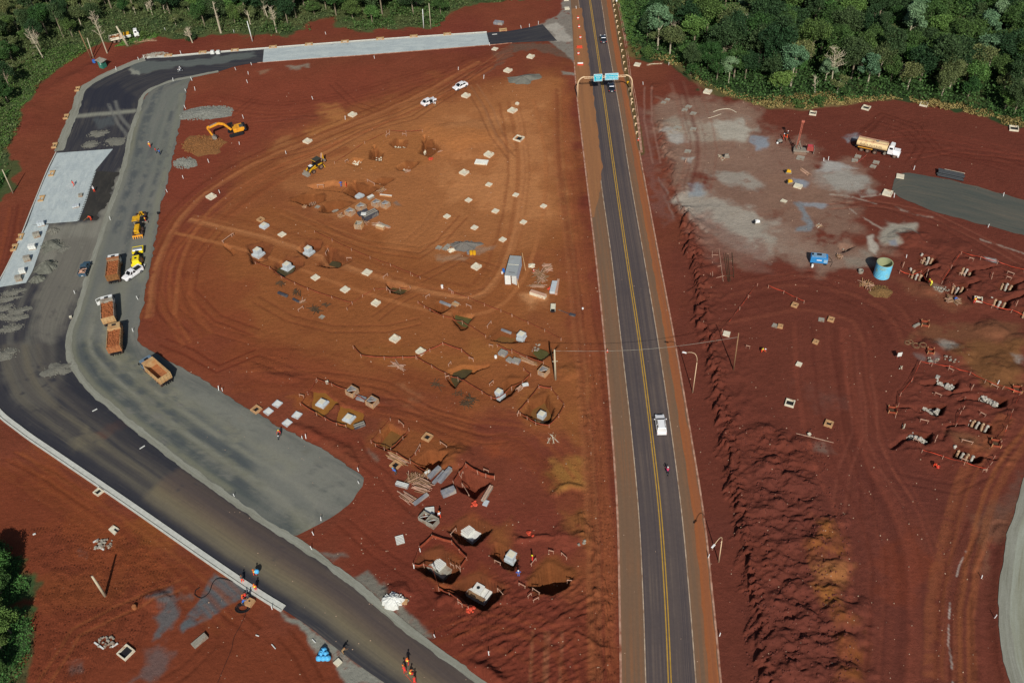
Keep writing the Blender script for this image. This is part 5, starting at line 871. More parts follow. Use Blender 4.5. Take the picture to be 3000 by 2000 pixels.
def slab_foundation(s_, cs, z, lab, kind):
 P=[gp(*Q(s_, x, y), z)for x, y in cs];c=(sum(p[0]for p in P)/4, sum(p[1]for p in P)/4)
 rz=ang(P[0], P[1]);w=(dist(P[0], P[1])+dist(P[3], P[2]))/2;d=(dist(P[1], P[2])+dist(P[0], P[3]))/2
 t=thing('slab_foundation', lab, 'foundation slab', (c[0], c[1], z-.7), rz, 'cast foundation slabs in the lower pits')
 MB().box((0, 0, -.4), (w, d, 1.1)).build('slab', M_CONCG if kind==2 else M_CONCW, t, bevel=.05)
 if kind in(1, 2):
  f=MB();cx=-w*.12 if kind==1 else-.1;cy=d*.18 if kind==1 else d*.1
  for k in range(6):f.box((cx+(k-2.5)*.28, cy, .7), (.17, 1.7, .55))
  f.box((cx, cy, .7), (1.7, 1.6, .45));f.build('ribbed_form', M_CONCW, t)
 else:
  MB().box((-.2, d*.06, .7), (1.5, 1.5, .8)).build('column', M_CONCW, t, bevel=.03)
  s=MB();s.bar((-.5, d*.06, 1.53), (.1, d*.06, 1.53), .06);s.bar((-.2, d*.06-.3, 1.53), (-.2, d*.06+.3, 1.53), .06)
  for i in(-1, 1):
   for j in(-1, 1):s.box((-.2+i*.14, d*.06+j*.14, 1.5), (.16, .16, .04))
  s.build('anchor_plate', M_DARK, t)
  b=MB()
  for k in range(22):b.box((-w/2+.35, -d/2+.2+k*(d-.4)/21, .7), (.75, .1, .1))
  b.bar((-w/2+.02, -d/2, .78), (-w/2+.02, d/2, .78), .07);b.build('timber_edge', M_WOOD2, t)
  g=MB();g.box((w/2-.75, 0, .7), (.05, d, .03));g.box((0, -d/2+.5, .7), (w*.8, .05, .03));g.build('joint', M_DARK, t)
 return t
slab_foundation('13', [(1865, 192), (1970, 95), (2097, 165), (1990, 265)], -2.2, 'pale cast slab with ribbed form, upper of three', 1)
slab_foundation('13', [(1558, 510), (1680, 388), (1838, 475), (1730, 612)], -2.1, 'rough tan slab with ribbed form inside orange fence', 2)
slab_foundation('13', [(1925, 738), (2035, 588), (2208, 690), (2085, 835)], -2.2, 'bluish slab with square column and timber edge', 3)
def stubs(s_, x, y, n, dirx, size, kind, lab, h=1.5):
 p=gp(*Q(s_, x, y), -.9);p=(p[0], p[1], min(hz(p[0], p[1]), -.8));h=-p[2]+.05;t=thing('pile_group', lab, 'pile heads', p, dirx, 'rows of trimmed piles in the excavations')
 for k in range(n):
  u=(k-(n-1)/2)*size;mb=MB();hh=h*rnd.uniform(.75, 1.15)
  if kind=='block':
   mb.box((u, NR(.1), -.4), (size*1.02, 1.1, hh+.2), rz=NR(.15), tx=rnd.uniform(.7, .95), ty=rnd.uniform(.5, .8), rx=NR(.2))
   for q in range(7):mb.ball((u+NR(size/2), rnd.uniform(-.5, .5), hh-.3+NR(.2)), rnd.uniform(.12, .26), 5, 4, jit=.5)
   mb.build('pile', M_PILEC, t)
  else:
   mb.tube([(u, .1, -.4), (u+NR(.08), .1+NR(.15), hh*.6), (u+NR(.1), .35+NR(.2), hh)], [.26, .22, .2], 8);mb.ball((u, .38, hh), .27, 6, 5, jit=.5)
   mb.build('pile', M_PILET if k%2 else M_PILEC, t)
 rb=MB()
 for q in range(10):rb.ball((NR(n*size/2), -.3+NR(.5), .05), rnd.uniform(.1, .25), 5, 4, jit=.5)
 rb.build('rubble', M_PILEC, t)
R31=ang(G('31', 1300, 930), G('31', 1460, 1000));R32=ang(G('32', 1540, 360), G('32', 1680, 430))
for s_, x, y, n, sz, k, lab in[('31', 1440, 840, 4, .75, 'c', 'four pile stubs in the topmost pit by blue tank'), ('31', 1340, 975, 4, .8, 'c', 'four pile stubs above the red tape, leftmost pit'), ('31', 1790, 950, 4, .75, 'c', 'pile stubs with white lumps inside upper red tape'), ('31', 1710, 1105, 4, .8, 'c', 'pile stubs in pit right of the yellow worker'), ('31', 2160, 1080, 4, .8, 'c', 'pile stubs near right frame edge, upper pit'), ('31', 2090, 1240, 4, .85, 'c', 'pile stubs just above the long red tape'), ('31', 2345, 1325, 3, .8, 'c', 'pile stubs cut by the right picture edge'), ('32', 1605, 412, 5, .72, 'block', 'row of broken grey piles, top left of six'), ('32', 2005, 560, 5, .72, 'block', 'row of broken grey piles, top right of six'), ('32', 1468, 638, 5, .68, 'block', 'row of broken grey piles, middle left of six'), ('32', 1350, 905, 5, .72, 'block', 'row of broken grey piles, bottom left of six'), ('32', 1910, 795, 5, .75, 'c', 'tan pile stubs, middle right of six pits'), ('32', 1775, 1060, 5, .8, 'c', 'pale pile stubs, bottom right of six pits')]:
 stubs(s_, x, y, n, R31 if s_=='31' else R32, sz, k, lab)
def crate(s_, x, y, w, h, lab, m_in=None, rz=None, ribs=True, mside=None):
 p=on(s_, x, y);t=thing('formwork_box', lab, 'formwork box', p, GDIR if rz is None else rz, 'open topped formwork boxes')
 m_in=m_in or M_PLY;tk=.08
 mb=MB()
 for sx, sy, dx, dy in((0, -1, w, tk), (0, 1, w, tk), (-1, 0, tk, w-2*tk), (1, 0, tk, w-2*tk)):mb.box((sx*(w/2-tk/2), sy*(w/2-tk/2), 0), (dx, dy, h))
 mb.build('panel', m_in, t)
 if ribs:
  r=MB();n=6
  for k in range(n):
   u=(k-(n-1)/2)*(w-.1)/(n-1)
   for sg in(-1, 1):r.box((u, sg*(w/2+.05), 0), (.09, .1, h*.97));r.box((sg*(w/2+.05), u, 0), (.1, .09, h*.97))
  for sg in(-1, 1):r.box((0, sg*(w/2-.02), h), (w+.1, .12, .06));r.box((sg*(w/2-.02), 0, h), (.12, w-.16, .06))
  r.build('rib', mside or M_WOOD, t)
 b=MB();b.bar((-w/2+.1, -w/2+.1, h*.8), (w/2-.1, w/2-.1, h*.8), .07);b.build('brace', M_CONCW, t)
 return t
for a in[('11', 868, 398, 1.75, 1.05, 'light topped ribbed formwork box left of its row'), ('11', 968, 352, 1.8, 1.05, 'dark filled ribbed formwork box, second of the row'), ('11', 1110, 318, 1.7, 1.05, 'ribbed formwork box leaning against a panel'), ('11', 1192, 330, 1.65, 1.05, 'black sided ribbed formwork box at the row end'), ('12', 888, 480, 1.7, 1.1, 'open ribbed formwork box, upper one by brown pond'), ('12', 1072, 575, 1.7, 1.1, 'open ribbed formwork box, lower one by brown pond'), ('22', 292, 295, 1.6, 1.1, 'open ribbed formwork box near the tall concrete pole')]:crate(*a)
crate('13', 1555, 62, 1.6, .9, 'open whitish box, left of two beside the worker', M_CONCG, ribs=False);crate('13', 1625, 108, 1.6, 1.3, 'open whitish box, right of two, stone textured', M_CONCG, ribs=False)
crate('11', 950, 520, 1.6, 1.2, 'grey broken formwork box in the scrap heap', M_CONCG, rz=GDIR+.4)
def panel(s_, a, b, w, h, lab, m, ribs=0, z=0, name='form_panel', rm=None, cat='panel'):
 """flat stack lying from a to b"""
 A, B=on(s_, *a), on(s_, *b);L=dist(A, B);c=((A[0]+B[0])/2, (A[1]+B[1])/2, max(A[2], B[2])+z)
 t=thing(name, lab, cat, c, ang(A, B), 'formwork panels lying about')
 MB().box((0, 0, -.05), (L, w, h+.05)).build('sheet', m, t)
 if ribs:
  r=MB()
  for k in range(ribs):r.box((0, (k-(ribs-1)/2)*w/ribs, h), (L, w/ribs*.5, .08))
  r.build('batten', rm or M_CONCW, t)
 return t
panel('11', (1030, 265), (1080, 240), .9, .5, 'grey tilted panel beside the leaning formwork box', M_CONCG, 4)
panel('11', (940, 410), (1030, 375), 1.4, .5, 'dark square form panel at top of the scrap heap', M_PLYD);panel('11', (990, 455), (1110, 395), 1.7, 1.2, 'large dark topped form box stack in the scrap heap', M_PLYD, 3, rm=M_CONCG)
panel('11', (975, 440), (1020, 440), .8, .2, 'small white board on the scrap heap', M_CONCW, z=1.3)
panel('11', (1110, 520), (1180, 540), .8, .7, 'pale yellow board bundle right of the scrap heap', M_WOOD, 3, rm=M_CONC);panel('11', (1130, 490), (1230, 530), .5, .35, 'grey pink board bundle right of the scrap heap', M_WOODP, 3, rm=M_CONCG)
panel('11', (1140, 228), (1250, 240), .35, .3, 'pale plank pair lying above the formwork row', M_WOOD, 2);panel('11', (205, 1125), (290, 1160), .5, .4, 'dark grey panel in the dark scrap patch', M_PLYD);panel('11', (340, 1180), (395, 1210), .4, .3, 'small dark panel in the dark scrap patch', M_PLYD)
panel('11', (1690, 1205), (1790, 1245), .5, .3, 'grey board leaning at the pit corner', M_PLY);panel('11', (2255, 1462), (2345, 1500), .4, .3, 'grey plank at the lower right muddy pit', M_PLY);panel('11', (1800, 1222), (1862, 1238), .8, .15, 'tan board by the twin pits', M_WOOD)
panel('12', (930, 520), (1005, 540), 1.0, .35, 'bluish flat panel between two ribbed boxes', M_PLY, 0);panel('12', (905, 800), (1000, 760), .9, .5, 'dark panel with grey edge below the pond', M_PLYD, 2, rm=M_CONCG)
panel('12', (1590, 1260), (1690, 1165), .75, .6, 'long grey form panel, left of three', M_PLY);panel('12', (1630, 1310), (1730, 1200), .55, .45, 'long grey form panel, middle of three', M_PLY);panel('12', (1685, 1300), (1790, 1180), .7, .8, 'long blue grey form panel, right of three', M_PLY, 0)
panel('12', (1450, 1500), (1580, 1405), .65, .3, 'bluish shallow tray with tan end', M_PLY, 0);panel('12', (1710, 1420), (1830, 1370), 1.1, .9, 'timber sided box with grey top near fence corner', M_PLY, 0);panel('12', (1290, 1310), (1400, 1340), .8, .5, 'curved grey panels with timber sides', M_PLY, 3)
panel('12', (2085, 1470), (2165, 1335), .7, .4, 'long pale panel right of the orange netting', M_CONCG, 2, rm=M_WOODP);panel('12', (2100, 1510), (2125, 1465), .8, .25, 'short blue white panel below the long one', M_CONCB);panel('12', (1555, 1225), (1600, 1200), .5, .5, 'small white panels on timber offcuts', M_CONCW, 2)
panel('12', (2240, 105), (2300, 130), 1.3, .6, 'blue grey box top by white bucket', M_PLY, 3, rm=M_CONCG);panel('12', (2310, 165), (2352, 190), 1.0, .4, 'grey ribbed panel right of the blue box', M_PLY, 5, rm=M_CONCG)
panel('22', (10, 180), (70, 200), 1.1, .6, 'grey ribbed panel with pale frame near crate', M_PLY, 5, rm=M_CONCG);panel('22', (95, 405), (150, 395), .7, .25, 'light grey scrap sheets by fence corner', M_CONCB, 2);panel('11', (2010, 180), (2011, 181), .1, .1, 'x', M_CONC)if False else None
panel('10', (2015, 1490), (2130, 1500), 1.9, .25, 'white battens panel below the rimmed pad', M_CONC, 8, rm=M_CONCW);panel('13', (1285, 265), (1360, 245), 1.7, .12, 'white striped sheet lying on red soil', M_CONCG, 6, rm=M_CONCW);panel('13', (1555, 0), (1640, -10), 1.5, .3, 'white striped sheet above the twin boxes', M_CONCG, 6, rm=M_CONCW)
panel('03', (1775, 1235), (1900, 1135), 1.0, .35, 'grey slatted pallet panel below the concrete dust', M_CONCG, 5, rm=M_CONCG);panel('13', (735, 1365), (770, 1400), 1.0, .3, 'pale board table near the blue bags', M_CONC);panel('13', (1345, 820), (1395, 835), .9, .15, 'tan mixing board beside the white sand', M_WOOD)
panel('21', (170, 1125), (310, 1170), .9, .7, 'white plank stack below the timber heap', M_CONC, 5, rm=M_WOODP);panel('21', (370, 1130), (395, 1030), 1.1, .6, 'pale grey board stack right of timber heap', M_CONCB, 0);panel('21', (405, 1140), (425, 1010), .5, .45, 'pinkish plank stack at right of boards', M_WOODP, 3, rm=M_WOODP)
panel('31', (240, 140), (310, 160), 1.3, .5, 'white rimmed tray near the yellow pump', M_CONC, 0);panel('31', (120, 275), (168, 295), 1.1, .2, 'small pale slatted pallet on grey soil', M_CONCG, 4, rm=M_CONC);panel('31', (1335, 1440), (1390, 1410), .45, .3, 'pinkish slab beside orange netted box', M_CONCG)
panel('10', (2190, 215), (2270, 225), 1.6, .7, 'dark grey table like pallet above the kerb', M_PLY, 0);panel('32', (1660, 180), (1560, 190), .1, .1, 'x', M_CONC)if False else None
def timber(s_, x, y, L, W, n, rz, lab, m=M_WOOD, layers=2, messy=.12, cs=None, parts=True):
 p=on(s_, x, y);t=thing('timber_pile', lab, 'timber pile', (p[0], p[1], p[2]), rz, 'loose timber heaps')
 ms=[m, M_WOODP if m is not M_WOODD else M_WOODD, M_WOOD2 if m is not M_WOODD else M_WOODD]
 for k in range(min(n, 60)):
  a=NR(messy);l=L*rnd.uniform(.55, 1);u=NR(L*.12);v=NR(W/2);z=.04+rnd.random()*.1*layers
  mb=MB();mb.bar((u-l/2*math.cos(a), v-l/2*math.sin(a), z+.02), (u+l/2*math.cos(a), v+l/2*math.sin(a), z+.05+NR(.04)), rnd.uniform(.07, .14), .05)
  mb.build('plank', ms[k%3], t)
 return t
TD=ang(G('12', 1190, 1030), G('12', 1400, 1140))
timber('12', 1300, 1085, 4.4, 1.2, 26, TD, 'long poles bundle beside the orange netting', M_WOOD);timber('12', 1450, 1270, 2.6, 2.2, 34, 1.2, 'messy fan of short sticks near form panels', M_WOOD2, 5, .9)
timber('12', 1530, 1340, 3.2, 2.4, 44, TD+.1, 'big slanting plank heap right of the fan', M_WOODP, 6, .25);timber('12', 1400, 1440, 3.0, 1.5, 20, TD-.1, 'low plank stack below the curved panels', M_WOODP, 3, .12);timber('12', 1330, 1395, 2.2, .2, 2, TD, 'two long sticks beside the low plank stack', M_WOODP, 1)
timber('12', 1570, 1220, 2.0, 1.0, 14, 1.0, 'upright offcuts against the grey panels', M_WOOD, 5, .5);timber('12', 1310, 225, 3.4, .9, 20, TD, 'scattered planks under the long orange fence', M_WOODP, 2, .5);timber('12', 1950, 560, 3.0, 2.4, 22, TD, 'dark timber frame scraps below the fence', M_WOODD, 2, 1.2)
timber('12', 1860, 480, 2.0, 1.2, 6, 1.0, 'dark sticks beside the muddy pit corner', M_WOODD, 2, 1.0);timber('12', 1660, 400, 2.4, 1.8, 8, .8, 'faint dark sticks on the soil', M_WOODD, 1, 1.3)
timber('11', 1160, 190, 2.6, 1.3, 14, .8, 'pale crossed planks above the formwork row', M_WOOD, 4, .8);timber('11', 780, 420, 1.8, 1.4, 26, .5, 'heap of pale offcuts left of the scrap heap', M_WOOD, 4, 1.5);timber('11', 445, 335, 1.4, .8, 14, .5, 'small pale offcut heap by the trench', M_WOOD, 2, 1.5)
timber('11', 1110, 500, 2.2, 1.0, 16, .6, 'pinkish splintered boards in the scrap heap', M_WOODP, 4, .9);timber('11', 1000, 490, 1.6, 1.4, 14, 1.2, 'grey splintered boards left of the scrap heap', M_WOOD2, 7, 1.2);timber('11', 1200, 520, 2.2, .8, 8, TD, 'grey plank ends at right of the scrap heap', M_WOODP, 3, .2)
timber('11', 230, 1040, 2.0, 1.6, 12, 1.0, 'dark rotten timber left in the scrap patch', M_WOODD, 3, 1.2);timber('11', 380, 1125, 2.2, 1.6, 12, .9, 'dark rotten timber middle of the scrap patch', M_WOODD, 2, 1.2);timber('11', 540, 1280, 2.4, 1.8, 18, .9, 'dark rotten timber right in the scrap patch', M_WOODD, 3, 1.2)
timber('11', 430, 1200, 2.0, 1.2, 8, .4, 'thin pale sticks in the scrap patch', M_WOOD2, 1, 1.2);timber('11', 640, 1240, 1.6, 1.4, 10, .9, 'dark twigs heap right of the scrap patch', M_WOODD, 3, 1.4);timber('11', 510, 290, 1.8, 1.6, 14, 1.4, 'upright stained boards in the upper trench', M_WOOD2, 6, .5)
timber('11', 1390, 12, 1.6, .8, 16, .3, 'pale stick heap in the orange field', M_WOODP, 3, .9);timber('21', 330, 900, 2.2, 1.8, 34, .2, 'pinkish stacked offcuts tree shaped', M_WOODP, 5, .9);timber('21', 265, 985, 3.4, 3.2, 50, .2, 'tangled timber and wire heap with orange edges', M_WOOD2, 7, 1.4)
timber('21', 230, 1065, 3.6, .9, 20, -.15, 'grey pink plank layer below the tangled heap', M_WOODP, 4, .15);timber('22', 145, 185, 4.2, .9, 18, -.6, 'long planks beside the grey ribbed panel', M_WOOD, 2, .15);timber('22', 75, 430, 1.6, .7, 14, .8, 'thin pale wires and sticks by the fence', M_WOODP, 1, .3)
timber('22', 370, 900, 2.4, 1.4, 7, 1.6, 'bare bent branches below the five sided fence', M_CONC, 1, .6);timber('20', 1940, 1450, 2.4, 1.6, 16, .5, 'grey pump hoses and sticks on pale ground', M_CONC, 3, 1.2);timber('20', 1310, 595, 4.2, .8, 12, .05, 'pale bent pipes at the forest corner', M_CONC, 2, .15)
timber('31', 465, 505, 1.6, 1.0, 10, .4, 'pale broken sticks beside the grey stream', M_CONC, 2, 1.2);timber('31', 335, 12, 3.2, .9, 26, -1.1, 'row of thin rods laid on grey ground', M_WOODP, 1, .1);timber('31', 905, 1050, 2.8, 2.0, 30, .6, 'orange clay pipe pieces left of the rubble', M_WOOD, 4, 1.3)
timber('31', 660, 800, 1.5, 1.4, 14, .5, 'greenish scrap heap between generator and tank', M_WOOD2, 4, 1.3);timber('31', 1700, 1200, 3.0, 1.0, 40, -.4, 'pile of tools and sticks with blue sheet', M_WOOD2, 6, .9);timber('32', 410, 885, 7.4, .12, 3, ang(G('32', 215, 838), G('32', 605, 937)), 'single long pale pole lying on soil', M_WOODP, 1, .01)
timber('32', 1240, 790, 1.4, .5, 4, 1.0, 'three crossed tripod sticks', M_CONC, 4, .4);timber('32', 1225, 250, 1.2, .4, 5, 1.0, 'tripod of thin sticks near the white board', M_CONC, 4, .5);timber('00', 2050, 385, 6.0, .9, 16, .1, 'dry branches lying under the parked truck', M_WOODP, 3, .3)if False else None
timber('00', 1330, 385, 7.0, 1.2, 22, .08, 'dry branches lying beside the parked old truck', M_WOOD2, 3, .25);timber('10', 1640, 1330, 1.6, .2, 2, -.4, 'pale plank by the rubble pit', M_WOODP, 1);timber('10', 1690, 1395, 1.6, .3, 3, .5, 'pale plank pair right of the rubble pit', M_WOODP, 1)
def frame_rods(lines, lab, m, name='steel_frame', w=.08):
 P=on(*lines[0][0]);t=thing(name, lab, 'frame', (P[0], P[1], P[2]), 0, None)
 for a, b in lines:
  A, B=on(*a), on(*b);MB().bar((A[0]-P[0], A[1]-P[1], .12), (B[0]-P[0], B[1]-P[1], .12), w, .07).build('bar', m, t)
frame_rods([(('21', 1900, 720), ('21', 1940, 1020)), (('21', 1800, 770), ('21', 1895, 780)), (('21', 1840, 878), ('21', 1920, 880)), (('21', 1825, 980), ('21', 1950, 968)), (('21', 1805, 740), ('21', 1830, 980)), (('21', 1840, 740), ('21', 1845, 980))], 'ladder like rusty frame on the red ground', M_WOODP)
frame_rods([(('21', 1935, 822), ('21', 2035, 825)), (('21', 1945, 760), ('21', 1985, 1020)), (('21', 1965, 760), ('21', 1995, 1030)), (('21', 1985, 780), ('21', 2005, 1020)), (('21', 2022, 760), ('21', 2038, 990)), (('21', 1955, 970), ('21', 2040, 968))], 'dark rod bundle right of the ladder frame', M_WOODD)
def fence(segs, lab, h=.75, sh_=.5, m=None, stake_m=None, every=1, name='barrier_fence'):
 """segs = list of (sheet, points); tape strung between stakes"""
 t=None;sh=sh_*(.5 if sh_<.8 else.8);h=h*.9;sh=sh*(.7 if m else 1)
 for s_, pts in segs:
  P=[on(s_, x, y)for x, y in pts]
  if t is None:
   o=P[0];t=thing(name, lab, 'barrier fence', o, 0, 'orange barrier fences round the excavations')
  vs, fs=[], [];up=[];lo=[]
  for k in range(len(P)-1):
   L=dist(P[k], P[k+1]);n=max(2, int(L/.8))
   for j in range(n+(k==len(P)-2)):
    u=j/n;x=P[k][0]+(P[k+1][0]-P[k][0])*u;y=P[k][1]+(P[k+1][1]-P[k][1])*u;z=hz(x, y)
    z=max(z, -.5);sag=math.sin(u*math.pi)*.12
    up.append((x-o[0], y-o[1], z+h-sag-o[2]));lo.append((x-o[0]+NR(.05), y-o[1]+NR(.05), z+h-sh-sag*1.5-o[2]))
  mb=MB();n=len(up);th=(.015, .015, 0)
  mb._add(up+lo+[(a[0]+.03, a[1]+.03, a[2])for a in up]+[(a[0]+.03, a[1]+.03, a[2])for a in lo], [(k, k+1, n+k+1, n+k)for k in range(n-1)]+[(2*n+k, 3*n+k, 3*n+k+1, 2*n+k+1)for k in range(n-1)]+[(k, 2*n+k, 2*n+k+1, k+1)for k in range(n-1)])
  mb.build('tape', m or M_ORNG, t)
  for p in P:MB().box((p[0]-o[0], p[1]-o[1], max(p[2], -.5)-o[2]-.3), (.07, .07, h+.42), rx=NR(.08), ry=NR(.08)).build('stake', stake_m or M_WOODP, t)
 return t
fence([('10', [(725, 1510), (1000, 1325), (1200, 1230), (1228, 1218), (1380, 1225), (1530, 1215)])], 'long orange tape fence rising to the round excavations', .8, .12)
fence([('11', [(540, 572), (700, 650), (880, 738), (1050, 810), (1240, 880), (1420, 955), (1510, 995)])], 'long straight orange tape above the white pedestals', .7, .15)
fence([('11', [(0, 858), (130, 905), (240, 990), (360, 1048), (480, 1100), (700, 1175), (885, 1230), (840, 1282)])], 'orange tape fence above the dark scrap patch', .7, .25)
fence([('11', [(885, 1228), (980, 1165), (1090, 1103), (1200, 1100), (1235, 1120), (1330, 1138), (1420, 1080)])], 'orange tape leading to the dark water pit', .7, .2)
fence([('11', [(1700, 1072), (1800, 1130), (1950, 1180), (2100, 1245), (2250, 1300), (2352, 1342)]), ('21', [(0, 1345), (150, 1410), (300, 1480), (450, 1562)])], 'orange tape from the white bulb down past muddy pits', .7, .12)
fence([('11', [(1490, 1220), (1550, 1262), (1600, 1290), (1720, 1350), (1900, 1430), (2110, 1535)])], 'orange tape along the lower edge of twin pits', .7, .2)
fence([('12', [(2220, 52), (2352, 112)]), ('22', [(0, 98), (140, 160), (290, 212)])], 'orange tape behind the blue grey box tops', .8, .35)
fence([('12', [(900, 68), (970, 147), (1180, 167), (1350, 165), (1470, 162), (1600, 95), (1720, 37), (1890, 98), (2000, 185)])], 'bright orange netting fence left of the muddy pits', .9, .5)
fence([('12', [(1480, 167), (1620, 245), (1740, 312), (1860, 382), (2080, 482), (2160, 530), (2240, 562), (2352, 472)]), ('22', [(0, 470), (100, 390), (172, 322), (110, 270)])], 'orange netting running along the lower muddy pits', .8, .35)
fence([('12', [(565, 367), (700, 410), (830, 462), (960, 530), (1080, 602)])], 'orange tape fence above the brown pond', .8, .25)
fence([('12', [(555, 378), (480, 490), (415, 588), (560, 682), (640, 725), (740, 772), (830, 790)])], 'orange netting fence below the brown pond', .8, .4)
fence([('12', [(1235, 728), (1140, 840), (1060, 937), (1100, 965), (1180, 1000), (1300, 1050), (1420, 1122), (1600, 1212)])], 'orange netting around the brown water pit', .8, .3)
fence([('12', [(1408, 822), (1350, 900), (1240, 1000)]), ('12', [(1500, 1010), (1415, 1100)])], 'short orange netting right of the brown water pit', .8, .4)
fence([('12', [(1820, 1312), (1870, 1230), (1930, 1152), (2040, 1222), (2110, 1250), (2190, 1270)])], 'wide orange netting tent over the square pit', 1.2, 1.0)
fence([('22', [(60, 662), (150, 560), (250, 432), (360, 450), (420, 530), (480, 602), (430, 700), (340, 792), (220, 770), (140, 720), (75, 680)])], 'orange netting around the five sided pit', .9, .45)
fence([('13', [(1450, 502), (1505, 345), (1622, 237), (1800, 290), (1870, 370), (1940, 437), (1882, 522)])], 'orange netting above the rough slab pit', 1.0, .85)
fence([('13', [(1450, 502), (1560, 570), (1640, 602), (1682, 722), (1780, 762), (1860, 820), (1950, 888)])], 'orange netting below the rough slab pit', .9, .7)
fence([('21', [(1930, 1482), (2090, 1280), (2170, 1170), (2250, 1062)]), ('31', [(0, 1078), (140, 1130), (260, 1190), (330, 1220)])], 'thin red tape corner on the open red ground', .8, .12, M_ORNG2)
fence([('31', [(1205, 945), (1290, 975), (1380, 1012), (1480, 1050)])], 'red netting in front of left pile pit', .9, .2, M_ORNG2)
fence([('31', [(1590, 1042), (1680, 900), (1770, 772), (1950, 820), (2100, 860), (2352, 935)])], 'long red tape around the upper pile pits', .9, .15, M_ORNG2)
fence([('31', [(1905, 1212), (2050, 1262), (2230, 1305), (2352, 1340)])], 'red tape below the upper pile pits', .9, .22, M_ORNG2)
fence([('32', [(1170, 702), (1190, 600), (1210, 502), (1320, 370), (1390, 207), (1500, 228), (1660, 252), (1850, 310), (1990, 382), (2150, 440), (2310, 492)])], 'red tape round upper left of lower pile pits', .9, .16, M_ORNG2)
fence([('32', [(2310, 492), (2240, 650), (2190, 802), (2130, 940)])], 'thin red tape at right of the lower pile pits', .9, .12, M_ORNG2)
fence([('32', [(1410, 1022), (1600, 1080), (1800, 1135), (2000, 1195)]), ('32', [(2075, 1062), (2040, 1132)])], 'red tape below the lower pile pits', .9, .16, M_ORNG2)
fence([('32', [(1800, 540), (1790, 622)]), ('32', [(1765, 670), (1720, 782)])], 'two short red tapes between the lower pile pits', .9, .2, M_ORNG2)
def net_box(s_, x, y, w, lab):
 p=on(s_, x, y);t=thing('netted_pit_guard', lab, 'pit guard', p, GR2+.2, 'orange netted guards')
 mb=MB()
 for sx, sy, dx, dy in((0, -1, w, .05), (0, 1, w, .05), (-1, 0, .05, w), (1, 0, .05, w)):mb.box((sx*w/2, sy*w/2, .15), (dx, dy, .4))
 mb.build('netting', M_ORNG, t)
 for i in(-1, 1):
  for j in(-1, 1):MB().box((i*w/2, j*w/2, 0), (.1, .1, .85)).build('stake', M_WOOD, t)
 MB().box((0, 0, 0), (w*.6, w*.6, .12)).build('cover', M_WOODD, t)
net_box('32', 1140, 640, 1.3, 'orange netted guard at the left tape corner');net_box('32', 2285, 450, 1.4, 'orange netted guard at the upper right corner');net_box('32', 2090, 945, 1.4, 'orange netted guard at the lower right corner')
net_box('31', 1440, 1415, 1.3, 'orange netted guard on open ground above coils');net_box('32', 1492, 100, 1.1, 'orange cloth heap near the wire coils')
for s_, x, y, l in[('23', 165, 205, 'orange netting heap beside a pit'), ('13', 1970, 900, 'orange netting heap at fence end'), ('12', 2005, 1495, 'orange netting heap near pale panels'), ('21', 340, 1085, 'red orange bag beside the timber heap'), ('10', 1610, 1465, 'white and red small frame heap')]:
 p=on(s_, x, y);mb=MB()
 for k in range(9):mb.ball((NR(.5), NR(.45), .12+rnd.random()*.15), rnd.uniform(.15, .35), 7, 5, sz=.6, jit=.7)
 o=mb.build('netting_heap', M_ORNG2);o.location=p;tag(o, l, 'netting heap', 'crumpled orange netting')
BB=None
def batter(s_, a, b):
 global BB
 A, B=on(s_, *a), on(s_, *b);A=(A[0], A[1], max(A[2], -.3));L=max(.8, dist(A, B));lab='small plank on stakes '+where(A)
 c=((A[0]+B[0])/2, (A[1]+B[1])/2, A[2])
 if BB is None:
  BB=thing('batter_board', lab, 'batter board', c, ang(A, B), 'setting out boards around the pits')
  MB().box((0, .05, .55), (1.9, .05, .16)).build('board', M_WOODP, BB)
  for u in(-.8, .8):MB().box((u, 0, -.2), (.08, .08, 1.0)).build('stake', M_WOODP, BB)
  BB.scale=(L/1.9, 1, 1)
 else:dup(BB, c, ang(A, B), lab, scale=(L/1.9, 1, 1))
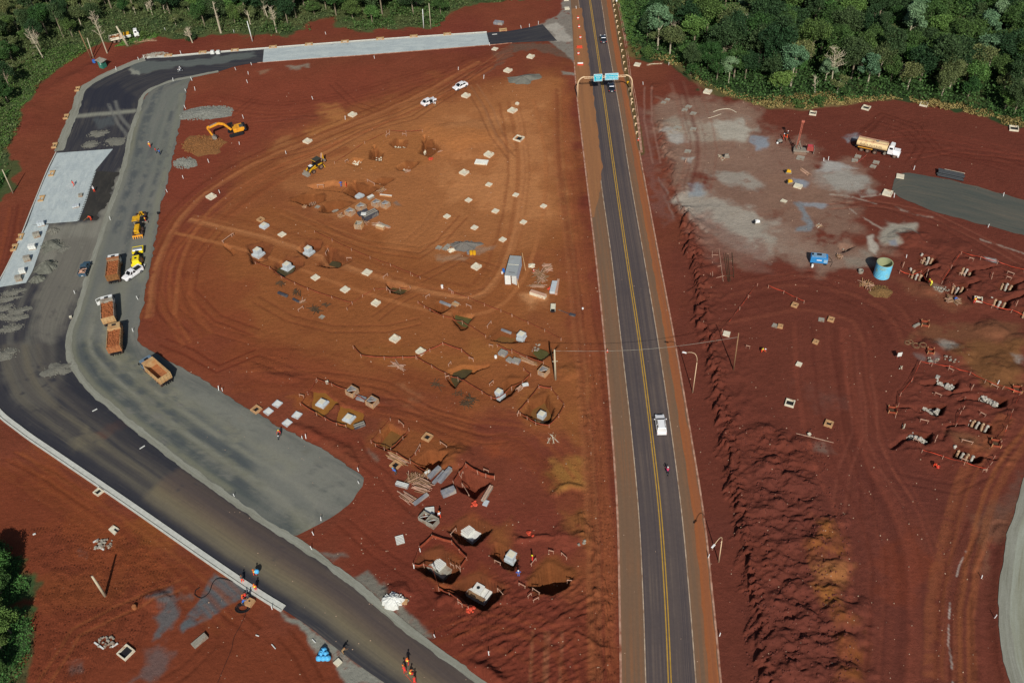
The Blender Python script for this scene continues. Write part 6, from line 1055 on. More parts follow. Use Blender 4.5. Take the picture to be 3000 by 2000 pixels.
for s_, l in[('32', [(1525, 490, 1590, 515), (1390, 735, 1470, 755), (1330, 910, 1385, 930), (1770, 1095, 1830, 1120), (1650, 265, 1700, 285), (2040, 410, 2110, 440), (1940, 670, 1995, 695), (1770, 920, 1880, 945), (1530, 930, 1550, 885), (1865, 450, 1885, 415), (1965, 1200, 2010, 1200)]), ('31', [(1400, 830, 1450, 850), (1840, 820, 1885, 835), (1750, 960, 1810, 975), (1670, 1120, 1720, 1135), (2190, 945, 2260, 965), (2140, 1090, 2190, 1105), (2050, 1000, 2060, 960), (1235, 895, 1248, 860), (2275, 1250, 2290, 1215), (1460, 960, 1475, 910)]), ('12', [(1310, 745, 1360, 790), (1690, 940, 1755, 975), (1465, 1050, 1515, 960), (2090, 1190, 2140, 1210), (1740, 345, 1785, 380), (1770, 235, 1795, 205), (2145, 415, 2185, 380), (1955, 165, 2000, 185), (1900, 1390, 1960, 1425), (400, 508, 445, 520), (1885, 1255, 1905, 1205), (2140, 50, 2180, 60)]), ('13', [(1790, 225, 1860, 265), (1850, 580, 1880, 540), (1855, 840, 1900, 880), (2225, 800, 2270, 760), (2190, 460, 2250, 490)]), ('23', [(450, 390, 505, 440), (335, 370, 385, 382), (175, 500, 225, 440), (185, 715, 255, 760), (60, 670, 125, 700), (195, 830, 250, 800), (505, 690, 550, 630), (150, 790, 178, 765)]), ('11', [(1560, 1180, 1600, 1155), (1930, 1245, 1980, 1270), (1770, 1100, 1815, 1135), (2125, 1450, 2165, 1400), (1170, 1000, 1215, 965), (1200, 1090, 1235, 1130), (560, 140, 630, 170), (1020, 100, 1095, 140), (640, 770, 670, 740), (840, 850, 880, 810), (390, 1300, 440, 1265)]), ('10', [(1195, 1265, 1230, 1240), (1345, 1245, 1385, 1255), (820, 1500, 850, 1485)]), ('01', [(2045, 670, 2140, 600), (2130, 610, 2150, 595)]), ('22', [(2150, 60, 2180, 70), (50, 690, 65, 660)]), ('20', [(1590, 1500, 1600, 1480)]), ('13', [(1820, 500, 1800, 560)])]:
 for x0, y0, x1, y1 in l:batter(s_, (x0, y0), (x1, y1))
ST=None
def stake(s_, x, y, h=1.0):
 global ST
 p=on(s_, x, y);lab='thin white survey stake '+where(p)
 if ST is None:
  ST=MB().box((0, 0, -.1), (.11, .11, 1.1)).build('survey_stake', M_WHT);ST.location=p;tag(ST, lab, 'survey stake', 'survey stakes along the road edges')
 else:
  o=ST.copy();C.objects.link(o);o.location=p;o.rotation_euler=(NR(.15), NR(.15), 0);o.scale=(1, 1, h*rnd.uniform(.8, 1.2));o['label']=lab;TOP.append(o)
for s_, l in[('00', [(1275, 555), (1328, 543), (1068, 648), (1765, 742), (1708, 842), (1793, 832), (2282, 685), (2276, 765), (2312, 600), (1592, 748), (2238, 1090), (2200, 1330), (1920, 1495), (1705, 1000), (1665, 500), (2150, 300), (1523, 285), (2168, 645)]), ('10', [(1858, 645), (2092, 725), (820, 1100), (277, 1415), (642, 318), (1090, 540), (2148, 420), (522, 915)]), ('01', [(1538, 198), (1685, 72), (2020, 208), (1270, 1185), (1335, 890), (1225, 1480), (690, 1130), (1015, 455)]), ('12', [(460, 890), (425, 892), (942, 1190), (948, 1305)]), ('13', [(598, 78), (530, 208), (515, 342), (1645, 1145), (2140, 1310), (150, 890), (1510, 362), (1452, 515)]), ('02', [(2155, 1422), (2045, 455), (2010, 450)]), ('30', [(1338, 1562), (512, 1480), (553, 1475)]), ('31', [(1157, 247), (2160, 237), (2020, 520), (1270, 800)]), ('32', [(2108, 390)]), ('20', [(590, 85), (242, 225), (160, 250), (85, 262), (1205, 780), (1440, 600), (1465, 30)]), ('33', [(2080, 970), (1960, 605)]), ('23', [(1905, 1135), (1800, 420)])]:
 for x, y in l:stake(s_, x, y)
mpost=None
for x, y in[(928, 22), (932, 65), (938, 112), (948, 163), (957, 213), (965, 263), (977, 317), (988, 370), (996, 426), (1007, 480), (1018, 535), (1024, 592), (1038, 653), (1075, 832), (1086, 880), (1094, 930), (1096, 962), (1108, 1027), (1120, 1092), (1131, 1158), (1140, 1235)]:
 p=on('20', x, y);lab='small pale marker post beside the highway verge'
 if mpost is None:
  mpost=thing('marker_post', lab, 'marker post', p, 0, 'marker posts along the right verge');MB().box((0, 0, 0), (.2, .12, .75)).build('post', M_CREAM, mpost);MB().box((.18, 0, .55), (.5, .14, .3)).build('plate', M_CREAM, mpost)
 else:dup(mpost, p, NR(.3), lab)
p=on('20', 1058, 775);t=thing('marker_post', 'yellow marker post under the gantry arm', 'marker post', p);MB().box((0, 0, 0), (.2, .14, .8)).build('post', M_YELM, t);MB().box((.15, 0, .5), (.5, .16, .35)).build('plate', M_YELM, t)
p=on('20', 960, 40);t=thing('globe_lamp', 'round white globe on short post by the verge', 'globe', p);MB().cyl((0, 0, 0), .06, .9, 8).build('post', M_CREAM, t);MB().ball((0, 0, 1.05), .3, 12, 8).build('globe', M_WHT, t, smooth=True)
dr=None
for x, y in[(606, 180), (616, 260), (628, 358), (610, 505)]:
 p=on('20', x, y);lab='orange traffic drum with pale band on left shoulder'
 if dr is None:
  dr=thing('traffic_drum', lab, 'traffic drum', p, 0, 'traffic drums on the shoulder')
  MB().cyl((0, 0, 0), .36, 1.05, 14, r2=.28).build('drum', M_ORNG2, dr, smooth=False);MB().cyl((0, 0, .5), .335, .25, 14, r2=.318).build('band', M_SIGNW, dr);MB().cyl((0, 0, 0), .45, .08, 14).build('base', M_BLACK, dr)
 else:dup(dr, p, 0, lab)
for x, y, l, m2 in[(620, 445, 'orange water barrier on the left shoulder', M_ORNG2), (628, 602, 'red and white barrier near the kerb start', M_WHT)]:
 p=on('20', x, y);t=thing('traffic_barrier', l, 'barrier', p, -.1);MB().side([(-.9, 0), (.9, 0), (.8, .5), (-.8, .5)], -.22, .22).build('base', M_ORNG2, t);MB().box((0, 0, .5), (1.5, .2, .35)).build('top', m2, t)
for s_, x, y, l in[('20', 1160, 1290, 'red and white cone beside the right verge'), ('22', 876, 98, 'orange traffic cone at the left kerb'), ('21', 200, 925, 'orange cone at the timber heap')]:
 p=on(s_, x, y);t=thing('traffic_cone', l, 'traffic cone', p);MB().box((0, 0, 0), (.5, .5, .05)).build('base', M_ORNG2, t);MB().cyl((0, 0, .05), .2, .8, 12, r2=.04).build('cone', M_ORNG2, t);MB().cyl((0, 0, .4), .13, .18, 12, r2=.095).build('band', M_SIGNW, t)
def pole(base, top, r, lab, name='pole', m=None, cat='pole', hmul=1.0, r2=None):
 b=on(*base);q=Q(*top);h=top_height(b, q[1])*hmul;T=gp(q[0], q[1], h+b[2]);t=thing(name, lab, cat, b)
 MB().tube([(0, 0, -.3), (T[0]-b[0], T[1]-b[1], h)], [r, r2 or r*.6], 10).build('shaft', m or M_POLE, t, smooth=True);return t, b, (T[0], T[1], h+b[2])
pole(('00', 840, 540), ('00', 725, 285), .16, 'thin leaning pole left of the green cabin', m=M_WOOD2);pole(('00', 858, 535), ('00', 800, 350), .17, 'pale pole right above the blue barrel')
pole(('00', 1175, 420), ('00', 1068, 242), .42, 'thick pale pole in front of the parked old truck');pole(('00', 2320, 382), ('00', 2270, 196), .16, 'white thin pole on the red bank above the road', m=M_WHT)
pole(('10', 1540, 260), ('10', 1530, 86), .14, 'left one of the white pole pair at forest edge', m=M_WHT);pole(('10', 1607, 268), ('10', 1588, 32), .14, 'right and taller of the pole pair at forest edge')
pole(('01', 120, 207), ('01', 20, -10), .16, 'tall pole at the left picture edge');pole(('03', 967, 766), ('03', 845, 586), .26, 'thick concrete pole on the rippled lower left soil')
pL, bL, tL=pole(('22', 400, 350), ('22', 390, 75), .22, 'tall pale concrete pole left of the highway', 'utility_pole', cat='utility pole');MB().bar((-.5, 0, 4.9), (.5, 0, 4.9), .1).build('crossarm', M_POLE, pL)
pR, bR, tR=pole(('22', 2035, 262), ('21', 2083, 1490), .13, 'slim grey utility pole on the right red ground', 'utility_pole', M_WOOD2, cat='utility pole')
pR2, bR2, tR2=pole(('22', 372, 200), ('22', 362, 60), .12, 'dark thin post beside the concrete pole', 'utility_pole', M_WOODD, 'utility pole')
mb=MB();pts=[]
for k in range(25):
 u=k/24;z=tL[2]*.96*(1-u)+(tR[2]*.9)*u-2.2*math.sin(u*math.pi)*.6
 pts.append((tL[0]*(1-u)+tR[0]*u, tL[1]*(1-u)+tR[1]*u, z))
o=mb.tube(pts, .03, 5).build('overhead_wire', M_CONCG);tag(o, 'thin overhead wire crossing above the highway', 'wire')
def lamp(base, top, head, lab):
 b=on(*base);q=Q(*top);h=top_height(b, q[1]);T=gp(q[0], q[1], h);hq=Q(*head);H=gp(hq[0], hq[1], h*1.02)
 t=thing('street_lamp', lab, 'street lamp', b, 0, 'street lamps right of the highway');d=(T[0]-b[0], T[1]-b[1]);e=(H[0]-b[0], H[1]-b[1])
 MB().tube([(0, 0, -.3), (d[0]*.85, d[1]*.85, h*.82)], [.09, .06], 10).build('shaft', M_CREAM, t, smooth=True)
 pts=[]
 for k in range(9):
  u=k/8;pts.append((d[0]*.85*(1-u)**2+2*u*(1-u)*(d[0]+(d[0]*.1))+e[0]*u*u, d[1]*.85*(1-u)**2+2*u*(1-u)*d[1]+e[1]*u*u, h*.82*(1-u)**2+2*u*(1-u)*h*1.14+h*1.0*u*u))
 MB().tube(pts, .045, 8).build('arm', M_CREAM, t, smooth=True)
 a=ang((pts[-2][0], pts[-2][1]), (pts[-1][0], pts[-1][1]))
 MB().box((pts[-1][0]+math.cos(a)*.3, pts[-1][1]+math.sin(a)*.3, pts[-1][2]-.08), (.8, .28, .15), rz=a, tx=.8, ty=.7).build('lamp_head', M_WHT, t)
lamp(('22', 1660, 470), ('22', 1708, 130), ('22', 1600, 96), 'curved street lamp opposite the white car');lamp(('23', 1900, 458), ('23', 1935, 215), ('23', 1862, 290), 'curved street lamp at lower right of highway')
BLg=on('20', 604, 905);BRg=on('20', 1098, 882);HG=6.1
t=thing('sign_gantry', 'white pipe gantry carrying two blue road signs', 'sign gantry', (BLg[0], BLg[1], 0));ox, oy=BLg[0], BLg[1];dx, dy=BRg[0]-ox, BRg[1]-oy
def gpt(u, z):return(dx*u, dy*u, z)
for nm, u0, sg in(('post', 0, 1), ('post', 1, -1)):
 pts=[gpt(u0, -.2), gpt(u0, HG-2.2)]+[gpt(u0+sg*.13*(1-math.cos(a)), HG-2.2+2.2*math.sin(a))for a in[k*math.pi/16 for k in range(1, 9)]]
 MB().tube(pts, .17, 10).build(nm, M_CREAM, t, smooth=True)
L_=math.hypot(dx, dy);ux, uy=dx/L_, dy/L_
tb=MB()
for z_ in(HG-.0, HG-.45):tb.tube([gpt(.12, z_), gpt(.88, z_)], .07, 8)
n=26
for k in range(n):tb.bar(gpt(.12+.76*k/n, HG if k%2 else HG-.45), gpt(.12+.76*(k+1)/n, HG-.45 if k%2 else HG), .06)
tb.build('truss', M_CREAM, t)
def text_mesh(txt, size, name, m, parent, loc, rot, align='CENTER'):
 cu=bpy.data.curves.new(name, 'FONT');cu.body=txt;cu.size=size;cu.align_x=align;cu.align_y='CENTER';cu.extrude=.004;cu.resolution_u=2;cu.offset=size*.015
 tmp=bpy.data.objects.new('tmp', cu);C.objects.link(tmp);dg=bpy.context.evaluated_depsgraph_get();me=bpy.data.meshes.new_from_object(tmp.evaluated_get(dg));bpy.data.objects.remove(tmp)
 me.materials.clear();me.materials.append(m);o=bpy.data.objects.new(name, me);C.objects.link(o);o.parent=parent;o.location=loc;o.rotation_euler=rot;return o
def road_sign(c0, c1, zc, lines, lab, bar=None):
 A=gp(*c0, zc);B=gp(*c1, zc);cxy=((A[0]+B[0])/2, oy+dy*.5-.25+(dy/L_)*0);w=abs(B[0]-A[0])
 hh=bar or w*.5
 s=thing('road_sign', lab, 'road sign', (cxy[0], cxy[1], zc), ang((0, 0), (dx, dy)))
 MB().box((0, .06, -hh/2), (w, .08, hh)).build('border', M_SIGNW, s, bevel=.0);MB().box((0, .0, -hh/2+.09), (w-.18, .06, hh-.18)).build('face', M_SIGN, s)
 n=len(lines)
 for k, (tx, sz, rel)in enumerate(lines):text_mesh(tx, sz, 'lettering', M_SIGNW, s, (0, -.035, rel*hh), (math.pi/2, 0, 0))
 if n==3 and w>3:MB().box((0, -.035, -.2*hh), (w-.2, .01, .06)).build('divider', M_SIGNW, s)
 return s
road_sign((1740.5, 233), (1766, 233), HG-.25, [('Aduana', .50, .28), ('Brasil', .42, -.02), ('← Argentina', .38, -.31)], 'smaller square blue road sign, left on the gantry', 2.05)
road_sign((1774, 232), (1813.6, 232), HG-.2, [('Ponte Internacional', .42, .30), ('Pres. Tancredo Neves', .40, .02), ('Argentina 500 m', .42, -.34)], 'wide blue road sign, right on the gantry', 1.9)
z_=2.6
TL, TR, FL, FR=gp(1495, 748, z_), gp(1527, 750.5, z_), gp(1478, 805.5, z_), gp(1513, 808.5, z_)
bc=((TL[0]+TR[0])/2, (TL[1]+TR[1])/2);fc=((FL[0]+FR[0])/2, (FL[1]+FR[1])/2);Lc=dist(bc, fc);Wc=2.5
t=thing('shipping_container', 'grey site container with its front doors ajar', 'container', ((bc[0]+fc[0])/2, (bc[1]+fc[1])/2, 0), ang(bc, fc))
M_CG=mat('container_grey', '#8d9292', .7, var=.1, scale=.6, dirt='#8a7a68', dirt_amt=.15);M_CGS=mat('container_side', '#8892a0', .7, var=.1)
MB().box((0, 0, 2.5), (Lc, Wc, .1)).build('roof', M_CG, t);w=MB()
for sg in(-1, 1):
 n=int(Lc/.28)
 for k in range(n):w.box((-Lc/2+(k+.5)*Lc/n, sg*(Wc/2-.06-(.04 if k%2 else 0)), .05), (Lc/n, .06, 2.45))
w.box((-Lc/2+.05, 0, .05), (.08, Wc-.1, 2.45));w.build('wall', M_CGS, t)
r=MB();r.box((-.3, 0, 2.6), (.08, Wc-.1, .05));r.build('roof_seam', M_CONC, t);MB().box((Lc/2-1.0, .1, 2.6), (.08, 1.3, .04)).build('roof_slot', M_DARK, t)
for sg, op in((-1, .08), (1, .45)):
 d=thing if False else None
 mb=MB();mb.X=Matrix.Translation((Lc/2, sg*Wc/2, 0))@Matrix.Rotation(-sg*op, 4, 'Z')
 for k in range(9):mb.box((.03+(.03 if k%2 else 0), -sg*Wc/4, .1+k*.27), (.05, Wc/2-.04, .26))
 mb.build('door', M_CONCW, t)
lt=MB()
MB().bar((-1.8, -1.35, .1), (-2.6, -1.5, 2.2), .6, .06).build('ramp_board', M_WOOD, t)if False else None
for(s_, x, y, l, r_, h_, m_)in[('11', 2275, 930, 'small blue barrel left of the container', .28, .8, M_BLUE), ('11', 2262, 945, 'white jug beside the blue barrel', .18, .5, M_WHT), ('12', 2203, 150, 'white bucket left of blue grey box', .25, .55, M_WHT), ('31', 405, 885, 'white gas bottle in front of the generator', .22, .7, M_WHT), ('31', 510, 1000, 'x', .1, .1, M_WHT), ('31', 1560, 925, 'x', .1, .1, M_WHT), ('11', 1950, 765, 'grey drum left of the two yellow drums', .3, .85, M_STEEL), ('11', 1978, 770, 'left yellow drum by the gravel heap', .33, .95, M_YELM), ('11', 2008, 770, 'right yellow drum by the gravel heap', .33, .95, M_YELM), ('21', 650, 1270, 'small white can by the highway verge', .18, .3, M_WHT), ('03', 1240, 880, 'rusty drum on the lower left soil', .35, .6, M_RUST), ('11', 1712, 1078, 'white rounded bulb on the tape stake', .22, .8, M_WHT), ('00', 868, 578, 'strong blue barrel left of the green cabin', .45, .95, M_BLUE)]:
 if l=='x':continue
 p=on(s_, x, y);t=thing('drum', l, 'drum', p);MB().cyl((0, 0, 0), r_, h_, 16).build('shell', m_, t);mb=MB()
 for q in(.33, .66):mb.cyl((0, 0, h_*q), r_*1.05, .04, 16)
 mb.build('hoop', m_, t);MB().cyl((0, 0, h_), r_*.88, .03, 16).build('lid', m_, t)
for s_, a, b, l in[('21', (95, 810), (125, 920), 'leaning pale timber prop right of container'), ('21', (45, 1040), (62, 1075), 'short timber prop at the container front corner')]:
 A, B=on(s_, *a), on(s_, *b);o=MB().bar((0, 0, 1.6), (B[0]-A[0], B[1]-A[1], .05), .14).build('timber_prop', M_WOOD);o.location=A;tag(o, l, 'timber prop')
p=on('00', 950, 620);t=thing('toilet_cabin', 'green portable toilet cabin under a grey sloping sheet', 'toilet cabin', p, -.45)
MB().box((0, 0, 0), (1.5, 1.6, 2.2)).build('cabin', M_TEAL, t);MB().box((-.15, -.82, .3), (.7, .05, 1.7)).build('door', mat('teal_door', '#3f7c6a', .5), t);MB().box((.32, -.86, 1.2), (.12, .05, .9)).build('window', M_WHT, t);MB().box((-.1, .1, 2.22), (2.6, 2.2, .12), ry=.12).build('roof', M_CONCG, t)
p=on('', 2582, 806);t=thing('water_tank', 'big light blue corrugated tank, open at the top', 'tank', (p[0], p[1], 0));Rt, Ht=1.55, 3.4
n=40;rings=[]
for k in range(41):
 z=Ht*k/40;rr=Rt+.05*math.sin(k*math.pi/2.0);rings.append([(rr*math.cos(2*math.pi*i/n), rr*math.sin(2*math.pi*i/n), z)for i in range(n)])
MB().loft(rings, cap=False).build('shell', M_SKYB, t, smooth=True)
ri=[[((Rt-.1)*math.cos(2*math.pi*i/n), (Rt-.1)*math.sin(2*math.pi*i/n), Ht*k/20+(.02 if k<20 else 0))for i in range(n)]for k in range(21)]
mb=MB();mb.loft(ri, cap=False);mb._add(ri[0], [tuple(range(n))]);mb.build('lining', M_TANKIN, t)
ro=[(Rt+.06)*1, Rt-.12];mb=MB();mb._add([(ro[0]*math.cos(2*math.pi*i/n), ro[0]*math.sin(2*math.pi*i/n), Ht+.03)for i in range(n)]+[(ro[1]*math.cos(2*math.pi*i/n), ro[1]*math.sin(2*math.pi*i/n), Ht+.03)for i in range(n)], [(i, (i+1)%n, n+(i+1)%n, n+i)for i in range(n)]);mb.build('rim', M_TANKIN, t)
def ring_pipe(s_, x, y, r, h, m, lab, name='concrete_ring'):
 p=on(s_, x, y);t=thing(name, lab, 'ring', p);n=24;mb=MB()
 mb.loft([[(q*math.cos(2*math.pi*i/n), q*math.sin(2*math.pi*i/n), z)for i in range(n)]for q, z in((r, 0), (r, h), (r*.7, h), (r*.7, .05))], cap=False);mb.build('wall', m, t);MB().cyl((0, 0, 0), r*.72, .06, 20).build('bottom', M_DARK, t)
ring_pipe('31', 850, 935, .52, .65, M_CONCG, 'short grey concrete ring left of the blue tank')
p=on('', 2397, 768);t=thing('generator', 'blue site generator on small wheels', 'generator', (p[0], p[1], 0), ang(gp(2371, 771), gp(2422, 776)))
MB().box((0, 0, .45), (3.5, 1.7, 1.35), ty=.96, tx=.98).build('body', M_BLUEG, t, bevel=.04);MB().box((-.15, .1, 1.8), (2.9, 1.3, .12)).build('roof', mat('generator_top', '#6f8ea6', .6, var=.2), t);MB().box((0, -.86, 1.15), (1.0, .03, .2)).build('name_plate', M_SIGNW, t)
MB().box((1.3, -.86, .7), (.75, .03, .8)).build('vent_grille', mat('vent_blue', '#7fa3bb', .6), t);MB().box((-.05, .15, 1.92), (.9, .4, .18)).build('exhaust', M_DARK, t);MB().box((-1.35, .2, 1.92), (.35, .5, .12)).build('hatch', M_DARK, t)
for u in(-1.3, 1.35):
 for v in(-.7, .7):
  w=MB().cyl((u, v-.1, .3), .3, .2, 16, 'y').build('wheel', M_BLACK, t)
MB().bar((1.7, 0, .5), (2.6, 0, .4), .1).build('towbar', M_DARK, t)
hp=[on('31', x, y)for x, y in[(545, 790), (590, 830), (590, 860), (570, 900)]]
def hose(s_, pts, r, lab, m, name='hose', z=.06):
 P=smooth_line([on(s_, x, y)[:2]for x, y in pts], .5);o0=P[0];o=MB().tube([(x-o0[0], y-o0[1], max(hz(x, y), -.1)+z)for x, y in P], r, 6).build(name, m);o.location=(o0[0], o0[1], 0);return tag(o, lab, 'hose' if name=='hose' else name)
hose('31', [(545, 780), (580, 815), (590, 850), (570, 885)], .04, 'thin dark hose curling from the generator', M_DARK);hose('03', [(1835, 690), (1795, 720), (1790, 755), (1850, 790), (1920, 740), (1960, 640), (2020, 605), (2140, 635)], .07, 'thick black hose curved over the grey dust', M_BLACK)
hose('30', [(810, 1500), (850, 1470), (900, 1430)], .07, 'reddish hose from the water truck', M_REDM);hose('03', [(2265, 900), (2230, 1000), (2150, 1150), (2130, 1250), (2060, 1420), (2000, 1568)], .03, 'long thin dark cable down from the kerb crew', M_BLACK)
hose('20', [(1850, 1030), (1920, 1008), (2000, 1005), (2060, 1035)], .07, 'pale curved hose on grey ground', M_CONC);hose('20', [(1800, 1088), (1850, 1075), (1920, 1050)], .05, 'short pale hose below the curved one', M_CONC);hose('13', [(1375, 1490), (1410, 1530), (1440, 1568)], .04, 'thin orange line between the red workers', M_ORNG2)
for x, y, r_ in[(1280, 15, .55), (1360, 40, .75), (1425, 35, .7), (1310, 5, .5)]:
 p=on('32', x, y);mb=MB()
 for q in range(3):mb.tube([(r_*(1-q*.15)*math.cos(a*math.pi/8)+NR(.04), r_*(1-q*.15)*math.sin(a*math.pi/8)+NR(.04), .06+q*.05)for a in range(17)], .03, 5, cap=False)
 o=mb.build('wire_coil', M_WOOD2);o.location=p;tag(o, 'loose coil of wire on brown soil', 'wire coil', 'wire coils on the ground')
A, B=on('', 2746, 508), on('', 2822, 524);Lp=dist(A, B);t=thing('pipe_stack', 'stack of long black plastic pipes above grey road', 'pipes', ((A[0]+B[0])/2, (A[1]+B[1])/2, 0), ang(A, B))
for k in range(5):
 for r_ in(.26, ):MB().cyl((-Lp/2+NR(.2), (k-2)*.54, .27), .26, Lp, 14, 'x').build('pipe', mat('black_pipe', '#34373a', .5, var=.15), t)
for k in range(3):MB().cyl((-Lp/2+NR(.2), (k-1)*.54+.1, .72), .26, Lp*.97, 14, 'x').build('pipe', MATS['black_pipe'], t)
MB().bar((-Lp/2+1.2, 1.5, .5), (Lp/2, 1.5, .5), .1).build('strap_timber', M_CONC, t)
p=on('32', 1195, 165);t=thing('notice_board', 'small white board on legs above the tape corner', 'board', p, .1);MB().box((0, 0, .8), (.85, .06, 1.0)).build('panel', M_CONCW, t)
for u in(-.3, .3):MB().box((u, 0, 0), (.06, .06, .9)).build('leg', M_REDM, t)
p=on('01', 1457, 398);o=MB().ball((0, 0, .3), .35, 8, 6, jit=.4).build('bucket', M_DARK);o.location=p;tag(o, 'small black bucket at the gravel lane edge', 'bucket')
for s_, x, y, l in[('12', 655, 385, 'low tan box at the fence above the pond'), ('01', 655, 1355, 'small dark toolbox with pale scraps on asphalt'), ('32', 375, 865, 'small white bundle on the lying pole')]:
 p=on(s_, x, y);t=thing('small_box', l, 'box', p, .3);MB().box((0, 0, 0), (.5, .45, .5), tx=.9, ty=.9).build('body', M_CONCG, t);MB().box((0, 0, .5), (.54, .48, .06)).build('lid', M_CONC, t)
p=on('21', 378, 1275);t=thing('site_cart', 'pale small skip cart with black end', 'cart', p, 1.45);MB().box((0, 0, .3), (1.8, .9, .5), tx=1.05, ty=1.1).build('tray', M_CONC, t);MB().box((-.95, 0, .3), (.5, .8, .5)).build('engine', M_DARK, t)
for u in(-.6, .6):
 for v in(-.5, .5):MB().cyl((u, v-.06, .2), .2, .12, 12, 'y').build('wheel', M_BLACK, t)
p=on('21', 555, 1325);t=thing('digging_bar', 'dark scraper blade with long rod by verge', 'tool', p, -.5);MB().box((0, 0, 0), (1.3, .7, .15)).build('blade', M_PLYD, t);MB().bar((-.6, 0, .1), (-3.2, .25, .1), .08).build('rod', M_PLYD, t)
for x, l in((1955, 'left white bulk bag on the kerb'), (2008, 'right white bulk bag on the kerb')):
 p=on('00', x, 495);o=MB().box((0, 0, 0), (1.2, 1.2, 1.0), tx=.88, ty=.9).build('bulk_bag', M_CONCW, bevel=.14);o.location=p;o.rotation_euler=(0, 0, NR(.2));tag(o, l, 'bulk bag', 'white bulk bags')
for k, (x, y, z)in enumerate([(585, 1350, 0), (625, 1350, 0), (662, 1350, 0), (605, 1315, 0), (645, 1312, 0), (628, 1278, 0), (610, 1300, 0)]):
 p=on('13', x, y);mb=MB();mb.ball((0, 0, .42), .5, 14, 9, sz=.85, jit=.12);mb.cyl((0, 0, .82), .1, .12, 8, r2=.16);o=mb.build('blue_sack', mat('blue_sack', '#4fa3cf', .5, var=.18, scale=4), smooth=True);o.location=p;tag(o, 'round light blue sack in the triangular heap', 'sack', 'light blue sacks heaped at the lower kerb')
for k, (x, y, m_, w_)in enumerate([(385, 505, M_CONCB, 1.6), (345, 608, M_CONCG, 1.5), (305, 718, M_CONCW, 1.6), (258, 825, M_CONCG, 1.5), (215, 940, M_CONCW, 1.3), (182, 1005, M_CONCG, 1.4), (700, 335, M_CONCB, 1.6), (745, 235, M_CONCG, 1.0)]):
 p=on('01', x, y);t=thing('paver_stack', 'stack of grey concrete pavers on the white lane', 'paver stack', (p[0], p[1], .07), .25+NR(.1), 'paver stacks on the paved lane');h_=.95 if x<500 else.2
 MB().box((0, 0, 0), (w_, 1.1, .1)).build('pallet', M_WOOD2, t)
 mb=MB()
 for a in range(3):
  for b in range(2):
   for c in range(int(h_/.2)+1):mb.box(((a-1)*w_/3+NR(.02), (b-.5)*.5, .1+c*.2), (w_/3-.03, .48, .19))
 mb.build('pavers', m_, t)
def heap(s_, x, y, r, h, m, lab, n=0, ax=1.0, rz=0, clod=.2, name='gravel_heap', cat='heap', outline=None):
 p=on(s_, x, y);rings=[];N_=28;sd_=rnd.random()*50
 prof=[(1.0, 0), (.86, .12), (.7, .3), (.5, .55), (.3, .8), (.12, .96)]
 for a, b in prof:
  rg=[]
  for i in range(N_):
   q=2*math.pi*i/N_;w=1+1.5*float(fbm(np.array([math.cos(q)*1.6+sd_]), np.array([math.sin(q)*1.6]), 4, 4)[0])
   if outline:w*=outline(q)
   rx, ry=r*a*w*ax*math.cos(q), r*a*w*math.sin(q);x_, y_=rx*math.cos(rz)-ry*math.sin(rz), rx*math.sin(rz)+ry*math.cos(rz)
   rg.append((x_+NR(r*.02), y_+NR(r*.02), h*b*(1+NR(.12))+(hz(p[0]+x_, p[1]+y_)-p[2]if b==0 else.01)))
  rings.append(rg)
 mb=MB();mb.loft(rings)
 for k in range(n):
  q=rnd.random()*6.283;a=math.sqrt(rnd.random())*1.02;w=1
  rx, ry=r*a*ax*math.cos(q), r*a*math.sin(q)
  mb.ball((rx*math.cos(rz)-ry*math.sin(rz), rx*math.sin(rz)+ry*math.cos(rz), h*max(0, 1-a)*.9+clod*.2), clod*rnd.uniform(.5, 1.2), 5, 4, jit=.6)
 o=mb.build(name, m);o.location=p;return tag(o, lab, cat)
heap('00', 1900, 1040, 3.6, .7, M_STONE, 'wide low heap of grey crushed stone', 500, 2.0, .05, .17);heap('00', 1700, 1500, 2.5, .6, M_STONE, 'two lobed grey stone heap at the lane edge', 320, 1.25, -.6, .17);heap('20', 100, 728, 2.6, .8, M_SANDG, 'smooth grey sand heap on the orange field', 0, 1.6, 0)
heap('00', 1860, 1330, 4.2, .5, M_SOILY, 'yellow clod field in front of the excavator', 420, 1.3, -.3, .24, 'clod_field');heap('11', 1910, 690, 2.0, .8, mat('dark_gravel', '#66625c', .95, var=.2), 'dark gravel heap behind the yellow drums', 60, 1.8, 0, .12);heap('13', 1262, 800, 1.3, .8, M_CONCW, 'small white sand heap below the slabs', 60, 1.2, 0, .12)
heap('31', 1040, 1110, 1.9, .6, mat('olive_rubble', '#6f5432', .95, var=.25), 'olive rubble heap with stones below the blue tank', 160, 1.1, 0, .13);heap('11', 1800, 730, .8, .4, M_CONC, 'small cream powder heap beside boards', 20, 1.2, 0, .1);heap('21', 185, 870, .7, .25, M_CONC, 'small yellowish powder patch by the cone', 10, 1.0, 0, .1)
heap('00', 1430, 505, 1.5, .4, M_CONCG, 'grey stone ridge along the top kerb', 90, 2.4, .1, .2);heap('01', 490, 560, 1.3, .9, M_SANDG, 'first dark gravel heap by the white lane', 60, 1.2, 0, .15);heap('01', 545, 545, 1.0, .5, M_CONCG, 'x', 10)if False else None
M_SANDK=mat('dark_gravel_heap', '#5a5b52', .95, var=.4, scale=1.2)
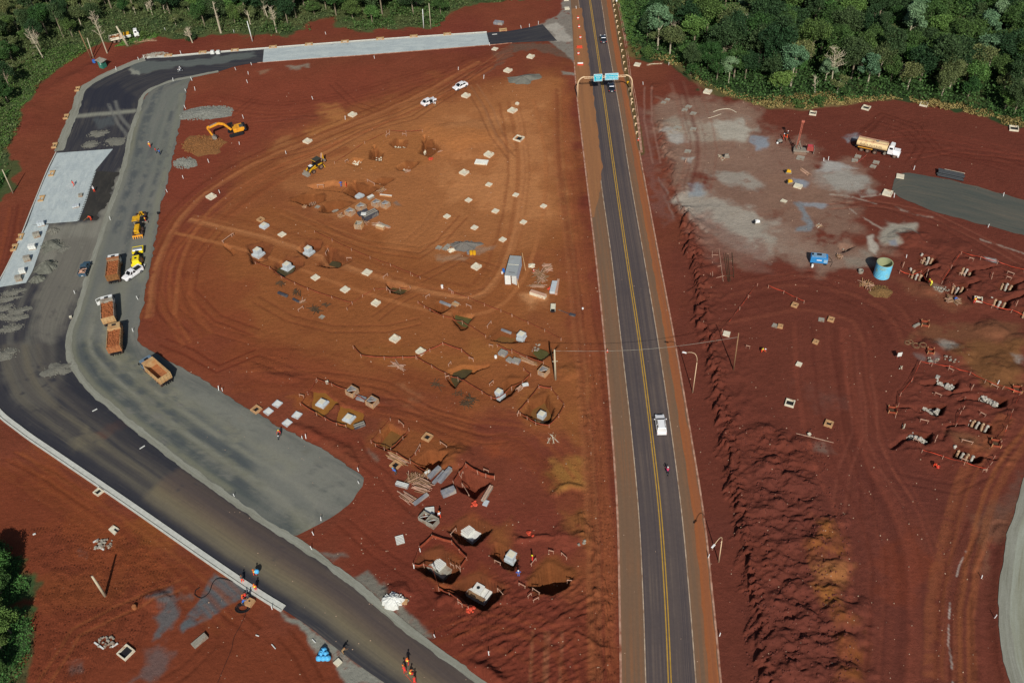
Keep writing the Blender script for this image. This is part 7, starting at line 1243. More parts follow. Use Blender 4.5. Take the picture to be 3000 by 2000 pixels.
for s_, x, y, r_, h_, l, ax in[('01', 470, 690, 2.2, 1.0, 'second grey gravel heap by the white lane', 1.3), ('01', 575, 720, 1.7, .3, 'flat pale sand patch beside gravel heaps', 1.1), ('01', 440, 885, 2.3, 1.1, 'third grey gravel heap by the white lane', 1.2), ('01', 350, 1000, 1.5, .8, 'grey sand heap with torn sack', 1.2), ('01', 120, 1120, 1.3, .3, 'low oval sand ridge, topmost of the row', 2.2), ('01', 60, 1180, 1.3, .3, 'low oval sand ridge, second of the row', 2.4), ('01', 170, 1290, 1.4, .3, 'low oval sand ridge, third of the row', 2.0), ('01', 150, 1350, 1.4, .3, 'low oval sand ridge, fourth of the row', 1.9), ('01', 40, 1260, 1.3, .35, 'low oval sand ridge at left, upper', 1.8), ('01', 30, 1340, 1.2, .35, 'low oval sand ridge at left, middle', 1.6), ('01', 100, 1450, 1.5, .3, 'low oval sand ridge, lowest of the row', 2.0), ('02', 50, 120, 2.0, .45, 'low sand ridge at the left edge of asphalt', 1.5), ('02', 530, 260, 2.3, .4, 'round sand ring on the dark asphalt bend', 1.5), ('00', 900, 1230, 2.2, .35, 'pale sand mound on asphalt, upper one', 1.4), ('00', 830, 1330, 2.0, .45, 'pale sand mound beside the paved lane', 1.2), ('00', 1060, 1300, 2.6, .3, 'wide pale sand mound by the kerb line', 1.5)]:
 heap(s_, x, y, r_, h_*(1.4 if h_>.6 else.8), M_SANDG if h_<.6 else M_SANDK, l, 60, ax, .15, .14, 'sand_mound')
for s_, x, y, n, l in[('10', 1320, 1330, 22, 'white broken stone heap in the top round pit'), ('10', 1550, 1410, 26, 'pale rubble in the right round pit'), ('10', 925, 1470, 18, 'white rubble on the left trench floor'), ('10', 1125, 1463, 12, 'small pale rubble in the round pit'), ('10', 1355, 1540, 16, 'pale rubble in the lowest round pit'), ('22', 210, 55, 26, 'grey rubble at the muddy pit edge'), ('21', 230, 1500, 0, ''), ('31', 1590, 1095, 30, 'pale rubble strip below the yellow worker'), ('31', 690, 690, 8, 'stones in the small slot pit'), ('23', 635, 285, 6, 'pale clods at the pit corner'), ('03', 980, 1190, 30, 'dark rubble pile between white kerb pieces'), ('03', 955, 290, 40, 'triangular rubble filled wooden wedge'), ('32', 1520, 165, 16, 'pale broken lumps above the tape corner'), ('32', 1680, 170, 14, 'pale broken lumps left of the brown soil')]:
 if not n:continue
 p=on(s_, x, y);mb=MB()
 for k in range(n):mb.ball((NR(1.3), NR(.9), rnd.random()*.25), rnd.uniform(.12, .3), 5, 4, jit=.7, sz=.7)
 o=mb.build('rubble', M_CONCG if s_!='10' else M_CONC);o.location=p;tag(o, l, 'rubble', 'rubble heaps')
for s_, a, b, l in[('03', (870, 1198), (955, 1258), 'white kerb piece left of the dark rubble'), ('03', (1030, 1240), (1085, 1205), 'white kerb piece right of the dark rubble'), ('03', (858, 280), (910, 250), 'short white kerb piece on the wedge'), ('03', (905, 318), (955, 348), 'white kerb piece at the wedge point'), ('10', (2170, 322), (2215, 318), 'white bar lying on the dark road'), ('03', (305, 208), (330, 198), 'white stone on lower left soil'), ('02', (850, 645), (895, 622), 'upper white bar lying across the asphalt'), ('02', (1285, 990), (1332, 960), 'lower white bar lying across the asphalt'), ('22', (1437, 487), (1462, 490), 'x'), ('23', (1652, 673), (1685, 678), 'x'), ('03', (2345, 1135), (2352, 1120), 'x'), ('13', (145, 1215), (180, 1255), 'bent white rod on soil, lower'), ('13', (0, 1130), (28, 1140), 'bent white rod on soil, upper'), ('13', (518, 1168), (548, 1200), 'thin white bar on pale gravel strip')]:
 if l=='x':
  A, B=G(s_, *a), G(s_, *b);continue
 A, B=on(s_, *a), on(s_, *b);mb=MB().bar((0, 0, .12), (B[0]-A[0], B[1]-A[1], .12), .22 if 'kerb' in l or 'stone' in l else.12, .16);o=mb.build('kerb_piece', M_CONCW);o.location=A;tag(o, l, 'kerb piece')
for s_, x, y, w_, d_, l in[('03', 1050, 165, 1.3, 1.9, 'white triangular slab above the rubble wedge')]:
 p=on(s_, x, y);t=thing('slab_piece', l, 'slab', p, .9);MB().prism([(-.6, -.9), (.6, -.6), (.5, .9), (-.5, .8)], 0, .25).build('slab', M_CONC, t);MB().box((.1, -.5, .25), (.3, .9, .06)).build('notch', M_DARK, t)
mb=MB();sp=P2([(2200, 1300), (2400, 1350), (2520, 2000), (2300, 2000)])
for k in range(900):
 u, v=rnd.random(), rnd.random();px=2190+330*u-60*(1-v);py=1250+750*v;p=on('', px, py)
 mb.ball(p, rnd.uniform(.06, .2), 5, 4, jit=.6)
o=mb.build('soil_clods', mat('dark_red_clods', '#5b2f26', .95, var=.3));o['kind']='stuff';o['label']='scattered dark red soil clods on the spoil heaps'
mb=MB()
for k in range(900):
 px, py=rnd.uniform(560, 2900), rnd.uniform(240, 2000)
 p=on('', px, py)
 mb.ball(p, rnd.uniform(.04, .12), 5, 4, jit=.6)
o=mb.build('loose_stones', mat('loose_stones', '#a58a74', .95, var=.3));o['kind']='stuff';o['label']='small pale stones strewn over the bare soil'
def wheel(t, x, y, r=.33, w=.22, rim=None, name='wheel'):
 o=MB().cyl((0, -w/2, 0), r, w, 18, 'y').build(name, M_TYRE if rim else M_BLACK, t);o.location=(x, y, r)
 MB().cyl((0, -w/2-.012, 0), r*.58, w+.024, 12, 'y').build('rim', rim or M_STEEL, o);return o
def sec(x, w, z0, z1, r=.12, wt=.9):
 return[(x, -w, z0), (x, -w, z1*.62+z0*.38), (x, -w*wt-.0, z1-r*.25), (x, -w*wt*.86, z1), (x, w*wt*.86, z1), (x, w*wt, z1-r*.25), (x, w, z1*.62+z0*.38), (x, w, z0)]
def car(lab, c, body, prof, cab, group=None, cat='car', name='car', open_door=False, L=None, rails=False, bed=None):
 """prof: list of (x, halfwidth, top z); cab: (x rear base, x rear roof, x front roof, x front base, roof z, belt z)"""
 t=thing(name, lab, cat, (0, 0, 0), 0, group)
 MB().loft([sec(x, w, .3 if i not in(0, len(prof)-1)else.42, z)for i, (x, w, z)in enumerate(prof)]).build('body', body, t, smooth=False, bevel=.02)
 xr, xrr, xfr, xf, zr, zb=cab;hw=max(p[1]for p in prof)
 g=MB();a, b=hw*.86, hw*.70
 g._add([(xr, -a, zb), (xf, -a, zb), (xf, a, zb), (xr, a, zb), (xrr, -b, zr-.04), (xfr, -b, zr-.04), (xfr, b, zr-.04), (xrr, b, zr-.04)], [(0, 1, 5, 4), (1, 2, 6, 5), (2, 3, 7, 6), (3, 0, 4, 7), (4, 5, 6, 7)]);g.build('windows', M_GLASS, t)
 r=MB();r.box(((xrr+xfr)/2, 0, zr-.05), (xfr-xrr+.12, b*2+.06, .07), tx=.94, ty=.9)
 r.build('roof', body, t);p=MB()
 for sg in(-1, 1):
  for(u0, u1)in((xr, xrr), (xf, xfr), ((xr+xf)/2-.05, (xrr+xfr)/2)):p.bar((u0, sg*(a+.005), zb), (u1, sg*(b+.01), zr-.03), .09, .09)
 p.build('pillars', body, t)
 if rails:
  for sg in(-1, 1):MB().bar((xrr+.1, sg*b*.93, zr+.05), (xfr-.1, sg*b*.93, zr+.05), .05).build('roof_rail', M_DARK, t)
 x0, x1=prof[0][0], prof[-1][0]
 for sg in(-1, 1):
  MB().box((x1-.12, sg*hw*.66, .62), (.18, .36, .15)).build('headlight', M_SIGNW, t);MB().box((x0+.08, sg*hw*.74, .68), (.12, .3, .18)).build('tail_light', M_REDB, t)
  MB().box((xf-.28, sg*(hw+.1), zb-.02), (.14, .2, .14)).build('mirror', body, t)
  for u in(x0+.85, x1-.85):wheel(t, u, sg*(hw-.1), .33, .22)
 MB().box((x1-.02, 0, .4), (.06, 1.0, .2)).build('grille', M_DARK, t);MB().box((x0+.0, 0, .55), (.04, .45, .14)).build('number_plate', M_WHT, t)
 if open_door:
  m=MB();m.X=Matrix.Translation((.75, -hw, .35))@Matrix.Rotation(1.1, 4, 'Z');m.box((-.5, 0, 0), (1.0, .07, .6));m.bar((-1.0, 0, .6), (-.75, 0, 1.0), .05);m.bar((-.75, 0, 1.0), (-.1, 0, .95), .05);m.build('door', body, t)
  MB().box((.25, -hw-.005, .4), (.95, .02, .9)).build('door_opening', M_DARK, t)
 return t
SED=[(-2.2, .72, .86), (-2.05, .84, .98), (-1.3, .89, 1.0), (0, .9, .95), (1.0, .89, .93), (1.8, .85, .8), (2.15, .74, .7), (2.25, .6, .62)]
SUV=[(-2.2, .78, .95), (-2.1, .86, 1.08), (-1.0, .92, 1.08), (.6, .92, 1.04), (1.1, .9, 1.0), (1.8, .87, .9), (2.15, .76, .78), (2.25, .62, .7)]
def place(t, p, rz):t.location=p;t.rotation_euler=(0, 0, rz);return t
hv=ang(G('22', 1395, 1000), G('22', 1330, 640))
def put_px(t, a, b, z=0):
 """a = tail point, b = head point (pixels), both at height z"""
 A, B=gp(*a, z), gp(*b, z);place(t, ((A[0]+B[0])/2, (A[1]+B[1])/2, 0), ang(A, B));return t
cw=car('white sedan parked facing down the slope, upper one', 0, M_CARW, SED, (-1.75, -1.0, .25, 1.05, 1.44, .92));put_px(cw, (1368, 249), (1330, 266))
c2=car('white sedan with its front door open, lower one', 0, M_CARW, SED, (-1.75, -1.0, .25, 1.05, 1.44, .92), open_door=True);put_px(c2, (1238, 312), (1274, 294));cw['group']=c2['group']='white sedans parked on the orange soil'
def hwy_dir(px, py):
 p=gp(px, py);return math.atan2(1, (at_y(HWY['yc'], p[1]+5)-at_y(HWY['yc'], p[1]-5))/10)
c3=car('white estate car with roof rails driving on highway', 0, M_CARW, SUV, (-2.05, -1.55, .35, 1.15, 1.56, 1.04), rails=True);place(c3, gp(1935, 1250), hwy_dir(1935, 1250))
c4=car('dark car farthest up the highway', 0, M_CARG, SED, (-1.75, -1.0, .25, 1.05, 1.46, .92));place(c4, gp(1767, 120), hwy_dir(1767, 120))
c5=car('dark blue car just below the blue signs', 0, M_CARD, SED, (-1.7, -1.05, .3, 1.1, 1.5, .94));place(c5, gp(1791, 262), hwy_dir(1791, 262))
PKP=[(-2.45, .8, .95), (-2.3, .86, 1.0), (-.5, .88, 1.0), (.2, .88, 1.02), (1.0, .88, 1.0), (1.8, .85, .95), (2.3, .78, .85), (2.4, .66, .7)]
def pickup(lab, body, load=False):
 t=car(lab, 0, body, PKP, (-.6, -.35, .55, 1.15, 1.62, 1.02), cat='pickup', name='pickup_truck')
 b=MB()
 for sg in(-1, 1):b.box((-1.5, sg*.84, .95), (1.75, .08, .3))
 b.box((-2.4, 0, .9), (.08, 1.68, .35));b.build('bed_walls', body, t);MB().box((-1.5, 0, .99), (1.65, 1.55, .03)).build('bed_floor', M_DARK, t)
 if load:
  m=MB()
  for k in range(26):m.box((-1.5+NR(.7), NR(.65), 1.0+rnd.random()*.25), (rnd.uniform(.15, .5), rnd.uniform(.1, .3), .14), rz=rnd.random()*3, rx=NR(.5))
  m.build('load', M_WOODP, t)
 return t
put_px(pickup('white pickup parked slanting behind yellow roller', M_CARW), (404, 788), (371, 811), .7);put_px(pickup('faded blue pickup with junk in its bed', M_BLUEC, True), (242, 803), (254, 770), .7)
def dump(lab, cabm, bodym, load=None, length=5.3, door=False, tailm=None, deck=None):
 t=thing('dump_truck', lab, 'dump truck', (0, 0, 0), 0, 'dump trucks on the gravel lane')
 f=MB();f.box((-.2, -.45, .75), (7.6, .16, .25));f.box((-.2, .45, .75), (7.6, .16, .25));f.box((-2.6, 0, .7), (1.8, 1.8, .2));f.build('chassis', M_DARK, t)
 c=MB();c.side([(2.35, .75), (4.05, .75), (4.1, 1.7), (3.85, 2.75), (2.4, 2.8)], -1.18, 1.18);c.build('cab', cabm, t, bevel=.06)
 MB().box((3.98, 0, 1.75), (.12, 2.05, .8), ry=-.12).build('windscreen', M_GLASS, t)
 for sg in(-1, 1):
  MB().box((3.25, sg*1.18, 1.75), (.9, .04, .65)).build('side_window', M_GLASS, t);MB().box((3.95, sg*1.38, 1.7), (.1, .24, .5)).build('mirror', M_DARK, t);MB().box((4.1, sg*.9, .85), (.08, .35, .2)).build('headlight', M_SIGNW, t)
 MB().box((3.1, 0, 2.79), (.55, .8, .05)).build('roof_hatch', M_DARK if cabm is not M_BLUEC else M_WHT, t);MB().box((4.1, 0, .5), (.2, 2.3, .4)).build('bumper', M_DARK, t)
 b=MB();w=1.27;z0, z1=1.15, 2.55;xr, xf=2.1-length, 2.1
 b.box(((xr+xf)/2, 0, z0), (length, 2*w, .1));
 for sg in(-1, 1):
  b.box(((xr+xf)/2, sg*w, z0), (length, .09, z1-z0))
  for k in range(7):b.box((xr+.3+k*(length-.6)/6, sg*(w+.07), z0), (.12, .1, z1-z0-.1))
 b.box((xf, 0, z0), (.1, 2*w, z1-z0+.25));b.box((xf+.35, 0, z1+.2), (.8, 2*w*.96, .08));b.build('dump_body', bodym, t)
 tg=MB();tg.box((xr-.02, 0, z0-.1), (.1, 2*w+.1, z1-z0+.15))
 for k in range(4):tg.box((xr-.1, (k-1.5)*.65, z0), (.08, .1, z1-z0))
 tg.build('tailgate', tailm or bodym, t)
 if deck:MB().box((xf+.3, 0, z1+.3), (.6, 2*w+.1, .06)).build('canopy_edge', deck, t)
 if load:
  m=MB();m.box(((xr+xf)/2, 0, z0+.1), (length-.2, 2*w-.2, 1.0));m.build('load', load, t)
  m=MB()
  for k in range(150):m.ball((rnd.uniform(xr+.3, xf-.3), rnd.uniform(-w+.25, w-.25), z0+1.05+rnd.random()*.18), rnd.uniform(.14, .3), 5, 4, jit=.7, sz=.7)
  m.build('clods', load, t)
 else:MB().box(((xr+xf)/2, 0, z0+.11), (length-.2, 2*w-.2, .03)).build('bed_floor', M_RUST, t)
 for x in(3.1, -1.35, -2.65):
  for sg in(-1, 1):wheel(t, x, sg*(1.05 if x>0 else.98), .5, .3 if x>0 else.5, M_RIM)
 if door:m=MB();m.X=Matrix.Translation((3.9, 1.18, 1.0))@Matrix.Rotation(-1.15, 4, 'Z');m.box((-.6, 0, 0), (1.2, .06, .85));m.bar((-1.15, 0, .85), (-1.1, 0, 1.6), .08);m.bar((-1.1, 0, 1.6), (-.15, 0, 1.6), .08);m.bar((-.1, 0, .85), (-.15, 0, 1.6), .08);m.build('door', cabm, t)
 return t
T1=dump('loaded dump truck with orange cab canopy edge', M_WHT, M_WOOD2, M_SOILR, deck=M_RUST, tailm=M_SOILY);T2=dump('loaded dump truck with white cab, door open', M_WHT, M_CONCG, M_SOILR, door=True, tailm=M_TAN)
T3=dump('loaded dump truck with tan cab, rearmost loaded', M_TAN, M_TAN, M_SOILR, tailm=M_RUST);T4=dump('empty dump truck with grey blue cab on bend', mat('grey_blue_cab', '#5d7080', .5), M_TAN, None)
def put_truck(t, tail, head, z=2.6):
 A=gp(*Q(*tail), z);B=gp(*Q(*head), z);a=ang(A, B);place(t, (A[0]+math.cos(a)*3.2, A[1]+math.sin(a)*3.2, 0), a)
put_truck(T1, ('01', 1020, 955), ('01', 1045, 745));put_truck(T2, ('01', 985, 1345), ('01', 975, 1120));put_truck(T3, ('02', 1035, 45), ('01', 1050, 1375));put_truck(T4, ('02', 1505, 310), ('02', 1300, 130))
def tank_truck():
 t=thing('water_truck', 'cream water tank truck with white bonneted cab', 'tank truck', (0, 0, 0));s=Matrix.Identity(4)
 f=MB();f.box((-.6, -.45, .8), (9.4, .18, .28));f.box((-.6, .45, .8), (9.4, .18, .28));f.box((-2.8, 0, .75), (2.6, 1.9, .25));f.build('chassis', M_DARK, t);n=24
 rg=[]
 for x, k in((-5.0, .93), (-4.95, 1), (2.0, 1), (2.05, .93)):rg.append([(x, 1.22*k*math.cos(2*math.pi*i/n), 2.0+.88*k*math.sin(2*math.pi*i/n))for i in range(n)])
 MB().loft(rg).build('tank', mat('cream_tank_paint', '#cfb688', .55, var=.1, scale=.8, dirt='#a06b38', dirt_amt=.3), t, smooth=False);mb=MB()
 for sg in(-1, 1):mb.bar((-4.9, sg*.75, 2.85), (1.9, sg*.75, 2.85), .07, .12)
 for x in(-4.9, -1.3, 1.9):mb.bar((x, -.75, 2.85), (x, .75, 2.85), .07, .12)
 mb.build('walkway_rail', M_WOODP, t);MB().cyl((-.5, .1, 2.78), .38, .2, 16).build('manhole', M_STEELB, t)
 mb=MB()
 for sg in(-1, 1):mb.box((-2.8, sg*1.12, 1.12), (3.4, .35, .06));
 mb.build('mudguard', mat('yellow_mudguard', '#c99236', .6, var=.2), t)
 MB().box((2.95, 0, .8), (1.35, 2.1, 1.2)).box((2.95, 0, 2.0), (1.3, 1.95, .85), tx=.86, ty=.86).build('cab', M_CARW, t, bevel=.04);MB().box((4.25, 0, .85), (1.5, 1.7, 1.0), ty=.9, tx=.95).build('bonnet', M_CARW, t, bevel=.08);MB().box((4.9, 0, .5), (.35, 2.3, .42)).build('bumper', M_CARW, t)
 MB().box((3.6, 0, 2.05), (.12, 1.6, .6), ry=-.15).build('windscreen', M_GLASS, t)
 for sg in(-1, 1):MB().box((2.95, sg*.97, 2.05), (.75, .05, .5)).build('side_window', M_GLASS, t);MB().cyl((1.75, sg*.95-.2, .75), .3, .4, 12, 'y').build('fuel_tank', M_STEELB, t);MB().box((4.2, sg*1.02, .9), (1.2, .4, .4), ty=.9).build('fender', M_CARW, t, bevel=.05)
 MB().box((3.0, 0, 2.86), (1.0, 1.5, .25), tx=.85).build('roof_spoiler', M_WHT, t)
 for x in(-3.55, -2.15, -.45, 4.1):
  for sg in(-1, 1):wheel(t, x, sg*1.0, .52, .45 if x<3 else.3, M_RIM)
 a=math.radians(20);text_mesh('ÁGUA POTÁVEL', .72, 'lettering', mat('faded_lettering', '#8a7a5e', .8), t, (-1.6, -1.235, 2.1), (math.pi/2-.12, 0, 0))
 return t
tt=tank_truck();A, B=gp(2541, 447), gp(2619, 464);a=ang(A, B);place(tt, (B[0]-math.cos(a)*4.1-math.sin(-a)*0-math.sin(a)*1.0, B[1]-math.sin(a)*4.1+math.cos(a)*1.0, 0), a)
t=thing('flatbed_truck', 'old white truck with yellow boxes, forest edge', 'truck', (0, 0, 0));MB().box((-1.6, 0, .7), (7.2, 1.0, .3)).build('chassis', M_DARK, t);b=MB();b.box((-2.2, 0, 1.0), (5.8, 2.4, .12))
b.box((-3.6, -1.2, 1.0), (2.9, .08, .8));b.box((-3.6, 1.2, 1.0), (2.9, .08, .8));b.box((-5.1, 0, 1.0), (.08, 2.4, .8));b.build('bed', M_CONC, t)
for x, y, m_, l in[(-.4, .3, M_YELM, 1.0), (.5, .4, M_YELM, .9), (-1.5, .2, M_WOODP, .9)]:MB().box((x, y, 1.12), (.8, 1.5, .8)).build('yellow_box' if m_ is M_YELM else 'crate', m_, t)
m=MB()
for k in range(16):m.box((-3.6+NR(1.2), NR(.8), 1.15+rnd.random()*.4), (1.0, .3, .2), rz=rnd.random()*3)
m.build('load', M_RUST, t);MB().box((.6, -1.1, 1.1), (1.5, .1, .7)).box((-.8, -1.1, 1.1), (1.0, .1, .7)).build('side_locker', M_CONCW, t);MB().box((3.0, 0, .7), (1.5, 2.1, 1.2)).box((2.9, 0, 1.9), (1.3, 2.0, .8), tx=.8, ty=.88).build('cab', M_WHT, t, bevel=.1);MB().box((3.62, 0, 1.95), (.12, 1.6, .55), ry=-.25).build('windscreen', M_GLASS, t)
for sg in(-1, 1):MB().box((2.9, sg*.98, 1.95), (.6, .06, .45)).build('side_window', M_GLASS, t)
for x in(2.9, -2.6, -3.9):
 for sg in(-1, 1):wheel(t, x, sg*1.0, .5, .35, M_RIM)
put_px(t, (333, 116), (411, 101), .8)
def arm(mb, pts, w, hs):
 for k in range(len(pts)-1):mb.bar((pts[k][0], 0, pts[k][1]), (pts[k+1][0], 0, pts[k+1][1]), w, hs[k])
def excavator(lab):
 t=thing('excavator', lab, 'excavator', (0, 0, 0))
 for sg in(-1, 1):
  prof=[(-1.9, .35), (-1.6, .05), (1.6, .05), (1.9, .35), (1.9, .55), (1.6, .85), (-1.6, .85), (-1.9, .55)];MB().side(prof, sg*1.2-.28, sg*1.2+.28).build('track', M_DARK, t, bevel=.03)
 MB().box((0, 0, .5), (1.6, 1.9, .45)).build('undercarriage', M_DARK, t)
 MB().box((-.9, 0, 1.0), (2.9, 2.5, 1.05)).build('house', M_ORM, t, bevel=.05);MB().box((-2.4, 0, .95), (.9, 2.6, 1.2), tx=.9, ty=.9).build('counterweight', M_DARK, t, bevel=.1);MB().box((-1.7, .35, 2.05), (1.0, 1.2, .2)).build('engine_cover', mat('soot_grey', '#4a4a42', .8), t)
 MB().box((.85, -.7, 1.0), (1.5, 1.0, 1.85), tx=.9, ty=.92).build('cab', M_GLASS, t, bevel=.04);MB().box((.8, -.7, 2.86), (1.4, .95, .06)).build('cab_roof', M_DARK, t);MB().box((-.6, -1.28, 1.6), (1.1, .04, .3)).build('name_panel', M_WHT, t)
 a=MB();arm(a, [(.9, 1.5), (2.4, 3.6), (3.6, 4.1), (6.4, 3.5)], .42, [.55, .6, .5]);a.build('boom', M_ORM, t, bevel=.03);a=MB();arm(a, [(6.0, 3.9), (6.6, 3.6), (5.9, 1.3)], .34, [.55, .42]);a.build('stick', M_ORM, t, bevel=.02)
 MB().bar((4.0, 0, 4.45), (6.0, 0, 4.0), .16).build('cylinder', M_STEELB, t)
 m=MB();m.side([(6.1, 1.4), (5.5, 1.2), (5.0, .7), (5.1, .25), (5.6, .1), (6.1, .5)], -.6, .6);m.build('bucket', M_STEELB, t);mb=MB()
 for k in range(5):mb.bar((5.0, -.5+k*.25, .75), (4.8, -.5+k*.25, .95), .08)
 mb.build('teeth', M_DARK, t);return t
ex=excavator('orange yellow excavator reaching left over clods');A, B=gp(692, 392), gp(598, 380, 3.4);place(ex, (A[0], A[1], 0), ang(A, B))
t=thing('backhoe_loader', 'yellow backhoe loader with black cab', 'backhoe loader', (0, 0, 0));MB().box((-.2, 0, .6), (3.6, .9, .6)).build('frame', M_YELM, t);MB().box((1.1, 0, 1.05), (1.7, .95, .75), ty=.9, tx=.96).build('bonnet', M_DARK, t, bevel=.05);MB().box((1.3, 0, 1.81), (.8, .85, .05)).build('bonnet_top', M_WHT, t)
MB().box((-.7, 0, 1.1), (1.7, 1.5, 1.55), tx=.92, ty=.92).build('cab', M_GLASS, t);MB().box((-.75, 0, 2.66), (1.9, 1.6, .1)).build('cab_roof', mat('dark_green_roof', '#3a3a32', .7), t);MB().box((.2, 0, 2.6), (.08, 1.6, .14)).build('cab_trim', M_YELM, t)
for x, r in((-1.0, .72), (1.4, .5)):
 for sg in(-1, 1):wheel(t, x, sg*.95, r, .42, M_RIM)
for sg in(-1, 1):MB().box((-1.0, sg*.9, 1.45), (1.3, .45, .1), tx=.7).build('mudguard', M_YELM, t);m=MB();m.bar((.2, sg*.62, 1.5), (1.7, sg*.62, 1.2), .18, .28);m.bar((1.7, sg*.62, 1.2), (2.7, sg*.62, .45), .18, .28);m.build('loader_arm', M_YELM, t)
m=MB();m.side([(2.6, .1), (3.5, .05), (3.3, .35), (2.9, .45), (2.8, .9), (2.6, .9)], -1.1, 1.1);m.build('front_bucket', M_STEELB, t);m=MB();arm(m, [(-1.9, .9), (-2.7, 3.4)], .22, [.3]);m.build('boom', M_WOODP, t);m=MB();arm(m, [(-2.7, 3.4), (-2.9, 1.6)], .2, [.26]);m.build('dipper', M_YELM, t)
m=MB();m.side([(-2.7, 1.7), (-3.2, 1.5), (-3.3, 1.0), (-2.9, .8)], -.3, .3);m.build('digging_bucket', M_STEELB, t);m=MB();m.bar((-1.9, -.9, .9), (-2.0, -1.3, .1), .14);m.bar((-1.9, .9, .9), (-2.0, 1.3, .1), .14);m.build('stabiliser', M_YELM, t)
put_px(t, (946, 482), (903, 508), .2)
t=thing('motor_grader', 'yellow motor grader with flat canopy, upper machine', 'motor grader', (0, 0, 0));MB().box((-2.4, 0, 1.0), (2.6, 1.2, .95), ty=.9).build('engine_cover', M_YELM, t, bevel=.05);MB().box((-.5, 0, 1.0), (1.4, 1.5, .4)).build('platform', M_DARK, t);MB().box((-.4, 0, 2.95), (2.0, 1.7, .1)).build('canopy', M_YELM, t, bevel=.02)
m=MB()
for x in(-1.2, .4):
 for sg in(-1, 1):m.bar((x, sg*.72, 1.3), (x, sg*.78, 2.95), .08)
m.build('canopy_post', M_DARK, t);MB().box((-.6, 0, 1.4), (.6, .6, .6)).build('seat', M_DARK, t);m=MB();m.bar((.2, 0, 1.5), (2.2, 0, 2.0), .28, .35);m.bar((2.2, 0, 2.0), (4.4, 0, 1.1), .28, .35);m.build('front_frame', M_YELM, t);m=MB();m.side([(1.4, .1), (1.6, .15), (1.45, .7), (1.25, .65)], -1.7, 1.7);m.build('blade', M_STEELB, t)
m=MB();m.bar((4.3, -.9, .7), (4.3, .9, .7), .25);m.box((4.5, 0, .9), (.6, .8, .4));m.build('front_axle', M_YELM, t);m=MB();m.box((-4.0, 0, .55), (.25, 2.3, .3))
for k in range(5):m.bar((-4.1, (k-2)*.5, .7), (-4.4, (k-2)*.5, .2), .12)
m.build('ripper', mat('ripper_orange', '#d28f28', .6), t);MB().box((-3.3, 0, 1.2), (.8, 1.3, .5)).build('radiator', mat('brown_grille', '#4b3324', .8), t)
for x in(-3.0, -1.6, 4.3):
 for sg in(-1, 1):wheel(t, x, sg*.95, .6, .38, M_RIM)
put_px(t, (400, 690), (412, 622), 1.2)
t=thing('soil_roller', 'bright yellow soil roller behind white pickup', 'road roller', (0, 0, 0));MB().box((-1.9, 0, .8), (2.4, 1.7, 1.0), tx=.9, ty=.84).build('engine_hood', M_YELB, t, bevel=.12);MB().box((-1.9, 0, 1.81), (.5, .5, .04)).build('exhaust_plate', M_DARK, t);MB().box((-3.1, 0, .6), (.5, 2.2, .55)).build('rear_bumper', M_YELB, t, bevel=.05)
m=MB()
for sg in(-1, 1):m.box((-2.0, sg*.62, 1.75), (1.9, .18, .14))
m.build('hood_rib', M_YELB, t);MB().box((.0, 0, .9), (1.5, 1.4, .3)).build('platform', M_DARK, t);MB().box((-.1, 0, 1.2), (.55, .6, .65)).build('seat', M_BLACK, t);MB().box((.75, 0, 1.2), (.2, .5, .6)).build('console', M_DARK, t)
m=MB()
for sg in(-1, 1):m.box((2.3, sg*1.12, .7), (2.0, .16, .45))
m.box((1.3, 0, .7), (.3, 2.3, .5));m.box((3.25, 0, .7), (.25, 2.3, .4));m.build('drum_frame', M_YELB, t);MB().cyl((2.3, -1.02, .75), .75, 2.04, 24, 'y').build('drum', M_STEEL, t)
for sg in(-1, 1):wheel(t, -1.5, sg*1.0, .72, .5, M_YELM)
put_px(t, (399, 776), (404, 722), 1.0)
t=thing('drilling_rig', 'dusty crawler drilling rig with tall red mast', 'drilling rig', on('', 2343, 447), -.25);r_=mat('mast_red', '#a8604e', .7, var=.25)
for sg in(-1, 1):MB().side([(-1.6, .3), (-1.3, .05), (1.3, .05), (1.6, .3), (1.3, .6), (-1.3, .6)], sg*.85-.2, sg*.85+.2).build('track', M_RIM, t)
MB().box((.2, 0, .6), (3.6, 1.5, .4)).build('chassis', M_STEELB, t);MB().box((2.2, .1, .9), (1.6, 1.4, 1.1), tx=.9, ty=.9).build('engine_box', M_REDM, t, bevel=.04);MB().box((2.1, .1, 2.02), (1.0, .8, .08)).build('engine_lid', mat('rig_red', '#b2404a', .6), t);MB().box((3.1, 0, .3), (.1, 1.5, 1.5)).build('guard', M_STEELB, t)
m=MB();H=8.3
for i in(-.16, .16):
 for j in(-.16, .16):m.bar((-.9+i, j, .8), (-.9+i+.25, j, H), .07)
for k in range(16):z=1+k*(H-1)/16;dx_=.25*(z-.8)/H;m.bar((-1.06+dx_, -.16, z), (-.74+dx_, .16, z+.42), .045);m.bar((-.74+dx_, -.16, z+.42), (-1.06+dx_, .16, z), .045)
m.build('mast', r_, t);MB().box((-.6, 0, H), (.7, .5, .35)).build('crown', r_, t);MB().tube([(-1.25, .1, .3), (-1.0, .1, 5.0)], .07, 8).build('drill_rod', M_STEELB, t);m=MB()
for q in range(7):m.bar((-1.6+q*.22, NR(.5), .7), (-1.4+q*.2+NR(.3), NR(.4), 2.4+NR(.9)), .09)
m.build('hydraulics', M_STEELB, t);m=MB();m.bar((.4, -.3, .9), (-.7, 0, 3.4), .13);m.bar((.4, .3, .9), (-.7, 0, 3.4), .13);m.build('mast_strut', M_STEELB, t)
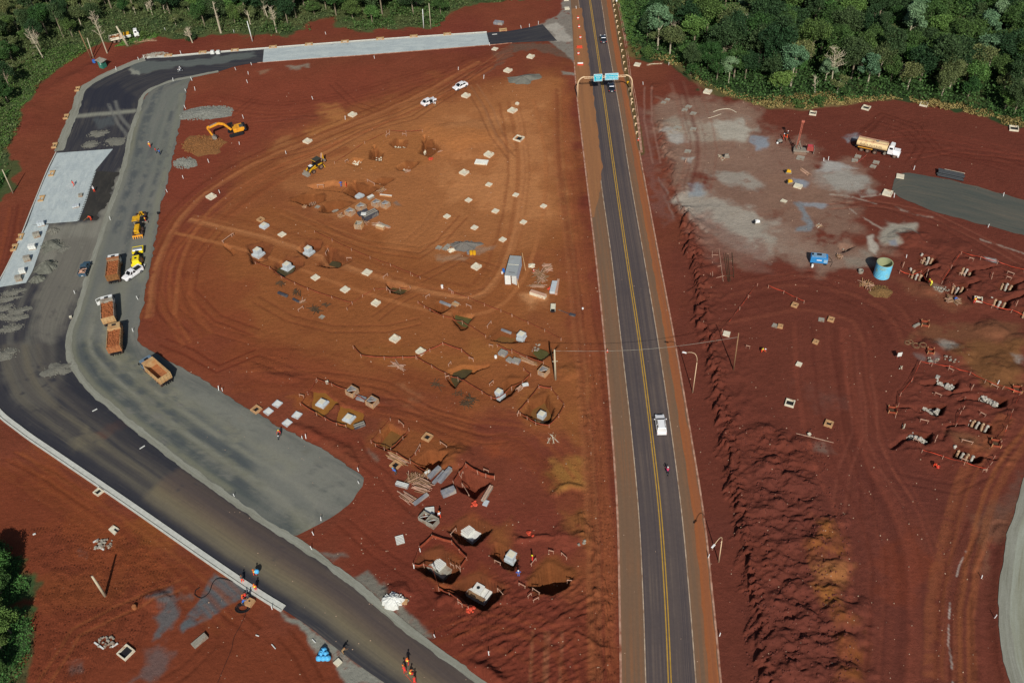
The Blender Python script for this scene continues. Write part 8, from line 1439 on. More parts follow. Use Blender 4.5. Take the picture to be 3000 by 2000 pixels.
t=thing('pump_cart', 'small grey pump cart left of the rig workers', 'pump', on('', 2284, 418), .3);MB().box((0, 0, .35), (1.0, .7, .35)).build('tray', M_CONCG, t);MB().box((0, 0, .7), (.6, .45, .2)).build('motor', M_PLY, t);MB().ball((-.85, -.3, .3), .28, 10, 8).build('tank', M_WHT, t)
for x in(-.35, .35):
 for y in(-.4, .4):MB().cyl((x, y-.05, .2), .2, .1, 12, 'y').build('wheel', M_BLACK, t)
for x, y, l, m_ in[(2310, 508, 'small yellow brown tripod pump on grey ground', M_YELM), (2313, 537, 'low yellow mixer with dark side', M_YELM), (2218, 655, 'white round compressor with black end', M_WHT), (2128, 462, 'small grey grout pump on pale ground', M_STEELB)]:
 t=thing('site_pump', l, 'pump', on('', x, y), NR(.4));MB().box((0, 0, .15), (1.4, .9, .25)).build('skid', M_STEELB, t);MB().box((0, 0, .4), (1.1, .8, .6), tx=.8, ty=.8).build('body', m_, t, bevel=.08);MB().cyl((-.75, 0, .3), .25, .5, 12).build('motor', M_DARK, t);MB().cyl((.3, 0, 1.0), .14, .15, 10).build('filler_cap', M_CONCG, t)
def moto(lab, m_):
 t=thing('motorcycle', lab, 'motorcycle', (0, 0, 0), 0)
 for x in(-.65, .65):w=MB().cyl((0, -.06, 0), .31, .12, 18, 'y').build('wheel', M_BLACK, t);w.location=(x, 0, .31);MB().cyl((0, -.065, 0), .19, .13, 10, 'y').build('rim', M_STEEL, w)
 MB().box((.12, 0, .55), (.55, .26, .32), tx=.8).build('fuel_tank', m_, t, bevel=.05);MB().box((-.4, 0, .68), (.7, .24, .12)).build('seat', M_BLACK, t);MB().box((0, 0, .25), (.5, .25, .35)).build('engine', M_STEEL, t);m=MB();m.bar((.65, .08, .31), (.42, .08, .95), .05);m.bar((.65, -.08, .31), (.42, -.08, .95), .05);m.bar((-.65, .1, .31), (0, .1, .5), .06);m.build('fork', M_STEEL, t)
 MB().bar((.42, -.36, 1.0), (.42, .36, 1.0), .04).build('handlebar', M_DARK, t);MB().ball((.56, 0, .85), .1, 8, 6).build('headlight', M_SIGNW, t);return t
MOTO=[]
for q, a, l, m_ in[((1955, 1383), hwy_dir(1955, 1380), 'motorcycle ridden by someone in pink on the highway', M_WHT), ((820, 1278), ang(gp(820, 1275), gp(815, 1290)), 'motorcycle carrying a yellow helmeted rider on gravel', M_DARK), ((529, 211), -2.6, 'white motorcycle on the upper asphalt bend', M_WHT)]:
 t=moto(l, m_);place(t, gp(*q), a);MOTO.append((q, a))
S_SK=mat('skin', '#9a6a4a', .6, var=.03);S_BOOT=mat('boots', '#2a2320', .8)
def cl(n, c):return mat(n, c, .8, var=.1, scale=6)
S_OR=cl('orange_workwear', '#d9482a');S_BL=cl('blue_workwear', '#2f62b0');S_NV=cl('navy_trousers', '#222c44');S_RD=cl('red_workwear', '#c9342c');S_WH=cl('white_shirt', '#c9cdd0');S_YL=cl('yellow_vest', '#d6d34a');S_PK=cl('pink_shirt', '#c03060');S_GR=cl('grey_clothes', '#4d4a48');S_TN=cl('khaki_clothes', '#8c7250')
def joints(pose):
 """joint positions facing +x; y = left"""
 J={'pelvis':(0, 0, .95), 'waist':(0, 0, 1.08), 'chest':(0, 0, 1.30), 'neck':(0, 0, 1.48), 'chin':(.03, 0, 1.57), 'head':(.01, 0, 1.66), 'crown':(0, 0, 1.74), 'nose':(.12, 0, 1.63)}
 legs={'l':[(0, .10, .90), (.02, .11, .50), (-.01, .11, .10), (.14, .12, .05)], 'r':[(0, -.10, .90), (.02, -.11, .50), (-.01, -.11, .10), (.14, -.12, .05)]}
 arms={'l':[(0, .19, 1.42), (-.02, .25, 1.15), (.06, .27, .92)], 'r':[(0, -.19, 1.42), (-.02, -.25, 1.15), (.06, -.27, .92)]}
 if pose=='walk':legs['l']=[(0, .1, .9), (.18, .1, .52), (.2, .1, .12), (.34, .1, .06)];legs['r']=[(0, -.1, .9), (-.04, -.1, .5), (-.3, -.1, .16), (-.2, -.1, .06)];arms['l']=[(0, .19, 1.42), (-.12, .24, 1.17), (-.1, .25, .95)];arms['r']=[(0, -.19, 1.42), (.1, -.24, 1.17), (.26, -.23, 1.02)]
 if pose in('bend', 'rake'):
  for k, v in J.items():
   if k!='pelvis':dz=v[2]-.95;J[k]=(v[0]+dz*.82, 0, .95+dz*.5)
  arms['l']=[(.42, .19, 1.17), (.6, .2, .92), (.72, .14, .72)];arms['r']=[(.42, -.19, 1.17), (.62, -.2, .95), (.85, -.1, .82)];legs['l'][1]=(.1, .15, .5);legs['r'][1]=(.08, -.15, .5);legs['l'][2]=(0, .2, .1);legs['l'][3]=(.14, .22, .05)
 if pose=='reach':arms['l']=[(0, .19, 1.42), (.2, .24, 1.28), (.42, .18, 1.3)];arms['r']=[(0, -.19, 1.42), (.18, -.24, 1.22), (.38, -.2, 1.1)]
 if pose=='hips':arms['l']=[(0, .19, 1.42), (-.06, .38, 1.18), (.02, .2, 1.0)];arms['r']=[(0, -.19, 1.42), (-.06, -.38, 1.18), (.02, -.2, 1.0)]
 if pose=='crouch':
  for k, v in J.items():J[k]=(v[0]-.12+(v[2]-.95)*.3, 0, v[2]-.52)
  legs['l']=[(-.12, .12, .40), (.26, .2, .48), (.06, .18, .10), (.2, .19, .05)];legs['r']=[(-.12, -.12, .40), (.26, -.2, .42), (.06, -.18, .10), (.2, -.19, .05)];arms['l']=[(.04, .19, .88), (.28, .24, .66), (.46, .16, .5)];arms['r']=[(.04, -.19, .88), (.28, -.24, .66), (.46, -.14, .42)]
 if pose=='ride':
  for k, v in J.items():J[k]=(v[0]-.35+(v[2]-.95)*.28, 0, v[2]-.12)
  legs['l']=[(-.35, .12, .80), (.06, .24, .72), (-.06, .24, .34), (.08, .25, .28)];legs['r']=[(-.35, -.12, .80), (.06, -.24, .72), (-.06, -.24, .34), (.08, -.25, .28)];arms['l']=[(-.24, .19, 1.29), (.04, .33, 1.1), (.36, .33, 1.05)];arms['r']=[(-.24, -.19, 1.29), (.04, -.33, 1.1), (.36, -.33, 1.05)]
 return J, legs, arms
def body_mesh(pose):
 J, legs, arms=joints(pose);V, E, R, T=[], [], [], []
 def add(p, r, tg, par=None):
  V.append(p);R.append(r);T.append(tg)
  if par is not None:E.append((par, len(V)-1))
  return len(V)-1
 pv=add(J['pelvis'], (.16, .13), 2);w=add(J['waist'], (.15, .12), 1, pv);c=add(J['chest'], (.17, .13), 1, w);nk=add(J['neck'], (.065, .065), 0, c);ch=add(J['chin'], (.08, .085), 0, nk);hd=add(J['head'], (.1, .105), 0, ch);add(J['crown'], (.08, .085), 0, hd);add(J['nose'], (.018, .018), 0, hd)
 for s in 'lr':
  h, k, a, f=legs[s];mid=tuple((h[i]+k[i])/2 for i in range(3));ml=tuple((k[i]+a[i])/2 for i in range(3))
  i=add(h, (.095, .095), 2, pv);i=add(mid, (.085, .085), 2, i);i=add(k, (.062, .062), 2, i);i=add(ml, (.058, .058), 2, i);i=add(a, (.045, .05), 3, i);add(f, (.045, .035), 3, i)
  sh, el, wr=arms[s];mu=tuple((sh[i]+el[i])/2 for i in range(3));mf=tuple((wr[i]+el[i])/2 for i in range(3))
  i=add(sh, (.062, .062), 1, c);i=add(mu, (.05, .05), 1, i);i=add(el, (.042, .042), 1, i);i=add(mf, (.037, .037), 1, i);i=add(wr, (.027, .027), 0, i)
  d=Vector(wr)-Vector(el);d.normalize();u=Vector((0, 0, 1)).cross(d)
  u=u.normalized()if u.length>.1 else Vector((1, 0, 0));n=d.cross(u).normalized()
  pm=add(tuple(Vector(wr)+d*.06), (.036, .018), 0, i)
  for q, (o, l)in enumerate(((-.03, .075), (-.01, .085), (.01, .08), (.03, .065))):
   b=add(tuple(Vector(wr)+d*.1+u*o), (.009, .009), 0, pm);add(tuple(Vector(wr)+d*(.1+l*.75)+u*o*1.1-n*l*.45), (.008, .008), 0, b)
  b=add(tuple(Vector(wr)+d*.05+u*.045), (.011, .011), 0, pm);add(tuple(Vector(wr)+d*.085+u*.06-n*.02), (.009, .009), 0, b)
 me=bpy.data.meshes.new('sk');me.from_pydata([tuple(v)for v in V], E, []);o=bpy.data.objects.new('sk', me);C.objects.link(o);md=o.modifiers.new('s', 'SKIN');md.use_smooth_shade=True
 if not me.skin_vertices:
  bm=bmesh.new();bm.from_mesh(me);bm.verts.layers.skin.verify();bm.to_mesh(me);bm.free()
 for i, r in enumerate(R):me.skin_vertices[0].data[i].radius=r
 me.skin_vertices[0].data[0].use_root=True
 o.modifiers.new('u', 'SUBSURF').levels=1;dg=bpy.context.evaluated_depsgraph_get();out=bpy.data.meshes.new_from_object(o.evaluated_get(dg));bpy.data.objects.remove(o)
 A=np.array([tuple(v)for v in V]);out.materials.clear()
 for m in(S_SK, S_OR, S_NV, S_BOOT):out.materials.append(m)
 mi=[]
 for p in out.polygons:q=np.array(p.center);mi.append(T[int(((A-q)**2).sum(1).argmin())])
 out.polygons.foreach_set('material_index', mi);out.polygons.foreach_set('use_smooth', [True]*len(mi));out.name='body';return out, J
BODY={}
def person(p, rz, pose, top, leg, lab, helmet=None, vest=None, tool=False, cat='person', scale=1.03):
 if pose not in BODY:BODY[pose]=body_mesh(pose)
 me, J=BODY[pose];me=me.copy();me.materials[1]=top;me.materials[2]=leg;t=thing('person', lab, cat, p, rz);t.scale=(scale, )*3
 o=bpy.data.objects.new('body', me);C.objects.link(o);o.parent=t;h=Vector(J['head']);up=(Vector(J['crown'])-h).normalized()
 hm=helmet or cl('dark_hair', '#1e1612');mb=MB();c=h+up*.035;mb.ball(tuple(c), .125 if helmet else.108, 12, 8, sz=.95)
 o=mb.build('helmet' if helmet else 'hair', hm, t, smooth=True);
 if helmet:MB().box(tuple(h+up*.04+Vector((.1, 0, 0))), (.12, .2, .02)).build('helmet_brim', helmet, t)
 for sg in(-1, 1):MB().ball((h.x+.085, sg*.035, h.z+.005), .014, 6, 4).build('eye', M_BLACK, t)
 if vest:
  a, b=Vector(J['waist']), Vector(J['chest']);mb=MB();mb.tube([a-(b-a)*.1, (a+b)/2, b, b+(b-a)*.3], [.175, .185, .2, .15], 12);v=mb.build('vest', vest, t, smooth=True);v.scale=(.92, 1.0, 1.0)
 if tool:MB().bar((.85, -.1, .82), (1.9, .0, .03), .035).bar((1.85, -.3, .04), (1.9, .3, .04), .06).build('rake', M_WOOD, t)
 return t
WH, YH, OH, BH=cl('white_helmet', '#e2e2de'), cl('yellow_helmet', '#e0cf2a'), cl('orange_helmet', '#e0702a'), cl('blue_helmet', '#3aa0d0')
for s_, x, y, rz, pose, top, leg, hm, vs, tl, lab in[('00', 1383, 1360, -1.5, 'walk', S_OR, S_OR, WH, S_YL, 0, 'worker in orange with white helmet walking on gravel lane'), ('00', 1475, 1425, 2.6, 'reach', S_BL, S_NV, None, None, 0, 'worker in blue shirt on gravel lane, right of pair'), ('00', 1440, 1410, .3, 'stand', S_RD, S_NV, None, None, 0, 'worker in dark red beside the blue shirted one'), ('01', 683, 145, .8, 'walk', S_RD, S_OR, None, None, 0, 'worker in red crossing the white paved lane'), ('01', 872, 200, 1.9, 'reach', S_WH, S_OR, WH, None, 0, 'worker in white shirt at the paving edge'), ('01', 845, 458, 3.0, 'rake', S_OR, S_OR, None, None, 1, 'worker in bright orange raking the fresh asphalt'), ('11', 785, 150, -1.3, 'hips', S_BL, S_BL, None, None, 0, 'worker in blue overalls at the upper trench'), ('11', 828, 135, 3.4, 'stand', S_OR, S_OR, OH, None, 0, 'worker in orange overalls at the upper trench'), ('10', 1650, 985, 1.6, 'reach', S_WH, S_TN, None, None, 0, 'person in white shirt at the open car door'), ('12', 1290, 1225, 2.4, 'bend', S_BL, S_GR, BH, None, 0, 'worker in light blue bending near tan frame'), ('13', 1690, 50, 1.9, 'walk', S_WH, S_OR, OH, None, 0, 'worker in white top and orange trousers by boxes'), ('23', 190, 452, 2.8, 'stand', S_RD, S_RD, YH, None, 0, 'worker in red with yellow helmet at the pit'), ('23', 62, 590, -1.5, 'hips', S_BL, S_BL, WH, None, 0, 'worker in bright blue overalls facing the camera'), ('13', 1400, 1395, 1.2, 'walk', S_RD, S_RD, OH, S_YL, 0, 'worker in red, uppermost of the lower road crew'), ('13', 1375, 1478, 2.0, 'bend', S_RD, S_RD, OH, None, 0, 'worker in red bending, left of the road crew'), ('13', 1425, 1490, .6, 'crouch', S_RD, S_RD, OH, S_YL, 0, 'worker in red crouching, right of the road crew'), ('13', 1462, 1580, 1.6, 'bend', S_RD, S_RD, None, None, 0, 'worker in red at the bottom picture edge'), ('', 749, 1686, 2.8, 'walk', S_OR, S_OR, OH, S_YL, 0, 'worker in orange and yellow vest carrying blue sack'), ('', 713, 1706, 1.9, 'bend', S_GR, S_OR, None, None, 0, 'worker in grey bending over the white kerb'), ('', 751, 1729, 1.7, 'stand', S_OR, S_OR, OH, S_YL, 0, 'worker in orange standing on the white kerb'), ('', 713, 1756, .8, 'crouch', S_OR, S_TN, OH, None, 0, 'worker in orange crouching beside tan board box'), ('', 724, 1757, 2.0, 'bend', S_RD, S_NV, None, None, 0, 'worker in dark red among the kerb tools'), ('', 731, 1756, 2.4, 'stand', S_GR, S_NV, None, None, 0, 'worker in dark grey behind the tan board'), ('', 714, 1774, .9, 'bend', S_BL, S_NV, None, None, 0, 'worker in blue over the coiled black hose'), ('', 428, 652, 1.2, 'reach', S_RD, S_RD, None, S_YL, 0, 'worker in red beside the upper yellow machine'), ('22', 2290, 105, -.6, 'bend', S_OR, S_OR, WH, S_YL, 0, 'worker in orange bending on the open red ground'), ('31', 1498, 1060, 2.2, 'bend', S_OR, S_YL, YH, S_YL, 0, 'worker in yellow kneeling at the red tape end'), ('', 2295, 410, -.4, 'stand', S_OR, S_OR, WH, None, 0, 'drilling worker in orange with white helmet'), ('', 2304, 414, 2.8, 'reach', S_OR, S_TN, OH, None, 0, 'drilling worker in orange nearest the rig'), ('', 2306, 402, -1.6, 'stand', S_GR, S_NV, WH, None, 0, 'drilling worker in dark clothes behind the others'), ('32', 1520, 1150, -1.2, 'bend', S_OR, S_OR, None, None, 0, 'worker in bright orange below the lower red tape'), ('32', 1550, 1170, .6, 'crouch', S_RD, S_RD, None, None, 0, 'worker in red crouching below the lower red tape'), ('31', 1890, 1220, 1.6, 'stand', S_RD, S_RD, None, S_YL, 0, 'worker in red at the start of red tape'), ('31', 1700, 1210, .2, 'bend', S_BL, S_NV, None, None, 0, 'worker in blue bending over the tool pile'), ('13', 800, 1300, .5, 'bend', S_TN, S_TN, None, None, 0, 'worker in khaki bending by the pale gravel strip')]:
 person(on(s_, x, y), rz, pose, top, leg, lab, hm, vs, tl)
for(q, a), (tp, lg, hm, lab)in zip(MOTO, [(S_PK, S_NV, WH, 'rider in pink shirt on the highway motorcycle'), (S_RD, S_GR, YH, 'rider in red with yellow helmet on gravel lane'), (S_WH, S_NV, WH, 'rider in white on the upper asphalt bend')]):person(gp(*q), a, 'ride', tp, lg, lab, hm, scale=1.0)
p=on('', 757, 1684);o=MB().ball((0, 0, 1.1), .4, 12, 8, sz=1.1, jit=.1).build('carried_sack', MATS['blue_sack'], smooth=True);o.location=p;tag(o, 'light blue sack held by the orange worker', 'sack')
t=thing('board_box', 'tan plywood box beside the kerb crew', 'box', on('', 729, 1765), -.5);MB().box((0, 0, 0), (1.7, 1.3, .55)).build('box', M_WOOD, t);MB().box((.2, .1, .55), (.3, .2, .05)).build('slot', M_DARK, t)
for k in range(4):
 if k:break
 p=on('', 712, 1781);mb=MB()
 for q in range(4):mb.tube([((.7+q*.16)*math.cos(a_*math.pi/10), (.5+q*.12)*math.sin(a_*math.pi/10), .08+(q%2)*.08)for a_ in range(21)], .06, 6, cap=False)
 o=mb.build('hose_coil', M_BLACK);o.location=p;tag(o, 'coiled black hose beside the kerb crew', 'hose')
def leaf_mat(name, c, c2):
 m, N, L, b=nodes(name);oi=N.new('ShaderNodeObjectInfo');ge=N.new('ShaderNodeNewGeometry');tc=N.new('ShaderNodeTexCoord')
 f=noise(N, L, tc.outputs['Object'], .55, 3);g=rng(N, L, ge.outputs['Random Per Island'], 0, 1, .62, 1.38)
 col=mixc(N, L, rng(N, L, f, .35, .65, 0, 1), hexc(c), hexc(c2));hs=N.new('ShaderNodeHueSaturation');L.new(col, hs.inputs['Color']);L.new(rng(N, L, oi.outputs['Random'], 0, 1, .47, .53), hs.inputs['Hue']);L.new(rng(N, L, oi.outputs['Random'], 0, 1, 1.25, .75), hs.inputs['Value'])
 col=mixc(N, L, 1.0, hs.outputs[0], g, 'MULTIPLY');L.new(col, b.inputs['Base Color']);b.inputs['Roughness'].default_value=.7;b.inputs['Specular IOR Level'].default_value=.2;MATS[name]=m;return m
LM_D=leaf_mat('dark_leaves', '#364c2c', '#2b3f25');LM_M=leaf_mat('green_leaves', '#425d2c', '#354b27');LM_L=leaf_mat('light_leaves', '#557639', '#43602f');LM_S=leaf_mat('silver_leaves', '#64805f', '#54704e');LM_O=leaf_mat('olive_leaves', '#5f683e', '#4c5634');LM_G=leaf_mat('grass_blades', '#5c7a36', '#4a642e');LM_Y=leaf_mat('dry_grass_blades', '#8f8450', '#7a6e40')
BARK=mat('bark', '#7d7260', .9, var=.3);BARKP=mat('pale_bark', '#a39a84', .9, var=.2)
nr=np.random.RandomState(5)
def quads(P, S, name, m, parent=None, flat=.0, up=1.0):
 """leaf-sized faces at points P, size S"""
 n=len(P);d=nr.normal(size=(n, 3));d[:, 2]=np.abs(d[:, 2])*up+flat;d/=np.linalg.norm(d, axis=1)[:, None]
 a=np.cross(d, nr.normal(size=(n, 3)));a/=np.linalg.norm(a, axis=1)[:, None];b=np.cross(d, a);s=S[:, None]
 v=np.stack([P-a*s*.5, P+b*s*.34, P+a*s*.5, P-b*s*.34], 1).reshape(-1, 3).astype(np.float32)
 me=bpy.data.meshes.new(name);me.vertices.add(4*n);me.vertices.foreach_set('co', v.ravel());me.loops.add(4*n);me.loops.foreach_set('vertex_index', np.arange(4*n, dtype=np.int32));me.polygons.add(n)
 me.polygons.foreach_set('loop_start', np.arange(0, 4*n, 4, dtype=np.int32));me.polygons.foreach_set('loop_total', np.full(n, 4, np.int32));me.update(calc_edges=True);me.materials.append(m);o=bpy.data.objects.new(name, me);C.objects.link(o)
 if parent:o.parent=parent
 return o
def crown_pts(n, R, H, z0, lobes, fill=.35):
 """clumped foliage: several lobes with leaves near their surface"""
 cs=[]
 for k in range(lobes):
  q=nr.rand()*6.28;r=R*math.sqrt(nr.rand())*.72;z=z0+H*(.3+.62*nr.rand())*(1-.45*(r/R)**2);cs.append((r*math.cos(q), r*math.sin(q), z, R*nr.uniform(.22, .46)))
 P=[]
 for k, (x, y, z, r)in enumerate(cs):
  m=int(n/lobes);d=nr.normal(size=(m, 3));d/=np.linalg.norm(d, axis=1)[:, None];rr=r*(1-fill*nr.rand(m)**1.5)*(1+.18*nr.normal(size=m));p=d*rr[:, None];p[:, 2]*=.8;P.append(p+np.array([x, y, z]))
 return np.concatenate(P), cs
def trunk(mb, h, r, cs, lean=(0, 0), n=7):
 top=(lean[0], lean[1], h);mb.tube([(0, 0, -.4), (lean[0]*.4, lean[1]*.4, h*.5), top], [r, r*.8, r*.5], 8)
 for x, y, z, q in cs[:n]:mb.tube([(lean[0]*.6, lean[1]*.6, h*.62), ((x+lean[0])/2, (y+lean[1])/2, (z+h*.7)/2), (x, y, z)], [r*.42, r*.25, r*.08], 5)
SPEC=[('broadleaf_tree', LM_D, 3.6, 5.2, 3.2, 14, 'dark green broadleaf tree'), ('broadleaf_tree', LM_D, 3.0, 6.4, 3.0, 12, 'dark narrow broadleaf tree'), ('broadleaf_tree', LM_M, 3.8, 5.0, 3.0, 16, 'mid green spreading tree'), ('broadleaf_tree', LM_M, 2.7, 4.2, 2.4, 10, 'small mid green tree'), ('broadleaf_tree', LM_L, 2.9, 4.2, 2.2, 12, 'bright green leafy tree'), ('silver_tree', LM_S, 3.0, 5.2, 3.4, 12, 'silvery green tree'), ('broadleaf_tree', LM_O, 3.2, 4.6, 2.8, 12, 'olive brown thin tree'), ('broadleaf_tree', LM_O, 2.4, 3.4, 1.8, 9, 'small olive scrubby tree')]
PRO=[]
for nm, lm, R, H, z0, lb, lab in SPEC:
 t=bpy.data.objects.new(nm, None);C.objects.link(t);P, cs=crown_pts(5600 if lm is not LM_O else 3600, R, H, z0, lb);quads(P, nr.uniform(.2, .42, len(P)), 'crown', lm, t, .25)
 mb=MB();trunk(mb, z0+H*.5, .2, cs);mb.build('trunk', BARKP if lm in(LM_S, LM_O)else BARK, t);PRO.append((t, lab, lm));_kids[t.name]=[o for o in bpy.data.objects if o.parent==t]
def poisson(poly, step, jit=.45, lim=None):
 xs=[p[0]for p in poly];ys=[p[1]for p in poly];out=[];y=min(ys);row=0
 while y<max(ys):
  x=min(xs)+(row%2)*step/2
  while x<max(xs):
   px, py=x+rnd.uniform(-jit, jit)*step, y+rnd.uniform(-jit, jit)*step
   if inside(np.array([px]), np.array([py]), poly)[0]:out.append((px, py))
   x+=step
  y+=step*.87;row+=1
 return out
def edge_d(poly, x, y):return float(segdist(np.array([x]), np.array([y]), [p[:2]for p in poly], True)[0])
ROWS=['at the forest edge', 'just behind the edge trees', 'well inside the forest', 'deep inside the forest']
RPL=[((1950, 60), 'beside the highway verge'), ((2100, 150), 'behind the verge shrubs'), ((2120, 240), 'above the grey slurry ground'), ((2300, 230), 'above the drilling rig'), ((2330, 60), 'at the top, above the rig'), ((2560, 220), 'above the water truck'), ((2600, 60), 'at the top, above the truck'), ((2800, 250), 'above the pipe stack'), ((2850, 70), 'near the top right corner'), ((2970, 300), 'at the right picture edge'), ((40, 60), 'in the top left corner'), ((60, 350), 'left of the red embankment'), ((250, 60), 'left of the old truck'), ((420, 50), 'above the old truck'), ((560, 60), 'above the kerb bend'), ((700, 50), 'above the white lane start'), ((850, 40), 'above the narrow red bay'), ((1050, 50), 'near the white pole pair'), ((1230, 40), 'beside the pole pair'), ((1320, 20), 'near the upper red bank'), ((40, 1680), 'in the lower left corner')]
def tree_label(lab, x, y, poly):
 d=edge_d(poly, x, y);u, v=pr(x, y, 3);w=min(RPL, key=lambda l:(l[0][0]-u)**2+(l[0][1]-v)**2)[1]
 return lab+' '+w+(', at the edge' if d<5 else '')
cand=[]
rb=P2([(1905, -330), (1900, -60), (1895, 60), (1880, 150), (1905, 175), (1985, 185), (2015, 215), (2095, 255), (2180, 270), (2260, 285), (2340, 290), (2440, 280), (2560, 262), (2660, 265), (2760, 285), (2890, 325), (3000, 350), (3180, 410), (3350, -330)])
for x, y in poisson(rb, 6.1):cand.append((x, y, 'r', rb))
lb=P2([(-350, 560), (-60, 480), (10, 380), (40, 310), (60, 230), (120, 170), (180, 140), (250, 95), (300, 70), (380, 40), (470, 85), (560, 80), (650, 90), (750, 92), (850, 90), (900, 60), (960, 40), (1000, 75), (1080, 78), (1200, 75), (1275, 62), (1310, 30), (1340, -10), (1400, -60), (1400, -330), (-350, -330)])
for x, y in poisson(lb, 6.9):cand.append((x, y, 'l', lb))
cb=P2([(-260, 1600), (0, 1600), (20, 1622), (45, 1650), (55, 1690), (80, 1700), (60, 1735), (-10, 1790), (30, 1815), (70, 1860), (60, 1920), (35, 2000), (20, 2120), (-260, 2120)])
for x, y in poisson(cb, 3.6):cand.append((x, y, 'c', cb))
inv=lambda x, y:-60<pr(x, y, 4)[0]<3060 and-60<pr(x, y, 7)[1]<2060
seen=sorted([c for c in cand if inv(c[0], c[1])], key=lambda c:c[1]);rest=[c for c in cand if not inv(c[0], c[1])]+seen[298:];seen=seen[:298];used_p=set()
for x, y, sd, poly in seen:
 d=edge_d(poly, x, y);u=pr(x, y, 0)
 if sd=='l' and abs(u[0]-370)<60 and abs(u[1]-110)<50:continue
 if sd=='r':k=rnd.choices(range(8), [5, 4, 6, 3, 2.6, 2, 2.2, 1.5])[0]
 elif sd=='l':k=rnd.choices(range(8), [3, 2, 3, 3, 1, .2, 4, 5]if u[0]<640 else[4, 3, 5, 3, 3, 0, 1, 1])[0]
 else:k=rnd.choice((2, 3, 4, 4, 3))
 sc=rnd.uniform(.95, 1.5)*(.78 if d<4 else 1)*(.85 if sd=='l' and u[0]<640 else 1)*(.72 if sd=='c' else 1);src, lab, lm=PRO[k]
 if k in used_p:
  r=dup(src, (x, y, hz(x, y)), rnd.random()*6.28, tree_label(lab, x, y, poly), scale=(sc, sc, sc*rnd.uniform(.8, 1.15)))
 else:
  used_p.add(k);r=src;src.location=(x, y, hz(x, y));src.scale=(sc, )*3;tag(r, tree_label(lab, x, y, poly), 'tree')
 r['category']='tree';r['group']={'r':'trees of the right forest', 'l':'trees of the left woodland', 'c':'bushy trees in the lower left corner'}[sd]
P=[]
for x, y, sd, poly in rest:
 if sd=='c' or rnd.random()<.25:continue
 p, cs=crown_pts(420, 3.4, 4.6, 2.6, 7);P.append(p*rnd.uniform(.8, 1.1)+np.array([x, y, 0]))
if P:P=np.concatenate(P);o=quads(P, nr.uniform(.5, .95, len(P)), 'far_wood', LM_M, None, .2);o['kind']='stuff';o['label']='rest of the dense wood beyond the nearer trees'
def bare(base, top, w, lab, m=BARKP, n=22, r=.2):
 b=on(*base);q=Q(*top);h=top_height(b, q[1]);T=gp(q[0], q[1], h);dx, dy=(T[0]-b[0])*.6, (T[1]-b[1])*.6;t=thing('bare_tree', lab, 'bare tree', b, 0, 'leafless trees in the woodland');mb=MB();mb.tube([(0, 0, -.3), (dx*.5, dy*.5, h*.45), (dx, dy, h*.8)], [r, r*.75, r*.35], 8);mb.build('trunk', m, t);mb=MB()
 for k in range(n):
  u=.35+.45*(k/n);q_=rnd.random()*6.28;l=w*rnd.uniform(.5, 1)*(1.2-u);s0=(dx*u, dy*u, h*u);e=(s0[0]+l*math.cos(q_), s0[1]+l*math.sin(q_), min(h*1.02, s0[2]+l*rnd.uniform(.5, 1.1)));mb.tube([s0, ((s0[0]+e[0])/2, (s0[1]+e[1])/2, (s0[2]+e[2])/2+.15), e], [r*.3, r*.2, .035], 5)
  for z in range(4):f=rnd.uniform(.4, 1);c=tuple(s0[i]+(e[i]-s0[i])*f for i in range(3));mb.tube([c, (c[0]+NR(.9), c[1]+NR(.9), c[2]+rnd.uniform(.3, 1))], [.05, .02], 4)
 mb.build('branches', m, t)
for a in[(('00', 400, 540), ('00', 225, 250), 3.4, 'bare leaning tree over the left grass'), (('00', 985, 490), ('00', 810, 30), 2.6, 'tall forked dead tree left of the old truck'), (('00', 2030, 305), ('00', 1935, -60), 1.2, 'tall pale bare trunk above the kerb bend', BARKP, 5, .32), (('00', 1400, 140), ('00', 1370, 0), 1.5, 'thin twin bare trunks at the top'), (('00', 1770, 395), ('00', 1700, 250), 1.6, 'small bare tree beside the dark bush'), (('10', 110, 170), ('10', 20, -40), 2.0, 'bare leaning trunks at the forest top left'), (('10', 190, 300), ('10', 130, 20), 1.4, 'thin bare trunk at the forest edge'), (('20', 2120, 480), ('20', 2090, 150), 5.0, 'wide bare tree crown above the grey ground', BARKP, 34, .2), (('20', 1500, 295), ('20', 1505, 180), 2.5, 'pale trunked tree near the highway verge'), (('30', 580, 800), ('30', 610, 370), 4.2, 'left one of two tall bare forest trees', BARKP, 28, .2), (('30', 830, 730), ('30', 880, 400), 4.0, 'right one of two tall bare forest trees', BARK, 32, .18), (('30', 430, 870), ('30', 415, 660), 1.2, 'white slender trunk at the right forest edge', BARKP, 5, .22), (('30', 1700, 780), ('30', 1790, 560), 2.0, 'bent pale trunks in the right forest'), (('30', 2170, 750), ('30', 2250, 620), 2.0, 'bare twiggy tree near the right edge'), (('30', 1190, 740), ('30', 1270, 590), 2.4, 'thin bare tree above the water truck'), (('20', 1980, 500), ('20', 1900, 430), 3.0, 'low bare tree above the slurry ground', BARK, 24, .12)]:bare(*a)
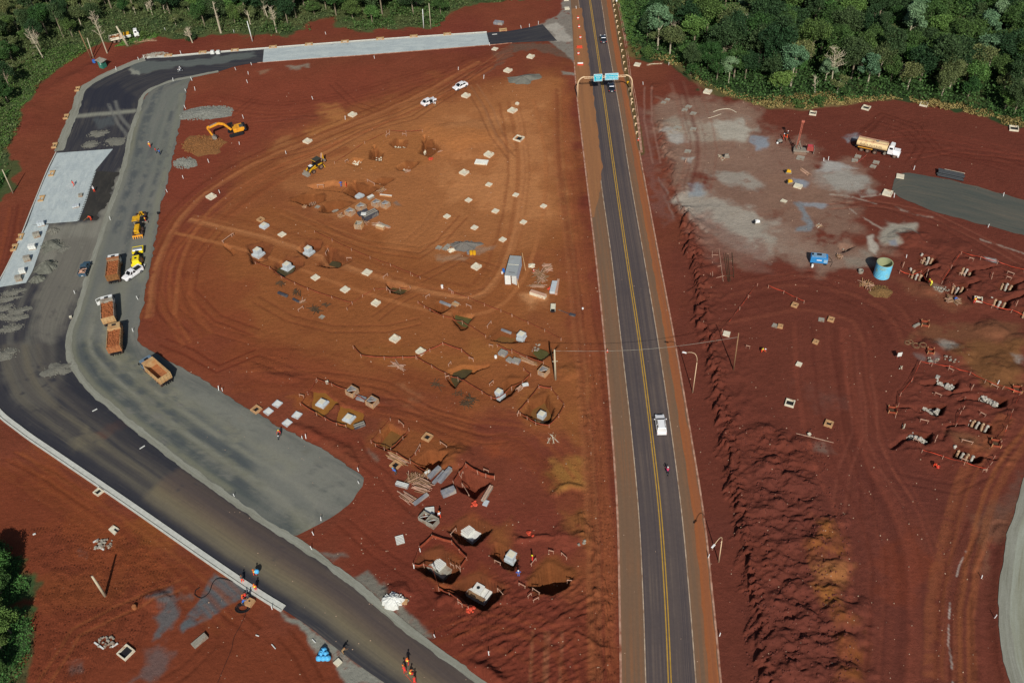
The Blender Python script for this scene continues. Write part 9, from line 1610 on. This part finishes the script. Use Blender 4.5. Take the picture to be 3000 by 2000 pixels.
def scatter(polys, n, hmax, smin, smax, name, m, lab, patch=None, zpow=1.0):
 out=[]
 for poly in polys:
  poly=[p[:2]for p in poly];xs=[p[0]for p in poly];ys=[p[1]for p in poly];x=nr.uniform(max(-190, min(xs)), min(190, max(xs)), n*3);y=nr.uniform(min(ys), min(345, max(ys)), n*3);jx=fbm(x/3, y/3, 3, 91)*5;k=inside(x+jx, y+jx*.6, poly);x, y=x[k][:n], y[k][:n]
  hh=np.clip(fbm(x/2.2, y/2.2, 3, 92)*2.2+.45, .05, 1);
  if patch is not None:k=fbm(x/6, y/6, 3, 93)>patch;x, y, hh=x[k], y[k], hh[k]
  out.append(np.stack([x, y, hmax*hh*nr.rand(len(x))**zpow+.03], -1))
 P=np.concatenate(out);o=quads(P, nr.uniform(smin, smax, len(P)), name, m, None, .3);o['kind']='stuff';o['label']=lab;return o
scatter([GREEN['right']], 130000, 5.0, .35, .75, 'undergrowth', LM_M, 'dense shrubs and creepers under the right forest');scatter([GREEN['left']], 110000, 3.0, .28, .65, 'undergrowth', LM_O, 'scrub and weeds of the left woodland floor');scatter([GREEN['left'], P2([(700, 100), (1290, 80), (1320, 0), (1300, -80), (700, -80)])], 50000, 3.2, .3, .65, 'undergrowth', LM_M, 'green bushes of the left woodland floor', .02)
scatter([GREEN['corner'], GREEN['nook']], 16000, 1.7, .16, .4, 'undergrowth', LM_L, 'bright shrubs in the lower left corner');scatter([P2([(0, 230), (120, 150), (230, 130), (300, 120), (260, 150), (190, 190), (110, 250), (40, 400), (-40, 520), (-60, 300)]), P2([(400, 105), (480, 95), (440, 120), (380, 130), (330, 140)])], 14000, .5, .2, .4, 'grass', LM_G, 'green grass bank on the left')
scatter([GL('20', [(980, -60), (1110, -60), (1160, 200), (1160, 400), (1110, 440), (1060, 350)])], 5000, .25, .15, .35, 'grass', LM_G, 'mown grass verge right of the highway')
scatter([GL('30', [(-60, 900), (200, 880), (560, 870), (900, 880), (1150, 880), (1250, 915), (900, 935), (620, 975), (300, 1010), (0, 985)]), GL('20', [(1440, 500), (1580, 600), (1850, 800), (2200, 880), (2352, 900), (2352, 985), (2100, 905), (1840, 845), (1560, 620), (1280, 560), (1250, 520)]), GL('30', [(1300, 890), (1700, 960), (2352, 1120), (2352, 1180), (1900, 1060), (1300, 925)])], 5500, 1.2, .2, .45, 'dry_grass', LM_Y, 'dry yellow grass fringe below the right forest')
for q, r_, l in[(('30', 280, 985), 1.6, 'left green bush in front of the dry grass'), (('30', 450, 975), 2.0, 'right green bush in front of the dry grass'), (('00', 1760, 370), 2.2, 'dark lone bush on the red bank'), (('00', 1330, 345), 1.6, 'low green bush below the old truck cab'), (('20', 1250, 530), 2.4, 'dense green bush at the forest corner'), (('20', 1640, 690), 2.6, 'grey green bush on the red corner')]:
 p=on(*q);t=thing('bush', l, 'bush', p);P, cs=crown_pts(1500, r_, r_*1.3, -.2, 8);P[:, 2]=np.abs(P[:, 2]);quads(P, nr.uniform(.18, .36, len(P)), 'foliage', LM_M if 'green' in l else LM_D, t, .2);mb=MB();mb.tube([(0, 0, -.2), (.1, 0, r_*.8)], [.12, .05], 6);mb.build('stem', BARK, t)
finish_labels()
